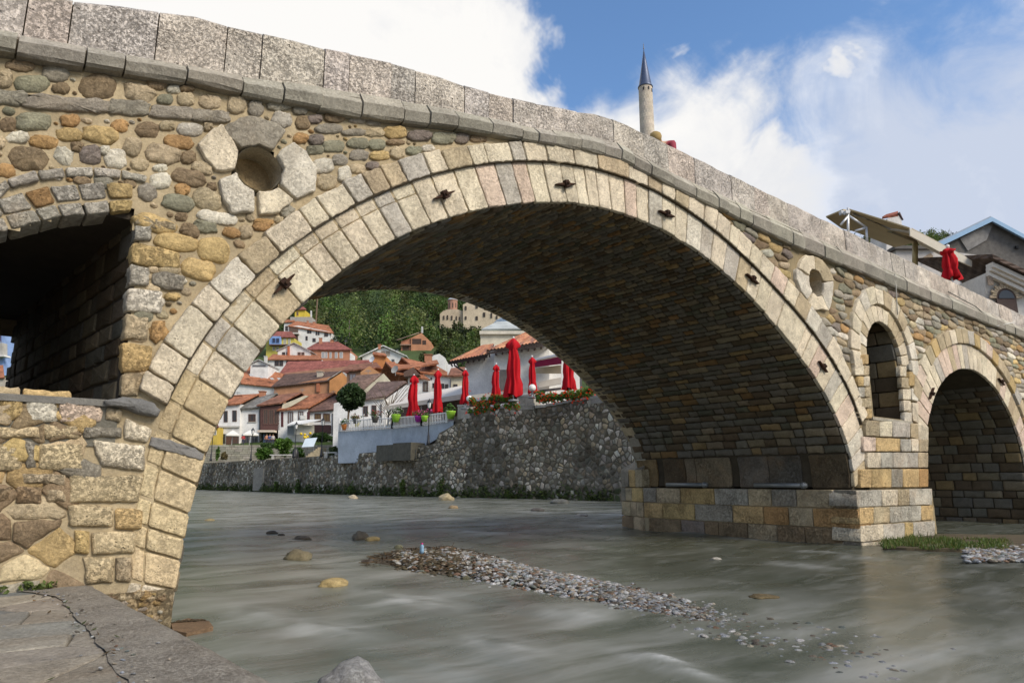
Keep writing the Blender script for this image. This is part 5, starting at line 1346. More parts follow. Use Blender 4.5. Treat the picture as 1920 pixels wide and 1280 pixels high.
# ================================================================ HOUSES OF THE OLD TOWN
WHT = (.70, .685, .65); CRM = (.58, .52, .38); ORW = (.42, .215, .12); BRK = (.42, .19, .11)
TO = (.36, .145, .075); TR = (.26, .09, .07); TB = (.17, .10, .08); TBR = (.24, .11, .07); TG = (.20, .19, .17)
DKW = (.10, .055, .04)
def P2(L, d): return [at(x, y, d) for x, y in L]
class House:
    def __init__(s, label, d, px, py, cat='house', name='town_house', group='houses of the old town'):
        s.d = d; o = at(px, py, d); s.t = thing(name, label, cat, tuple(o), group)
    def wall(s, L, col, depth=6, mat='plaster', d=None, name='wall', ground=0):
        d = d or s.d; mb = MB(); Q = P2(L, d)
        if ground:      # extend the lowest corners down into the slope
            zm = min(q.z for q in Q); Q = [Vector((q.x, q.y, q.z-ground)) if q.z < zm+.6 else q for q in Q]
        mb.prism(Q, FWD*depth, col); return mb.build(name, M[mat], s.t)
    def slab(s, L, col, th=.18, mat='tile', name='roof'):       # L: (px, py, d) corners of one roof slope
        mb = MB(); Q = [at(*q) for q in L]; n = (Q[1]-Q[0]).cross(Q[2]-Q[0]).normalized()
        if n.z < 0: n = -n
        mb.prism([q+n*.02 for q in Q], n*th, col); return mb.build(name, M[mat], s.t)
    def proof(s, E0, E1, R1, R0, col, dep=5, back=True, th=.2):  # eaves facing us, ridge behind; two slopes in one part
        mb = MB(); d = s.d; A = [at(*E0, d-.4), at(*E1, d-.4), at(*R1, d+dep), at(*R0, d+dep)]
        n = (A[1]-A[0]).cross(A[2]-A[0]).normalized(); n = n if n.z > 0 else -n
        mb.prism(A, n*th, col)
        if back:
            B = [A[3], A[2], A[2]+(A[2]-A[1])*Vector((1, 1, 0)) if False else Vector((2*A[2].x-A[1].x, 2*A[2].y-A[1].y, A[1].z)), Vector((2*A[3].x-A[0].x, 2*A[3].y-A[0].y, A[0].z))]
            n = (B[1]-B[0]).cross(B[2]-B[0]).normalized(); n = n if n.z > 0 else -n; mb.prism([p-n*.01 for p in B], n*th, col)
        # dark eaves board
        return mb.build('roof', M['tile'], s.t)
    def gable(s, A, P, B, col, depth=8, th=.22, ov=.4):       # gable towards us: left eave, peak, right eave
        mb = MB()
        for q0, q1 in ((A, P), (P, B)):
            a, b = at(*q0, s.d)-FWD*ov, at(*q1, s.d)-FWD*ov; e = (b-a); n = e.cross(FWD).normalized(); n = n if n.z > 0 else -n
            mb.prism([a, b, b+FWD*(depth+ov), a+FWD*(depth+ov)], n*th, col)
        return mb.build('roof', M['tile'], s.t)
    def win(s, x0, y0, x1, y1, fr=DKW, glass=None, d=None, bars=1, proud=.07, name='window'):
        d = d or s.d; o = at(x0, y1, d)-FWD*proud; X = at(x1, y1, d)-FWD*proud-o; Z = at(x0, y0, d)-FWD*proud-o; Y = FWD*(proud+.02)
        t = min(X.length, Z.length)*.14; xh, zh = X.normalized(), Z.normalized(); f = MB()
        f.box(o, X, Y, zh*t, fr); f.box(o+Z-zh*t, X, Y, zh*t, fr); f.box(o+zh*t, xh*t, Y, Z-zh*2*t, fr); f.box(o+X-xh*t+zh*t, xh*t, Y, Z-zh*2*t, fr)
        for b in range(bars): f.box(o+X*((b+1)/(bars+1))-xh*t*.3+zh*t, xh*t*.6, Y*.7, Z-zh*2*t, fr)
        w_ = f.build(name, M['wood'] if sum(fr) < .8 else M['paint'], s.t)
        if X.length > 1.0: s_ = MB(); s_.box(o-xh*.12-zh*.1-Y*.6, X+xh*.24, Y*1.6, zh*.1, (.4,.38,.34)); s_.build('sill', M['plaster'], w_)
        g = MB(); g.box(o+xh*t+zh*t+Y*.5, X-xh*2*t, Y*.3, Z-zh*2*t, glass or (.03, .03, .035)); g.build('pane', M['glass'] if glass is None else M['paint'], w_)
    def door(s, x0, y0, x1, y1, col=(.04, .03, .03)): 
        mb = MB(); o = at(x0, y1, s.d)-FWD*.05; mb.box(o, at(x1, y1, s.d)-FWD*.05-o, FWD*.06, at(x0, y0, s.d)-FWD*.05-o, col); mb.build('door', M['wood'], s.t)
    def chimney(s, x0, y0, x1, y1, d, col=BRK, name='chimney'):
        mb = MB(); o = at(x0, y1, d); X = at(x1, y1, d)-o; Z = at(x0, y0, d)-o; mb.box(o, X, FWD*X.length, Z, col); e = X*.12
        mb.box(o+Z-e-FWD*X.length*.12, X*1.24, FWD*X.length*1.24, UP*.12, tuple(c*.8 for c in col)); mb.build(name, M['clay'], s.t)
    def box(s, x0, y0, x1, y1, col, depth, mat='plaster', d=None, name='wall'):
        mb = MB(); d = d or s.d; o = at(x0, y1, d); mb.box(o, at(x1, y1, d)-o, FWD*depth, at(x0, y0, d)-o, col); return mb.build(name, M[mat], s.t)

# --- row along the street
h = House('white two storey house with tall brown shutters, leftmost of the street row', 99, 425, 833)
h.wall([(405,834),(450,834),(450,757),(405,761)], WHT, 7, ground=1); h.proof((403,762),(450,758),(486,740),(432,743), TO, 5)
h.win(420,770,427,791,bars=0); h.win(436,769,444,790,bars=0); h.win(413,813,423,832,(.1,.1,.09),bars=1); h.door(424,816,448,833,(.11,.06,.045)); h.win(436,817,447,832,(.08,.07,.06))
h.box(404,798,450,801,(.5,.48,.44),-.25,name='cornice'); h.chimney(486-.5,734,495.5,747,104); h.chimney(438,742,453,749,103)
h = House('white house with a single square window and a grey sheet roof', 99.5, 470, 833)
h.wall([(450.5,834),(487,834),(487,766),(450.5,767)], WHT, 7, ground=1); h.proof((448,768),(488,765),(520,738),(470,749), TG, 5); h.win(466,776,479.5,790.5,bars=2)
h.win(455,816,468,832,(.12,.1,.09)); h.win(471,816,484,832,(.12,.12,.11)); h.box(486,768,487.5,830,(.25,.24,.22),-.15,name='downpipe')
h = House('dark brown house with a glazed wooden upper storey over a shop', 99, 505, 833)
h.wall([(488,806),(524,806),(524,760),(488,761)], (.10,.05,.042), 7, 'wood'); h.wall([(488,834),(524,834),(524,806),(488,806)], (.05,.035,.03), 6, d=100.4, name='shop_front')
h.proof((481,762),(526,757),(566,737),(524,742), TBR, 5)
for x0, x1 in ((494,503),(504,513),(514,522)): h.win(x0,767,x1,795,(.16,.09,.07),(.07,.055,.045),bars=1)
h.box(488,807,519,811,(.62,.52,.42),-1.2,'fabric',name='awning'); h.win(493,813,498,830,(.05,.05,.06),(.15,.22,.3)); h.win(500,814,508,831,(.05,.04,.04))
h = House('white house with two netted windows under a worn orange tile roof', 99, 550, 833)
h.wall([(522,834),(577,834),(577,767),(522,769)], WHT, 7, ground=1); h.proof((519,771),(578,766),(628,738),(572,742), TO, 5)
h.wall([(527,768),(530,758),(572,741),(579,742),(545,762)], CRM, .4, name='parapet_wall')
h.win(540,772,550,794,bars=1,glass=(.3,.3,.3)); h.win(559,771,569,789,bars=1,glass=(.35,.35,.34)); h.door(527,772,531.5,800,(.09,.03,.03)); h.door(576,772,581,790,(.09,.03,.03))
h.box(564.5,779,573.5,786,(.55,.54,.5),-.4,'paint',name='air_conditioner')
mb = MB(); Q = [at(539,796,98.8), at(545,792,97), at(600,787,97), at(556,791,98.8)]; mb.prism([at(539,796.5,97), at(567,795,96.5), at(601,787.5,96.5), at(572,788,98.8), at(552,790,98.8)], UP*.12, (.75,.74,.70)); mb.build('awning', M['fabric'], h.t)
h.box(553,797,589,814,(.50,.47,.38),.1,'fabric',d=97.6,name='awning_curtain'); h.win(539,798,551,816,(.2,.22,.22),(.18,.2,.2),d=98)
h = House('small white house with wide brown windows and a purple brown roof', 99.5, 600, 815)
h.wall([(577,834),(626,834),(626,770),(577,771)], WHT, 6, ground=1); h.proof((575,773),(627,769),(636,742),(612,746), TB, 4.5); h.win(590,775,602,790,glass=(.14,.09,.04)); h.win(606,775,619,790,glass=(.14,.09,.04))
h.box(589,797,621,812,(.05,.03,.032),-.8,'fabric',name='awning'); h.box(623,775,624.5,815,(.1,.1,.1),-.15,'metal',name='downpipe')
h = House('white house behind the terrace with two dark shuttered windows', 70, 698, 790)
h.wall([(626,812),(724,812),(724,748),(668,750),(640,752),(626,756)], WHT, 6, ground=3); h.proof((676,752),(724,745),(761,717),(708,719), (.15,.10,.085), 5)
h.win(681,761,690,780); h.win(697,759.5,706,779); h.wall([(723,800),(768,800),(768,723),(762,721),(723,748)], WHT, 5, d=71, name='side_wall'); h.box(714,757,716,792,(.08,.08,.09),-.15,'metal',name='downpipe')
h = House('brown roofed house with a stepped cream gable wall', 82, 690, 760)
h.wall([(640,775),(720,775),(720,716),(700,715),(674,738),(640,738)], (.35,.3,.22), 5); h.proof((638,731),(677,737),(716,702),(668,706), (.17,.11,.085), 4.5)
h.wall([(673,741),(716,702),(719,700),(734,717),(700,727),(680,742)], CRM, .5, d=81.5, name='gable_wall')
h = House('orange rendered house with a white edged gable and two pale windows', 118, 585, 735)
h.wall([(514,742),(618,742),(618,706),(514,727)], ORW, 7, ground=4); h.wall([(618,742),(654,736),(654,711),(641,698),(618,713)], (.55,.26,.10), 8, d=117.5, ground=3, name='gable_wall'); h.proof((508,727),(618,715),(640,697),(536,703), (.12,.075,.06), 6)
h.gable((615,713),(641,696.5),(655,713), (.45,.42,.38), 8, .12); h.win(629.5,708,636,723,(.55,.5,.3)); h.win(640,709,646.5,724,(.55,.5,.3)); h.chimney(594,697,604,710,121,(.45,.4,.32)); h.box(594,717,600,735,(.35,.13,.07),-.3,name='pilaster')
h = House('long white building with a broad bright orange roof and skylights', 125, 470, 745)
h.wall([(430,760),(514,760),(518,728),(512,726),(445,718),(430,722)], WHT, 8, ground=4); h.proof((440,719),(524,728),(531,702),(468,687), TO, 7)
for x, y in ((470,703),(489,707),(509,710),(524,711)): h.slab([(x-4,y-2,126),(x+1,y-2.6,126),(x+5,y+1,126),(x,y+1.5,126)], (.6,.6,.6), .3, 'paint', 'skylight')
h = House('long low house under a dull red sheet roof', 138, 610, 700)
h.wall([(525,712),(696,706),(696,682),(525,700)], (.36,.2,.13), 8, ground=5); h.proof((522,704),(640,703),(697,676),(540,679), TR, 7)
h.proof((640,701),(699,692),(697,676),(660,677), TR, 6)
h = House('brown timber fronted house with a low ridge roof', 100, 680, 715)
h.wall([(650,735),(700,735),(716,712),(700,692),(660,692),(650,700)], (.22,.13,.08), 5); h.proof((640,698),(714,690),(706,681),(655,686), TBR, 5); h.win(655,700,668,718,(.14,.1,.09),(.2,.2,.22)); h.wall([(676,706),(676,697),(693,686),(718,703),(700,707)], (.48,.25,.12), 3, d=98, name='gable_wall')
h = House('white house with a long orange roof and white chimney below the gabled one', 147, 540, 690)
h.wall([(503,712),(603,700),(603,674),(503,674)], WHT, 7, ground=5); h.proof((500,675),(604,675),(596,667),(512,665), TO, 6); h.win(515,676,523,686); h.win(524,676,531,686); h.box(537,675,603,683,(.12,.06,.05),-.1,'wood',name='loggia')
for x in (555,566,577,588): h.win(x,677,x+7,682,(.6,.6,.58),(.2,.2,.2))
h.chimney(495,668,500,680,146,(.6,.58,.55)); 
h = House('small white gabled building with grey roof low at the left', 128, 487, 690)
h.wall([(470,700),(503,700),(503,684),(497,681),(486,676),(470,682)], WHT, 6, ground=5); h.gable((468,684),(486,675),(505,684), (.5,.49,.47), 6, .15); h.box(474,684,498,687,(.15,.15,.16),-.1,name='shadow_strip')  # dark strip on the gable stands in for a shadow line
h = House('white gabled house with an orange chimney up the front', 152, 552, 660)
h.wall([(521,675),(582,675),(582,659),(552,644.5),(521,657)], WHT, 9, ground=5); h.gable((518,659),(552,643.5),(586,661), (.45,.43,.42), 9, .15); h.win(529,660,535,666); h.win(537,660,541,666); h.win(558,660,564,666,(.3,.15,.1)); h.win(565,660,571,666,(.3,.15,.1)); h.box(540,650,543.5,668,(.45,.14,.07),-.4,'clay',name='chimney')
h = House('red brick house with white windows under a hipped brown red roof', 156, 617, 668)
h.wall([(577,690),(656,684),(656,656),(577,656)], BRK, 8, ground=5); h.proof((572,656),(661,657),(634,642),(597,642), TR, 6)
for x0, x1 in ((603,609),(610,614),(618,622),(628,633),(637,643)): h.win(x0,660,x1,671,(.65,.65,.62),(.25,.25,.26))
h.chimney(598,634,603,647,160); h.chimney(619,638,624,648,161); h.box(655,662,658.5,678,WHT,4,name='white_strip'); h.box(577,672,600,686,(.2,.12,.08),-.8,'wood',name='balcony')
h = House('tall white house with an orange roof and dark balconies high on the slope', 176, 580, 632)
h.wall([(541,655),(619,648),(619,622),(560,610),(541,612)], WHT, 9, ground=7); h.proof((539,612),(626,626),(616,611),(556,603), TO, 7)
h.box(543,613,559,625,(.12,.08,.06),-.3,'wood',name='balcony'); h.box(543,627,559,640,(.12,.08,.06),-.3,'wood',name='balcony'); h.box(541,625,562,627.5,(.5,.48,.44),-1.2,name='balcony_slab')
for q in ((576,616,580,625),(580.5,616,584,625),(592,620,595,628),(596,620,599,628),(608,624,611,631),(611.5,624,615,631),(573,630,577,638),(586,634,592,641)): h.win(*q, bars=0)
h.chimney(586,604,590,612,181); h.chimney(575,602,578,609,181)
h = House('little white house with orange roof beside the tall balcony house', 182, 543, 610)
h.wall([(533,622),(552,622),(552,604),(533,604)], WHT, 6, ground=6); h.proof((531,605),(554,604),(550,599),(538,600), TO, 4); h.win(535,611,540,620)
h = House('blue and yellow house with a projecting upper storey', 166, 527, 650)
h.wall([(500,668),(550,668),(550,633),(500,633)], (.55,.46,.10), 7, ground=6); h.box(508,632,528,647,(.22,.34,.6),-1.2,name='blue_bay'); h.proof((505,633),(555,633),(547,623),(516,622), TR, 6)
h.win(511,634,516,642,(.05,.08,.2),d=164.7); h.win(518,634,523.5,642,(.05,.08,.2),d=164.7); h.win(532,635,537,645,(.6,.58,.5),(.3,.28,.2)); h.win(540,635,545,646,(.6,.58,.5),(.3,.28,.2)); h.win(511,650,516,657,(.6,.58,.5),(.25,.2,.15)); h.win(518,650,523,657,(.6,.58,.5),(.25,.2,.15))
h.box(507,647,552,649,(.12,.07,.06),-1.3,'wood',name='floor_beam')
h = House('small bright yellow house at the top of the town by the forest', 186, 563, 590)
h.wall([(553,600),(571.5,600),(571.5,581),(553,581)], (.6,.45,.06), 6, ground=3); h.proof((550,581.5),(575,581),(569,576),(556,576), TR, 4); h.box(544,594,584,605,(.36,.34,.3),4,'concrete',d=184,name='terrace_wall'); h.win(556,584,560,592,(.5,.3,.1)); h.box(582,582,584.2,594,(.6,.6,.58),.4,d=184,name='post')
h = House('white house with a broad white gable roof in front of the forest', 160, 718, 675)
h.wall([(676,692),(758,690),(758,667),(719.5,651),(680,668)], WHT, 9, ground=5); h.gable((674,671),(719.5,649.5),(763,669), (.7,.69,.67), 10, .2, .8); h.win(715,658,722,666,(.35,.25,.2),(.3,.27,.22)); h.win(723,658,731,666,(.35,.25,.2),(.3,.27,.22)); h.win(734,673,740,680,(.3,.3,.3)); h.chimney(709,646,714,653,163)
h = House('unfinished brick house with open floors alone below the forest', 176, 775, 655)
h.wall([(752,676),(771,676),(771,633),(752,640)], BRK, 7, ground=5); h.wall([(771,676),(808,668),(808,641),(790,624),(771,633)], (.46,.22,.12), 8, d=175.5, ground=4, name='gable_wall')
h.slab([(744,638,175),(771,629,175),(790,622.5,177),(768,630,182)], (.32,.22,.18), .15, 'clay'); h.box(773,635,790,645,(.07,.045,.035),-.05,name='opening',d=175.5); h.box(792,638,799,646,(.07,.045,.035),-.05,name='opening',d=175.5); h.box(755,649,767,658,(.09,.055,.04),-.05,name='opening'); h.box(751,646,771,648,(.3,.2,.15),-.8,'concrete',name='balcony_slab'); h.box(790,612,793,624,(.5,.5,.48),.5,'concrete',name='chimney')
h = House('white house with small paired windows under a sweeping orange roof', 88, 820, 725)
h.wall([(793,735),(848,735),(848,706),(793,700)], WHT, 6, ground=5); h.proof((788,700),(853,708),(816,687),(752,672), TO, 6); h.win(811,718,817,727); h.win(827,719,833,728); h.win(834.5,720,840.5,728); h.win(807,708,810,712,bars=0)
h.box(845,707,847,726,(.15,.1,.08),-.2,name='downpipe'); h.proof((792,688),(823,683),(820,677),(800,680), TO, 3); h.box(797,686,818,695,(.14,.08,.06),2,'wood',d=90,name='dormer')
h = House('white house with a brown corner window behind the leftmost red parasol', 86, 790, 730)
h.wall([(765,742),(804,740),(804,714),(765,706)], WHT, 6, ground=5); h.proof((742,701),(806,714),(772,690),(722,680), TO, 6); h.win(793,716,803,734,bars=2,glass=(.25,.24,.2)); h.wall([(757,706),(757,697),(775,688),(786,702)], (.13,.08,.06), 2, 'wood', d=84.5, name='dormer'); h.proof((745,694),(788,690),(776,685),(750,686), TO, 3)
h = House('orange walled house with satellite dishes among the tile roofs', 105, 712, 680)
h.wall([(700,690),(724,690),(724,668),(700,664)], (.52,.22,.08), 6, ground=4); h.proof((698,665),(725,669),(722,665),(700,661), TO, 3); h.proof((695,688),(755,702),(740,680),(706,684), TO, 5); h.chimney(709,648,713,654,106)
def dish(x, y, d, rpx, col, label):
    p = at(x, y, d); r = rpx/F*d; t = thing('satellite_dish', label, 'dish', tuple(p)); mb = MB(); n = 18; rings = []
    ax = (-FWD*.8-RGT*.45+UP*.35).normalized(); a_ = ax.cross(UP).normalized(); b__ = ax.cross(a_)
    for rr_, dz in ((.05, 0), (.5, .06), (.85, .17), (1.0, .24)): rings.append([mb.vert(p+(a_*math.cos(2*math.pi*k/n)+b__*math.sin(2*math.pi*k/n))*r*rr_+ax*dz*r, col) for k in range(n)])
    for A, B in zip(rings, rings[1:]):
        for k in range(n): mb.f.append((A[k], A[(k+1) % n], B[(k+1) % n], B[k]))
    mb.f.append(tuple(rings[0])); mb.build('reflector', M['paint'], t, True); mb = MB(); mb.tube([p, p-ax*.2*r-UP*r*1.3], .05, (.3,.3,.3), 6); mb.build('bracket', M['metal'], t)
    mb = MB(); mb.tube([p-b__*r, p+ax*r*.9], .02, (.3,.3,.3), 5); mb.build('feed_arm', M['metal'], t)
dish(698, 674, 103, 6, (.6,.62,.63), 'white satellite dish beside the orange walled house'); dish(741, 693, 83, 8, (.35,.34,.31), 'large grey mesh satellite dish above the tile roofs')
h = House('white building piece with a red brick chimney above the orange roofs', 118, 820, 672)
h.wall([(808,684),(834,684),(834,670),(824,663),(808,667)], WHT, 6, ground=5); h.chimney(796,665,809,678,112)
h = House('cream house with brown roof squeezed against the restaurant', 70, 860, 715)
h.wall([(846,735),(880,735),(880,704),(846,706)], CRM, 4, ground=4); h.proof((840,707),(882,705),(880,690),(846,693), TBR, 3); h.win(850,720,858,725); h.box(839,682,856,703,WHT,3,d=74,name='upper_wall')
h = House('yellow painted building glimpsed at the left arch edge', 97, 403, 835)
h.wall([(385,838),(408,838),(408,801),(385,801)], (.55,.40,.08), 5, ground=2); h.proof((382,802),(410,802),(408,797),(386,797), TR, 3); h.win(398,806,406,815,(.6,.58,.5),(.1,.1,.1))
h = House('blue walled house seen through the small opening at the far left', 150, 0, 645)
h.wall([(-40,700),(10,700),(10,618),(-40,618)], (.25,.36,.6), 7, ground=10); h.proof((-45,619),(14,617),(8,612),(-40,612), TO, 5); h.win(-8,622,3,640,(.1,.1,.2)); h.box(-45,645,14,669,(.4,.38,.34),-1.5,name='terrace'); h.box(-45,668,20,671,WHT,-2,name='slab')
h = House('orange roofed house low in the small opening at the far left', 120, 0, 705)
h.wall([(-40,760),(10,760),(10,708),(-40,708)], (.45,.4,.33), 7, ground=5); h.proof((-45,712),(9,709),(6,686),(-40,688), TO, 5)
for x, y0 in ((699,638),(684,640),(655,600)):
    mb = MB(); d = 178; mb.tube([at(x, y0, d), at(x, y0+30, d)], [.12, .18], (.12,.1,.08), 6); tag(mb.build('utility_pole', M['wood'], None, False, loc=tuple(at(x, y0+30, d))), {699:'wooden pole right of the pair in front of the forest',684:'wooden pole left of the pair in front of the forest',655:'wooden pole standing alone higher in the forest edge'}[x], 'pole', 'poles on the slope')

for k, (x, y, hpx, d_) in enumerate(((445,742,12,104),(512,738,11,105),(566,737,13,106),(625,738,10,105),(600,641,9,164),(648,643,10,163),(745,660,9,166),(812,684,11,95),(690,700,11,90))):
    p = at(x, y+4, d_); H_ = hpx/F*d_; an = MB(); an.tube([p, p+UP*H_], .03, (.2,.2,.2), 5)
    for j in range(4): an.tube([p+UP*H_*(.7+.09*j)-RGT*(.5-.08*j), p+UP*H_*(.7+.09*j)+RGT*(.5-.08*j)], .018, (.25,.25,.25), 4)
    o_ = an.build('roof_aerial', M['metal'], None, False, loc=tuple(p)); tag(o_, ['thin aerial on the roof of the leftmost street house','thin aerial on the grey roofed street house','thin aerial on the brown timber shop house','thin aerial on the small purple brown roof','thin aerial left on the brick house roof','thin aerial right on the brick house roof','thin aerial on the broad white gable roof','thin aerial on the sweeping orange roof','thin aerial above the stepped cream gable'][k], 'aerial', 'aerials on the town roofs')
# --- church ruin on the hill
c_ = House('ruined pale stone church with a domed drum and high roofless walls on the hill', 230, 880, 605, 'church', 'ruined_church', None)
ST = (.47,.38,.27)
c_.wall([(825,612),(825,588),(831,583),(838,580),(858,580),(868,583),(869,612)], ST, 14, 'far_stone', ground=4); c_.wall([(869,614),(868,571),(884,562.5),(905,566),(938,581),(938,612)], (.52,.43,.31), 12, 'far_stone', d=229, ground=4, name='high_wall'); c_.wall([(938,612),(938,586),(990,592),(990,612)], (.45,.33,.25), 12, 'far_stone', d=231, ground=4, name='side_wall')
p = at(848.5, 580, 234); rr_ = 9.2/F*234; zt = at(848.5, 565, 234).z-p.z; mb = MB(); mb.lathe(p-UP*1, [(rr_, 0), (rr_, zt+1), (rr_*1.08, zt+1.1), (rr_*1.08, zt+1.35), (.1, zt+1.4)], 12, (.36,.2,.14)); mb.build('drum', M['far_stone'], c_.t)
mb = MB(); mb.lathe(p+UP*(zt+.3), [(rr_*1.1, 0), (rr_*.95, .45), (rr_*.6, .95), (.05, 1.15)], 14, (.5,.52,.54)); mb.build('dome', M['paint'], c_.t, True)
for q in ((831,592,833.5,599),(838,591,840.5,599),(846,592,848.5,600),(855,593,857,600),(861,594,863,600),(842,568,844,577),(848,568,850,577),(854,568,855.5,577)): c_.box(*q, (.06,.045,.035), -.25, name='opening', d=(224.2 if q[1] < 580 else 230))
for q in ((872,574,875,581),(872,593,875,599),(892,571,896,578),(907,571,911,577),(906,586,910,594),(920,587,923,596),(930,592,933,598),(892,593,896,600)): c_.box(*q, (.05,.04,.035), -.25, name='opening', d=229)

# --- domed bath house and the restaurant above the river wall
b = House('cream domed building with a lead roof behind the restaurant', 80, 950, 650, 'building', 'domed_building', None)
b.wall([(901,700),(1010,700),(1010,624),(901,626)], (.62,.56,.43), 10, ground=4); b.box(899,620,1012,626,(.6,.55,.45),10,d=79.6,name='cornice')
b.slab([(903,620,79.6),(1012,617,79.6),(985,604,84),(932,606,84)], (.45,.47,.45), .2, 'plaster', 'attic')
p = at(957, 609, 87); mb = MB(); mb.lathe(p-UP*.3, [(2.4, 0), (2.35, .35), (1.9, .85), (1.1, 1.3), (.05, 1.45)], 20, (.27,.34,.40)); mb.build('dome', M['metal'], b.t, True)
D = 52
r_ = House('white restaurant with dark eaves and old orange tiles above the river wall', D, 950, 742, 'restaurant', 'restaurant', None)
def P3(x, y, d): return at(x, y, d)
mb = MB(); A = [at(868,760,D), at(926,760,D-2)]; 
mb.prism([at(872,770,D), at(926,770,D-1), at(926,655,D-1), at(872,680,D)], FWD*6, WHT); mb.build('wing_wall', M['plaster'], r_.t)
mb = MB(); mb.prism([at(926,765,D-3), at(1030,765,D-3), at(1030,632,D-3), at(926,648,D-3)], FWD*8, WHT); mb.build('main_wall', M['plaster'], r_.t)
mb = MB(); mb.prism([at(1029,765,D-2), at(1090,765,D-2), at(1090,622,D-2), at(1029,640,D-2)], FWD*8, WHT); mb.build('side_wall', M['plaster'], r_.t)
def tiled(L, rows, name):      # roof slope with real tile courses along the eave
    E0_, E1_, R1_, R0_ = [at(*q) for q in L]; mb = MB(); n = (E1_-E0_).cross(R0_-E0_).normalized(); n = n if n.z > 0 else -n
    mb.prism([E0_, E1_, R1_, R0_], n*-.12, (.05,.035,.03))
    nn_ = int((E1_-E0_).length/.24)
    for k in range(nn_):
        t0, t1 = k/nn_, (k+.86)/nn_
        for j in range(rows):
            u0, u1 = j/rows, (j+1.04)/rows
            q = [E0_.lerp(E1_, t0).lerp(R0_.lerp(R1_, t0), u0), E0_.lerp(E1_, t1).lerp(R0_.lerp(R1_, t1), u0), E0_.lerp(E1_, t1).lerp(R0_.lerp(R1_, t1), u1), E0_.lerp(E1_, t0).lerp(R0_.lerp(R1_, t0), u1)]
            m0 = (q[0]+q[1])/2+n*.09; m1 = (q[2]+q[3])/2+n*.07; c = jit(rr.choice([(.40,.17,.09),(.34,.14,.08),(.45,.22,.12),(.26,.13,.09)]), .2, rr)
            i = [mb.vert(v, c) for v in (q[0], m0, q[1], q[2], m1, q[3])]; mb.f += [(i[0], i[1], i[4], i[5]), (i[1], i[2], i[3], i[4])]
    mb.build(name, M['clay'], r_.t)
tiled([(841,678,D-.5),(914,664,D-2),(926,645,D+2),(905,648,D+4)], 5, 'wing_roof'); tiled([(912,657,D-4.2),(1036,638,D-4.5),(1052,612,D+2),(998,618,D+2)], 7, 'main_roof')
mb = MB(); 
for (a, bq) in (((841,679,D-.4),(914,666,D-1.9)),((912,660,D-4.1),(1036,642,D-4.4))):
    A_, B_ = at(*a), at(*bq); mb.prism([A_-UP*.02, B_-UP*.02, B_-UP*.16, A_-UP*.16], FWD*.12, (.05,.035,.03))
    nr = int((B_-A_).length/.45)
    for k in range(nr): q = A_.lerp(B_, (k+.3)/nr); mb.box(q+FWD*.12-UP*.14, (B_-A_).normalized()*.1, FWD*1.4, UP*.1, (.07,.045,.035))
mb.build('eaves', M['wood'], r_.t)
mb = MB(); mb.box(at(937,742,D-3.1), at(956,742,D-3.1)-at(937,742,D-3.1), -FWD*.05, UP*1.9, (.11,.10,.095)); mb.build('dark_panel', M['wood'], r_.t)
mb = MB(); a0, a1 = at(872,742,D-4), at(1030,722,D-6); mb.prism([a0, a1, a1-UP*.28, a0-UP*.28], FWD*.1, (.55,.5,.42)); mb.prism([a0-UP*.5, a1-UP*.6, a1-UP*.72, a0-UP*.62], FWD*.1, (.5,.46,.4)); mb.build('ramp_rail', M['paint'], r_.t)
mb = MB(); q = at(852,681,D-.5); mb.tube([q, at(852,685,D-.5), at(868,695,D-.3), at(871,700,D-.2)], .07, (.06,.05,.05), 8); mb.build('gutter_pipe', M['metal'], r_.t, True)
# burgundy awning of the restaurant
aw = thing('burgundy_awning', 'open awning with a burgundy edge on white posts beside the restaurant', 'awning', tuple(at(1025, 740, 44)))
mb = MB(); mb.prism([at(995,679,44), at(1053,667,42.5), at(1053,682,42.5), at(995,689,44)], FWD*.06, (.22,.02,.05)); mb.build('valance', M['fabric'], aw)
mb = MB(); mb.prism([at(995,678.5,44), at(1054,666.5,42.5), at(1075,660,48), at(1010,672,49)], UP*.06, (.60,.52,.40)); mb.build('canopy', M['fabric'], aw)
mb = MB(); mb.prism([at(995,677,43.9), at(1054,665,42.4), at(1054,661,42.4), at(995,673.5,43.9)], FWD*.08, (.7,.68,.66)); mb.box(at(1053,750,42.6), RGT*.14, FWD*.14, at(1053,680,42.6)-at(1053,750,42.6), (.72,.71,.68)); mb.box(at(1088,750,46), RGT*.14, FWD*.14, UP*2.6, (.1,.1,.1)); mb.build('frame', M['paint'], aw)
mb = MB(); mb.prism([at(1004,690,46), at(1052,684,45), at(1052,700,45), at(1004,700,46)], FWD*.05, (.50,.43,.30)); mb.build('back_curtain', M['fabric'], aw)
mb = MB(); mb.box(at(1010,727,45), at(1052,719,45)-at(1010,727,45), FWD*.2, UP*.42, (.5,.46,.4)); mb.box(at(1010,735,45.2), at(1052,730,45.2)-at(1010,735,45.2), FWD*.2, UP*.15, (.06,.05,.05)); mb.build('side_rail', M['paint'], aw)
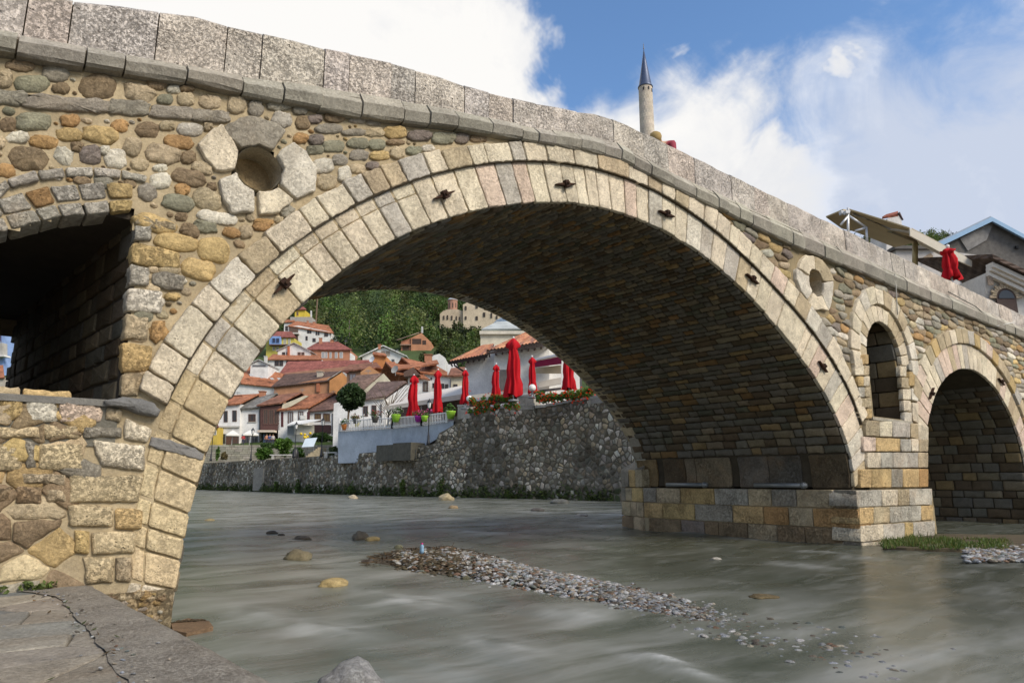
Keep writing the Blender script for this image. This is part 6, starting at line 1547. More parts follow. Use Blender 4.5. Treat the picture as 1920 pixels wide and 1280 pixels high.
# large cream canopy of the lower terrace
cn = thing('cream_canopy', 'long cream fabric canopy roof over the lower terrace', 'canopy', tuple(at(790, 790, 60)))
mb = MB(); mb.prism([at(719,768,57), at(876,744,54), at(876,722,60), at(748,748,64)], UP*.08, (.66,.60,.53)); mb.build('canopy_fabric', M['fabric'], cn)
mb = MB(); mb.prism([at(719,762,57), at(876,737,54), at(876,747,54), at(719,769,57)], FWD*.06, (.55,.48,.40)); mb.build('valance', M['fabric'], cn)
mb = MB()
for x, y in ((722,768),(790,760),(868,747)): p = at(x, y, 56.5); mb.tube([Vector((p.x, p.y, tz-.2)), p], .05, (.6,.58,.55), 8)
mb.build('posts', M['paint'], cn); mb = MB(); mb.box(at(735,800,66), at(880,785,60)-at(735,800,66), FWD*.2, UP*2.2, (.10,.06,.045)); mb.build('back_wall', M['wood'], cn)
# ================================================================ PALE TERRACE WALL, FENCE, FURNITURE
pt_ = thing('pale_wall', 'pale blue grey painted terrace wall under the white fence', 'wall', tuple(at(700, 850, 53)))
mb = MB(); [mb.prism([at(x0,868,d0), at(x0,y0,d0), at(x1,y1,d1), at(x1,866,d1)], FWD*.5, (.40,.44,.48)) for (x0,y0,d0,x1,y1,d1) in ((634,809,56,735,803,53),(735,803,53,790,798,50.5),(790,798,50.5,850,788,48))]; mb.build('wall', M['plaster'], pt_)
mb = MB(); mb.prism([at(634,866,56), at(636,811,56), at(660,811,66), at(655,862,66)], RGT*.3, (.46,.50,.54)); mb.build('return_wall', M['plaster'], pt_)
mb = MB(); mb.prism([at(636,810,56.3), at(735,804,53.3), at(850,789,48.3), at(900,780,70), at(655,800,72)], -UP*.3, (.3,.28,.25)); mb.build('terrace_floor', M['concrete'], pt_)
fe_ = thing('white_fence', 'white picket fence along the top of the pale terrace wall', 'fence', tuple(at(640, 808, 56)))
FP = [(636,809,55.8,787),(735,803,52.8,782),(790,798,50.3,778),(838,792,48.3,772)]
tot = 0; mb = MB(); rl_ = MB()
for (x0, y0, d0, t0), (x1, y1, d1, t1) in zip(FP, FP[1:]):
    a, b2 = at(x0, y0, d0), at(x1, y1, d1); L = (b2-a).length; n = int(L/.17)
    h0, h1 = at(x0, t0, d0).z-a.z, at(x1, t1, d1).z-b2.z
    for k in range(n+1): p = a.lerp(b2, k/n); mb.cbox(p, .05, .04, h0+(h1-h0)*k/n, WHT)
    for f in (.12, .88): rl_.prism([a+UP*h0*f-FWD*.03, b2+UP*h1*f-FWD*.03, b2+UP*(h1*f+.07)-FWD*.03, a+UP*(h0*f+.07)-FWD*.03], FWD*.06, WHT)
    for p, hh in ((a, h0), (b2, h1)): rl_.cbox(p, .12, .12, hh+.12, WHT)
mb.build('pickets', M['paint'], fe_); rl_.build('rails', M['paint'], fe_)
def pot(x, y, d, s, col, flo, label, hang=False):
    p = at(x, y, d); t = thing('flower_pot', label, 'flower pot', tuple(p), 'flower pots on the terrace fence')
    mb = MB(); mb.lathe(p, [(.6*s, 0), (s, 1.4*s), (1.05*s, 1.6*s), (.9*s, 1.5*s)], 12, col); mb.build('pot', M['paint'], t, True)
    mb = MB(); mb.leaves(p+UP*2.3*s, (1.9*s, 1.9*s, 1.1*s), 90, .09, (.06, .12, .03), rnd=rr); mb.build('foliage', M['leaf'], t)
    if flo: mb = MB(); mb.leaves(p+UP*2.5*s, (2.0*s, 2.0*s, 1.1*s), 90, .06, flo, inner=.8, rnd=rr); mb.build('flowers', M['leaf'], t)
for a in [(703,792,53.5,.30,(.10,.09,.08),(.4,.05,.05),'dark basket of small red flowers on the white fence'),(742,791,52,.36,(.30,.55,.05),(.6,.6,.6),'lime green pot with white flowers on the white fence'),(784,791,50,.28,(.35,.03,.3),(.45,.05,.15),'purple pot of dark red flowers'),
          (796,790,49.5,.26,(.30,.55,.05),(.6,.12,.3),'lime green pot with pink flowers near the lamp'),(845,785,48,.34,(.30,.55,.05),None,'lime green pot without flowers by the stone parapet'),(667,794,55,.24,(.12,.12,.12),(.35,.1,.08),'small grey pot near the round tree'),(646,806,55.5,.28,(.6,.2,.05),None,'orange pot at the left end of the white fence'),(669,800,55.2,.2,(.6,.5,.05),None,'small yellow pot under the grey one')]: pot(*a)
# parasols, closed and tied
def parasol(x, ytop, ybot, d, wpx, label, seed, pole=.5, tie=.62):
    r3 = random.Random(seed); p0 = at(x, ybot, d); H = at(x, ytop, d).z-p0.z; w = wpx/F*d; base = Vector((p0.x, p0.y, p0.z-pole))
    t = thing('closed_parasol', label, 'parasol', tuple(base), 'closed red parasols'); col = (.44, .010, .016); mb = MB(); n = 40; rings = []
    prof = [(1.0, 0), (1.05, .05), (.95, .2), (.75, .33), (.62, .42), (.82, .55), (.72, .7), (.55, .80), (.95, .86), (1.0, .875), (.55, .93), (.08, 1.0)]
    prof = [(1.05, 0), (1.1, .04), (.95, .2), (.72, .32), (.78, .45), (.72, .62), (.56, .76), (.62, .80), (1.0, .855), (.75, .91), (.3, .965), (.06, .985)]
    ph = r3.uniform(0, 6); nf = r3.choice([5, 6, 7])
    for i, (r_p, z) in enumerate(prof):
        ring_ = []
        for k in range(n):
            a = 2*math.pi*k/n; fold = .36*math.sin(nf*a+ph+z*1.8)+.2*math.sin(11*a+ph*2-z*3) if z < .8 else (.22*math.sin(4*a+ph) if z < .95 else 0)
            ring_.append(mb.vert(p0+Vector((math.cos(a), math.sin(a), 0))*(w*r_p*(1+fold))+RGT*(w*.25*noise.noise(Vector((z*3, seed, 0))))+UP*(H*z+(w*.25*math.sin(3*a+ph) if i == 0 else (-w*.35*math.cos(4*a+ph) if i == 8 else 0))), jit(col, .05, r3)))
        rings.append(ring_)
    for A, B in zip(rings, rings[1:]):
        for k in range(n): mb.f.append((A[k], A[(k+1) % n], B[(k+1) % n], B[k]))
    mb.f.append(tuple(rings[-1])); mb.build('canopy', M['fabric'], t, True)
    mb = MB(); mb.tube([base, p0+UP*H*.98], .035, (.6,.6,.6), 8); mb.build('pole', M['metal'], t); mb = MB(); mb.lathe(p0+UP*H*.975, [(.03, 0), (.06, .04), (.05, .1), (.01, .13)], 8, (.7,.68,.65)); mb.build('finial', M['paint'], t)
    mb = MB(); mb.lathe(base, [(.3, 0), (.3, .08), (.06, .12)], 14, (.3,.3,.3)); mb.build('base', M['concrete'], t)
parasol(774,702,783,52,9,'closed red parasol with ragged hem, leftmost on the lower terrace',1); parasol(820,692,773,50,7,'slim closed red parasol just right of the leftmost one',2); parasol(872,692,757,44,6.5,'paler closed red parasol at the wall end beside a white globe',3,.35)
parasol(930,682,745,43,7,'short closed red parasol behind the left flower planter',4,.3); parasol(963,632,742,38.5,12,'tallest closed red parasol, by the restaurant wall',5,.3); parasol(998,668,737,42,6.5,'thin closed red parasol under the burgundy awning corner',6,.3); parasol(1067,655,730,40,10,'closed red parasol beside the white awning post, next to the arch',7,.3)
# globe lamps on the wall
for x, y, rp, d, lb in ((880,747,6,43.5,'small white globe lamp beside the paler parasol'),(998,727,7,40,'white globe lamp on the wall between the two planters')):
    p = at(x, y, d); r = rp/F*d; t = thing('globe_lamp', lb, 'lamp', tuple(p-UP*(r+.15)), 'white globe lamps'); mb = MB(); mb.lathe(p, [(r*math.sin(a), -r*math.cos(a)) for a in np.linspace(.15, 3.05, 12)], 18); mb.build('globe', M['opal'], t, True); mb = MB(); mb.lathe(p-UP*(r+.15), [(.09, 0), (.06, .05), (.06, .17)], 10, (.1,.1,.1)); mb.build('base', M['metal'], t)
# flower planters spilling over the wall
def planter(x0, y0, x1, y1, d0, d1, label, seed, drop):
    r3 = random.Random(seed); a, b2 = at(x0, y0, d0), at(x1, y1, d1); t = thing('flower_planter', label, 'planter', tuple(a)); L = (b2-a); mb = MB(); mb.prism([a, b2, b2+FWD*.35, a+FWD*.35], UP*.28, (.09,.05,.035)); mb.build('trough', M['wood'], t)
    mb = MB(); m2 = MB(); n = int(L.length*9)
    for k in range(n):
        q = a+L*((k+.5)/n)+UP*r3.uniform(-drop, .42)-FWD*r3.uniform(.0, .35); mb.leaves(q, (.26, .22, .22), 110, .06, jit(r3.choice([(.10,.19,.03),(.07,.14,.025),(.14,.22,.04)]), .15, r3), rnd=r3, lumps=2)
        for _ in range(5):
            f = q+Vector((r3.gauss(0, .14), r3.gauss(0, .12), r3.gauss(-.02, .16)))-FWD*.12; m2.leaves(f, (.045, .045, .045), 8, .04, jit((.70,.05,.012), .2, r3), inner=.5, rnd=r3, lumps=1)
    mb.build('foliage', M['leaf'], t); m2.build('flowers', M['leaf'], t)
planter(880,762,970,752,42,39,'overhanging planter of green leaves with orange red flowers, left on the wall',1,.45); planter(1005,752,1112,741,39.5,37.8,'brown trough of bright red and orange flowers next to the arch',2,.12)
# lamp posts
def lamp(x, ytop, ybase, d, label, s=1.0):
    p = at(x, ybase, d); H = at(x, ytop, d).z-p.z; t = thing('street_lamp', label, 'street lamp', tuple(p), 'black lantern street lamps'); c = (.03,.03,.032); k = H/4.0
    mb = MB(); mb.lathe(p, [(.16*k, 0), (.16*k, .2*k), (.11*k, .3*k), (.09*k, .8*k), (.06*k, .9*k), (.045*k, 1.2*k), (.04*k, 3.05*k), (.07*k, 3.1*k), (.1*k, 3.18*k), (.03*k, 3.2*k)], 12, c); mb.build('post', M['metal'], t, True)
    l = MB(); l.lathe(p+UP*3.2*k, [(.12*k, 0), (.2*k, .45*k), (.19*k, .46*k)], 6, (.55,.52,.46)); l.build('lantern_glass', M['opal'], t)
    l = MB(); l.lathe(p+UP*3.64*k, [(.24*k, 0), (.22*k, .04*k), (.1*k, .2*k), (.04*k, .26*k), (.05*k, .3*k), (.01*k, .36*k)], 6, c)
    for i in range(6): a = math.pi*i/3; l.tube([p+UP*3.2*k+Vector((math.cos(a), math.sin(a), 0))*.125*k, p+UP*3.66*k+Vector((math.cos(a), math.sin(a), 0))*.205*k], .014*k, c, 4)
    l.build('lantern_cap', M['metal'], t)
for a in [(395,800,864,80,'street lamp half hidden by the left arch leg'),(470,801,863,74,'street lamp in front of the white umbrellas and stone steps'),(552,790,858,68,'street lamp between the round shrub and the white sign board'),(602,782,857,60,'street lamp nearest the pale terrace wall'),(803,747,834,47.3,'street lamp on the river wall against the cream canopy'),(681,773,806,58,'short lamp behind the white fence near the round tree')]: lamp(*a)
# round tree
def tree(x, ytop, ybase, d, rpx, label, col, name='round_tree', n=5200, leaf=.17, tr=.1):
    p = at(x, ybase, d); zt = at(x, ytop, d).z; r = rpx/F*d; t = thing(name, label, 'tree', tuple(p)); mb = MB(); cz = Vector((p.x, p.y, zt-r*1.02))
    mb.tube([p, p.lerp(cz, .5)+RGT*.05, cz], [tr, tr*.85, tr*.5], (.16,.11,.07), 8)
    for i in range(6): a = i*1.05; mb.tube([cz-UP*r*.6, cz+Vector((math.cos(a)*.5, math.sin(a)*.5, .3))*r], [tr*.45, tr*.15], (.13,.09,.06), 6)
    mb.build('trunk', M['wood'], t); mb = MB(); mb.leaves(cz, (r, r, r*1.08), n, leaf, col, .3, .3, 12, rr); mb.build('crown', M['leaf'], t)
tree(651,715,806,57,28,'dark green round clipped tree left on the terrace',(.028,.05,.016))
tree(590,500,640,190,26,'tall pale green tree above the small yellow house',(.06,.10,.02),'slope_tree',1400,.5,.3)
bt_ = MB(); bp = at(728, 800, 60); rr2 = random.Random(3)
for k in range(26):
    a = rr2.uniform(-1.2, 1.2); L = rr2.uniform(1.5, 3.6); q0 = bp+UP*rr2.uniform(.2, 1.8); q1 = q0+RGT*math.sin(a)*L*.5+UP*L*.5; q2 = q1+RGT*(math.sin(a)*L*.5+rr2.uniform(-.2, .2))+UP*L*.45; bt_.tube([q0, q1, q2], [.035, .02, .006], (.12,.09,.06), 4)
bt_.tube([bp-UP*.5, bp+UP*2.2], [.08, .05], (.14,.1,.07), 6); tag(bt_.build('bare_shrub', M['wood'], None, False, loc=tuple(bp-UP*.5)), 'thin leafless shrub left of the cream canopy', 'shrub')
def shrub(x0, y0, x1, y1, d, col, label, n=1800, leaf=.15, cat='shrub', name='shrub'):
    a, b2 = at(x0, y1, d), at(x1, y0, d); w = (b2-a).dot(RGT)/2; hh = (b2.z-a.z)/2; c = a+RGT*w+UP*hh; mb = MB(); mb.leaves(c, (w, min(w, 1.4), hh), n, leaf, col, .3, .3, 9, rr)
    tag(mb.build(name, M['leaf'], None, False, loc=tuple(c-UP*hh)), label, cat, None)
for a in [(476,838,512,866,76,(.07,.14,.02),'low bright green shrub beside the second street lamp'),(512,817,553,862,74,(.085,.16,.025),'big round light green shrub in the middle of the quay'),(546,838,575,860,72,(.05,.10,.02),'darker green shrub right of the big round one'),(575,811,630,829,80,(.04,.075,.02),'long clipped dark hedge under the small white house',1400),(403,838,413,862,78,(.10,.17,.04),'thin young sapling beside the left arch leg',250),(413,848,428,864,79,(.14,.11,.05),'reddish flowering bush beside the thin sapling',350),(616,833,636,860,60,(.10,.13,.05),'straggly grey green bush against the pale wall',500),(488,828,520,842,85,(.05,.09,.025),'dark green shrub behind the low bright one')]: shrub(*a)
# second retaining wall of grey blocks, steps, sign, bin, benches
sw = thing('block_wall', 'grey coursed block wall below the street cafes', 'wall', tuple(at(450, 865, 90))); mb = MB()
zb, zt = at(450, 872, 90).z, at(450, 833.5, 90).z; x = 330
for j in range(9):
    z0 = zb+(zt-zb)*j/9; z1 = zb+(zt-zb)*(j+1)/9-.03; x = 300+rr.uniform(0, 12)
    while x < 625: e = x+rr.uniform(9, 17); p = at(x, 850, 90); p.z = z0; q = at(e-.5, 850, 90); q.z = z0; mb.box(p-FWD*rr.uniform(0, .05), q-p, FWD*.5, UP*(z1-z0), jit((.30,.28,.22), .18, rr)); x = e
mb.build('blocks', M['far_stone'], sw); mb = MB(); p = at(290, 850, 90.1); p.z = 2; mb.box(p, RGT*24, FWD*6, UP*(zt-.03-2), (.12,.11,.09)); mb.build('core', M['mortar_river'], sw)
st2 = MB()
for k in range(9):
    p = at(560+k*4.3, 860, 71-k*.0); p.z = 3.0+k*.0; st2.box(Vector((p.x, p.y, 2.9)), RGT*.26, FWD*2.4, UP*(.2+.17*k), (.50,.42,.28))
tag(st2.build('stone_steps', M['ashlar'], None, False, loc=tuple(at(560,860,71))), 'short flight of yellowish stone steps rising right from the bin', 'steps')
sg = thing('sign_board', 'tilted pale blue sign board on two legs above the steps', 'sign', tuple(at(580, 842, 70))); mb = MB(); mb.prism([at(566,838,70), at(588,837,70), at(595,820,70.6), at(573,822,70.6)], -FWD*.06, (.55,.62,.66)); mb.build('board', M['paint'], sg); mb = MB()
for x in (570,588): q = at(x, 837, 70.2); mb.tube([q, q-UP*.6], .03, (.2,.2,.2), 6)
mb.build('legs', M['metal'], sg)
bn = MB(); q = at(553.5, 861, 68.5); bn.lathe(q, [(.3, 0), (.34, .1), (.3, .7), (.2, .95), (.12, 1.1), (.02, 1.15)], 12, (.025,.025,.028)); tag(bn.build('litter_bin', M['metal'], None, True, loc=tuple(q)), 'black litter bin at the foot of the stone steps', 'bin')
def bench(x0, x1, y, d, label):
    a, b2 = at(x0, y, d), at(x1, y, d); t = thing('stone_bench', label, 'bench', tuple(a)); X = b2-a; mb = MB(); mb.prism([a+UP*.4, b2+UP*.4, b2+UP*.4+FWD*.5, a+UP*.4+FWD*.5], UP*.1, (.55,.53,.48)); mb.build('seat', M['concrete'], t)
    for f in (.08, .88): mb = MB(); mb.box(a+X*f, X.normalized()*.25, FWD*.45, UP*.4, (.45,.43,.38)); mb.build('leg', M['concrete'], t)
bench(505,552,861,70,'long pale stone bench below the big round shrub'); bench(606,630,858,58.5,'short pale bench left of the pale terrace wall')
ys_ = MB(); q = at(571, 822, 82); 
for k in range(7): c_q = q+Vector((rr.gauss(0, .25), rr.gauss(0, .25), rr.uniform(-.1, .5))); ys_.lathe(c_q, [(.02, 0), (.17, .1), (.18, .22), (.02, .34)], 8, (.65,.45,.02))
tag(ys_.build('yellow_balloons', M['paint'], None, True, loc=tuple(q)), 'cluster of bright yellow balloons in front of the cafe awning', 'balloons')
def cafe_umbrella(x, y, w, d, label):
    p = at(x, y, d); r = w/F*d; z0 = zc(4.6); t = thing('cafe_umbrella', label, 'umbrella', (p.x, p.y, z0), 'white cafe umbrellas'); mb = MB(); mb.lathe(p, [(r, -.35), (r, -.15), (.05, .45)], 4, (.68,.66,.60), ph=.6); mb.build('canopy', M['fabric'], t); mb = MB(); mb.tube([(p.x, p.y, z0), p+UP*.4], .04, (.5,.5,.5), 6); mb.build('pole', M['metal'], t)
cafe_umbrella(436, 812.5, 16, 94, 'square white cafe umbrella at the left of the street'); cafe_umbrella(469, 812, 19, 93.5, 'square white cafe umbrella between the lamp and the shop')

# ================================================================ PEOPLE
def person(label, joints, loc_scale=1.0, top=(.3,.05,.1), legs=(.05,.05,.08), hair=(.1,.06,.03), skin=(.5,.3,.2), base=None, cat='person'):
    """joints: dict of name -> 3-D point; one continuous skinned body with trousers and top as colour regions"""
    J_ = {k: Vector(v) for k, v in joints.items()}
    E_ = [('pelvis','waist'),('waist','chest'),('chest','neck'),('neck','head0'),('head0','head1'),('chest','shL'),('shL','elL'),('elL','haL'),('chest','shR'),('shR','elR'),('elR','haR'),('pelvis','hiL'),('hiL','knL'),('knL','anL'),('anL','toL'),('pelvis','hiR'),('hiR','knR'),('knR','anR'),('anR','toR')]
    Rd = dict(pelvis=.15,waist=.13,chest=.15,neck=.055,head0=.085,head1=.08,shL=.07,shR=.07,elL=.045,elR=.045,haL=.035,haR=.035,hiL=.095,hiR=.095,knL=.06,knR=.06,anL=.04,anR=.04,toL=.04,toR=.04)
    mb = MB(); bm = bmesh.new(); names = list(J_); vs = {k: bm.verts.new(J_[k]) for k in names}
    for a, b2 in E_: bm.edges.new((vs[a], vs[b2]))
    me = bpy.data.meshes.new('sk'); bm.to_mesh(me); bm.free(); o = bpy.data.objects.new('sk', me); COL.objects.link(o); md = o.modifiers.new('s', 'SKIN'); 
    sv = me.skin_vertices[0].data if me.skin_vertices else None
    if sv is None:
        bm = bmesh.new(); bm.from_mesh(me); bm.verts.layers.skin.verify(); bm.to_mesh(me); bm.free(); sv = me.skin_vertices[0].data
    for i, k in enumerate(names): sv[i].radius = (Rd[k], Rd[k]); sv[i].use_root = (k == 'pelvis')
    ms_ = o.modifiers.new('u', 'SUBSURF'); ms_.levels = 1; ms_.render_levels = 1
    dg = bpy.context.evaluated_depsgraph_get(); ev = o.evaluated_get(dg); m2 = bpy.data.meshes.new_from_object(ev)
    t = thing('person', label, cat, tuple(base))
    def near(v): return min(names, key=lambda k: (J_[k]-v).length)
    for v in m2.vertices:
        k = near(v.co); c = legs if k in ('pelvis','hiL','hiR','knL','knR','anL','anR') else (.03,.03,.03) if k in ('toL','toR') else skin if k in ('neck','head0','head1','haL','haR') else top
        mb.vert(v.co, c)
    mb.f = [tuple(p.vertices) for p in m2.polygons]; bpy.data.objects.remove(o); mb.build('body', M['fabric'], t, True)
    hd = J_['head1']; up = (J_['head1']-J_['head0']).normalized(); m3 = MB(); m3.lathe(hd-UP*.06, [(.06, -.03), (.09, .0), (.1, .06), (.085, .11), (.045, .14), (.01, .15)], 12, hair); m3.build('hair', M['fabric'], t, True)
def standing(b, fwd, h=1.7):
    s = h/1.75; f = Vector(fwd).normalized(); r = f.cross(UP); b = Vector(b)
    P_ = lambda z, x=0, y=0: b+UP*z*s+r*x*s+f*y*s
    return dict(pelvis=P_(.95), waist=P_(1.1), chest=P_(1.35), neck=P_(1.5), head0=P_(1.6), head1=P_(1.68), shL=P_(1.42,-.18), elL=P_(1.15,-.24), haL=P_(.92,-.24,.1), shR=P_(1.42,.18), elR=P_(1.15,.24), haR=P_(.95,.22,.15), hiL=P_(.88,-.1), knL=P_(.5,-.11,.03), anL=P_(.08,-.11), toL=P_(.04,-.11,.14), hiR=P_(.88,.1), knR=P_(.5,.11,.08), anR=P_(.08,.12,.05), toR=P_(.04,.12,.19))
for x, col, lb in ((499,(.45,.2,.12),'person in an orange top standing in the brown shop doorway'),(505,(.06,.08,.2),'person in dark blue clothes beside the orange one at the shop'),(511,(.45,.42,.4),'person in pale clothes right at the shop corner'),(455,(.4,.05,.05),'person in red sitting area under the white cafe umbrellas')):
    p = at(x, 832, 96.5); p.z = zc(4.65); person(lb, standing(p, -FWD+RGT*.3), top=col, base=p)
# person leaning over the parapet on the bridge, head low to the left
b0 = Vector((8.05, .62, ptop(8)-.95)); hp = Vector((*[0]*3,)); hx, hz = onface(1229, 257, .42)
hd_ = Vector((hx, .42, hz)); X_ = Vector((1, 0, 0))
sh = hd_+Vector((.34, .08, .0)); pel = sh+Vector((.45, .28, -.14))
jj = dict(head1=hd_, head0=hd_+Vector((.08, .03, -.03)), neck=hd_+Vector((.17, .06, -.06)), chest=sh, waist=sh.lerp(pel, .6), pelvis=pel,
          shL=sh+Vector((0, -.14, -.03)), elL=sh+Vector((-.05, -.2, -.24)), haL=sh+Vector((-.25, -.12, -.30)), shR=sh+Vector((0, .16, -.02)), elR=sh+Vector((-.06, .2, -.26)), haR=sh+Vector((-.28, .1, -.32)),
          hiL=pel+Vector((.02, -.1, -.08)), knL=pel+Vector((-.02, -.12, -.45)), anL=pel+Vector((.06, -.12, -.86)), toL=pel+Vector((-.08, -.12, -.9)), hiR=pel+Vector((.02, .1, -.08)), knR=pel+Vector((.0, .12, -.45)), anR=pel+Vector((.1, .12, -.86)), toR=pel+Vector((-.05, .12, -.9)))
person('person in a maroon and pink top with blond hair leaning on the bridge parapet', jj, top=(.28,.05,.07), hair=(.34,.24,.10), skin=(.5,.33,.22), base=(pel.x, pel.y, pel.z-.92))

# ================================================================ BEHIND THE BRIDGE
mn = thing('minaret', 'slender pale stone minaret with a pointed dark blue cone behind the bridge', 'minaret', tuple(at(1212, 620, 92)))
d = 92; pz = at(1210, 164, d); bz = at(1212, 620, d); r1 = 14.2/F*d*.99
c0 = Vector((pz.x, pz.y, bz.z)); Hs = pz.z-bz.z; mb = MB(); rr3 = random.Random(2); n = 16; nrow = 64
for j in range(nrow):
    z0 = Hs*j/nrow; z1 = Hs*(j+1)/nrow; r0 = r1*(1.35-.35*min(1, z0/Hs)); col = jit((.50,.43,.34), .06, rr3)
    for k in range(n):
        a0, a1 = 2*math.pi*(k+(j % 2)*.5)/n, 2*math.pi*(k+1+(j % 2)*.5)/n; c = jit(col, .10, rr3); rr_ = r1*(1.18-.18*z0/Hs); rs_ = r1*(1.18-.18*z1/Hs)
        mb.poly([c0+Vector((math.cos(a0)*rr_, math.sin(a0)*rr_, z0)), c0+Vector((math.cos(a1)*rr_, math.sin(a1)*rr_, z0)), c0+Vector((math.cos(a1)*rs_, math.sin(a1)*rs_, z1)), c0+Vector((math.cos(a0)*rs_, math.sin(a0)*rs_, z1))], c)
mb.build('shaft', M['far_stone'], mn)
for px, py in ((1204.5,171.5),(1215,171),(1222.5,173)):
    q = at(px, py+3.5, d); v = (q-c0); v.z = 0; v = v.normalized()*r1*.99; 
    # window slit set on the shaft surface in this direction
    lat = (px-1211)/14.5; ang_ = math.asin(max(-.95, min(.95, lat))); dirv = (-FWD*math.cos(ang_)+RGT*math.sin(ang_)); tn_ = dirv.cross(UP)
    o = c0+dirv*r1*.97+UP*(q.z-c0.z)-tn_*.09; m_ = MB(); m_.box(o, tn_*.18, dirv*.09, UP*.5, (.02,.02,.022)); m_.build('window_slit', M['wood'], mn)
tp = at(1208, 96, d).z-pz.z; mb = MB(); mb.lathe(Vector((c0.x, c0.y, pz.z)), [(r1*1.08, -.12), (r1*1.1, 0), (r1*.93, .35), (r1*.62, tp*.38), (r1*.33, tp*.7), (.07, tp)], 24, (.075,.095,.15)); mb.build('cone', M['metal'], mn, True)
mb = MB(); ft_ = at(1208, 80, d).z-pz.z; hh = ft_-tp; mb.lathe(Vector((c0.x, c0.y, pz.z+tp-.05)), [(.06, 0), (.03, hh*.2), (.12, hh*.3), (.03, hh*.4), (.09, hh*.5), (.02, hh*.6), (.07, hh*.75), (.015, hh*.85), (.01, hh*1.05)], 10, (.12,.12,.13)); mb.build('finial', M['metal'], mn, True)
# awning behind the parapet on the right
D2 = 24; ba = thing('beige_awning', 'two sided beige awning on a white steel frame behind the right parapet', 'awning', tuple(at(1640, 520, D2)))
def q4x(x, y, d): return at(1480+x*.2292, 360+y*.2292, d)
mb = MB(); mb.prism([q4x(470,140,D2-.5), q4x(985,300,D2-1.5), q4x(1050,410,D2+.5), q4x(860,452,D2+3), q4x(520,320,D2+3)], UP*.05, (.42,.33,.19)); mb.build('canopy', M['fabric'], ba)
mb = MB(); mb.prism([q4x(300,208,D2), q4x(440,150,D2-.4), q4x(490,160,D2+1), q4x(560,330,D2+4), q4x(430,300,D2+4)], UP*.05, (.42,.33,.19)); mb.build('left_canopy', M['fabric'], ba)
mb = MB(); mb.prism([q4x(985,295,D2-1.5), q4x(1280,445,D2-1.5), q4x(1495,560,D2-1.5), q4x(1495,610,D2-1.5), q4x(1290,520,D2-1.5), q4x(990,358,D2-1.5)], FWD*.06, (.62,.56,.46)); mb.build('valance', M['fabric'], ba)
mb = MB(); mb.prism([q4x(1000,300,D2-1.4), q4x(1490,560,D2-1.4), q4x(1400,600,D2+1.5), q4x(1060,430,D2+1.5)], UP*.04, (.5,.44,.34)); mb.build('right_canopy', M['fabric'], ba)
mb = MB()
for a, b2 in (((480,130),(482,420)),((480,190),(630,290)),((630,290),(638,420)),((540,320),(630,290)),((478,200),(420,270))): mb.tube([q4x(*a, D2-.6), q4x(*b2, D2-.6)], .045, (.62,.62,.62), 6)
mb.tube([q4x(520,175,D2-.3), q4x(830,300,D2-.3), q4x(985,325,D2-1.2)], .06, (.5,.46,.4), 6); mb.tube([q4x(690,290,D2+2), q4x(850,330,D2), q4x(1040,405,D2)], .06, (.3,.25,.17), 6); mb.box(q4x(1022,600,D2), RGT*.14, FWD*.14, q4x(1022,410,D2)-q4x(1022,600,D2), (.4,.33,.17)); mb.build('frame', M['metal'], ba, True)
mb = MB(); mb.prism([q4x(460,150,D2-.7), q4x(500,150,D2-.7), q4x(495,172,D2-.7), q4x(466,172,D2-.7)], FWD*.2, (.6,.6,.6)); mb.prism([q4x(424,150,D2-.5), q4x(450,150,D2-.5), q4x(448,176,D2-.5), q4x(430,176,D2-.5)], FWD*.2, (.6,.6,.6)); mb.build('roller_ends', M['paint'], ba)
bw = House('low white walled building with exposed stone patches behind the right parapet', 28, 1760, 560, 'building', 'cafe_building', None)
bw.wall([(1680,640),(1860,700),(1862,482),(1810,475),(1740,467),(1680,464)], (.50,.47,.44), 6); bw.box(1678,460,1760,466,(.12,.11,.10),6,d=27.8,name='roof_edge')
for L in ([(1727,485),(1745,474),(1750,480),(1745,490),(1730,493)], [(1800,508),(1835,512),(1840,535),(1805,530)], [(1845,535),(1853,536),(1853,552),(1846,548)]):
    mb = MB(); mb.prism(P2(L, 27.95), FWD*.1, (.26,.2,.14)); mb.build('stone_patch', M['rubble'], bw.t)
gh = House('grey rendered gable house with a pale blue roof edge behind the white one', 40, 1860, 470, 'house', 'gable_house', None)
gh.wall([(1762,560),(1990,560),(1990,480),(1857,411),(1762,456)], (.125,.115,.105), 8, 'concrete'); 
mb = MB()
for a, b2 in (((1758,456),(1857.5,408)),((1857.5,408),(1995,482))): A_, B_ = at(*a, 39.6), at(*b2, 39.6); mb.prism([A_, B_, B_-UP*.28, A_-UP*.28], -FWD*.12, (.22,.36,.52)); mb.prism([A_, B_, B_+FWD*9, A_+FWD*9], UP*.1, (.25,.3,.36))
mb.build('roof', M['paint'], gh.t)
mb = MB(); mb.prism(P2([(1850,450),(1862,420),(1858,417),(1800,447),(1815,470)], 39.9), FWD*.2, (.22,.21,.2)); mb.build('patch', M['concrete'], gh.t); mb = MB(); q = at(1907, 466, 39.9); mb.lathe(q, [(.12, 0), (.12, .15), (.02, .16)], 8, (.02,.02,.02)); mb.build('vent', M['metal'], gh.t)
wh = House('white house with moulded cornice and a stone edged arched window at the right edge', 22, 1890, 560, 'house', 'arched_window_house', None)
wh.wall([(1848,720),(2100,760),(2100,590),(1920,545),(1848,512)], (.60,.57,.52), 6)
for k, (o, hh) in enumerate(((0, .16), (.14, .12), (.25, .14))):
    mb = MB(); A_, B_ = at(1848, 497+k*7, 21.9), at(2100, 612+k*9, 21.9); mb.prism([A_, B_, B_-UP*hh, A_-UP*hh], -FWD*(.35-.1*k), (.62,.58,.52)); mb.build('cornice', M['plaster'], wh.t)
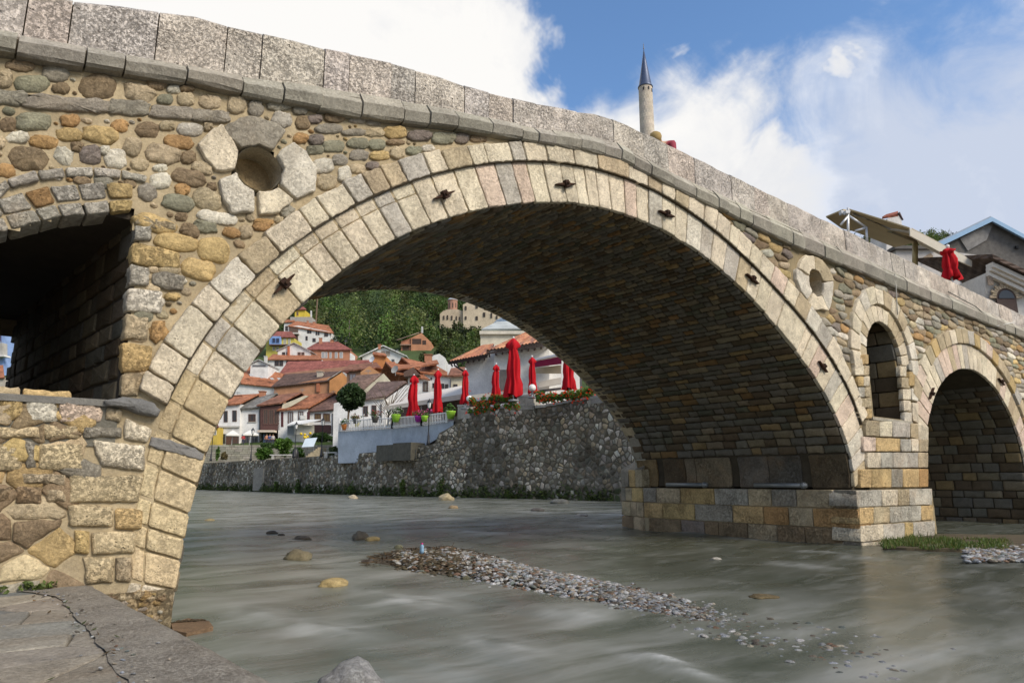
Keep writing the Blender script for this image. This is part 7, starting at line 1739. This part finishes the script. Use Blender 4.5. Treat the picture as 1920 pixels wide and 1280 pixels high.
mb = MB(); A_, B_ = at(1862, 484, 21.4), at(2110, 600, 21.4); mb.prism([A_, B_, B_+FWD*4+UP*1.2, A_+FWD*4+UP*1.2], UP*.14, (.10,.07,.055)); mb.build('roof', M['tile'], wh.t)
wc_ = at(1885, 560, 21.9); rad = 19/F*21.9
mb = MB(); mb.prism([wc_+RGT*rad*math.cos(a)+UP*rad*math.sin(a)*1.05 for a in np.linspace(0, math.pi, 16)]+[wc_-RGT*rad-UP*.9, wc_+RGT*rad-UP*.9], -FWD*.05, (.05,.03,.025)); o_ = mb.build('arched_window', M['wood'], wh.t)
mb = MB(); mb.prism([wc_+RGT*rad*.8*math.cos(a)+UP*rad*.85*math.sin(a) for a in np.linspace(0, math.pi, 12)], -FWD*.07, (.03,.03,.03)); mb.build('pane', M['glass'], o_)
mb = MB()
for k in range(15):
    a0, a1 = math.pi*k/15+.02, math.pi*(k+1)/15-.02; rb = rad*(1.42 if k % 2 else 1.65); mb.prism([wc_+RGT*rad*1.02*math.cos(a0)+UP*rad*1.06*math.sin(a0), wc_+RGT*rad*1.02*math.cos(a1)+UP*rad*1.06*math.sin(a1), wc_+RGT*rb*math.cos(a1)+UP*rb*math.sin(a1), wc_+RGT*rb*math.cos(a0)+UP*rb*math.sin(a0)], -FWD*.06, jit((.42,.34,.24), .12, rr))
mb.build('window_surround', M['rubble'], wh.t)
mb = MB(); q = at(1852, 535, 21.8); mb.box(q, RGT*.18, -FWD*.04, UP*.3, (.28,.22,.17)); mb.build('stone_patch', M['rubble'], wh.t)
ch = House('small house top with a red tiled cap peeping over the beige awning', 60, 1672, 405, 'house', 'tiled_house', None)
ch.wall([(1662,470),(1694,470),(1690,408),(1683,402),(1664,410)], (.6,.57,.53), 3); ch.slab([(1654,411,60),(1684,406,60),(1684,400,62),(1662,406,62)], (.30,.10,.06), .2); ch.slab([(1682,400.5,60),(1691,414,60),(1690,412,62),(1684,399,62)], (.12,.08,.07), .15)
parasol(1785,464,524,20,13,'closed red parasol behind the parapet at the far right',11,2.2)
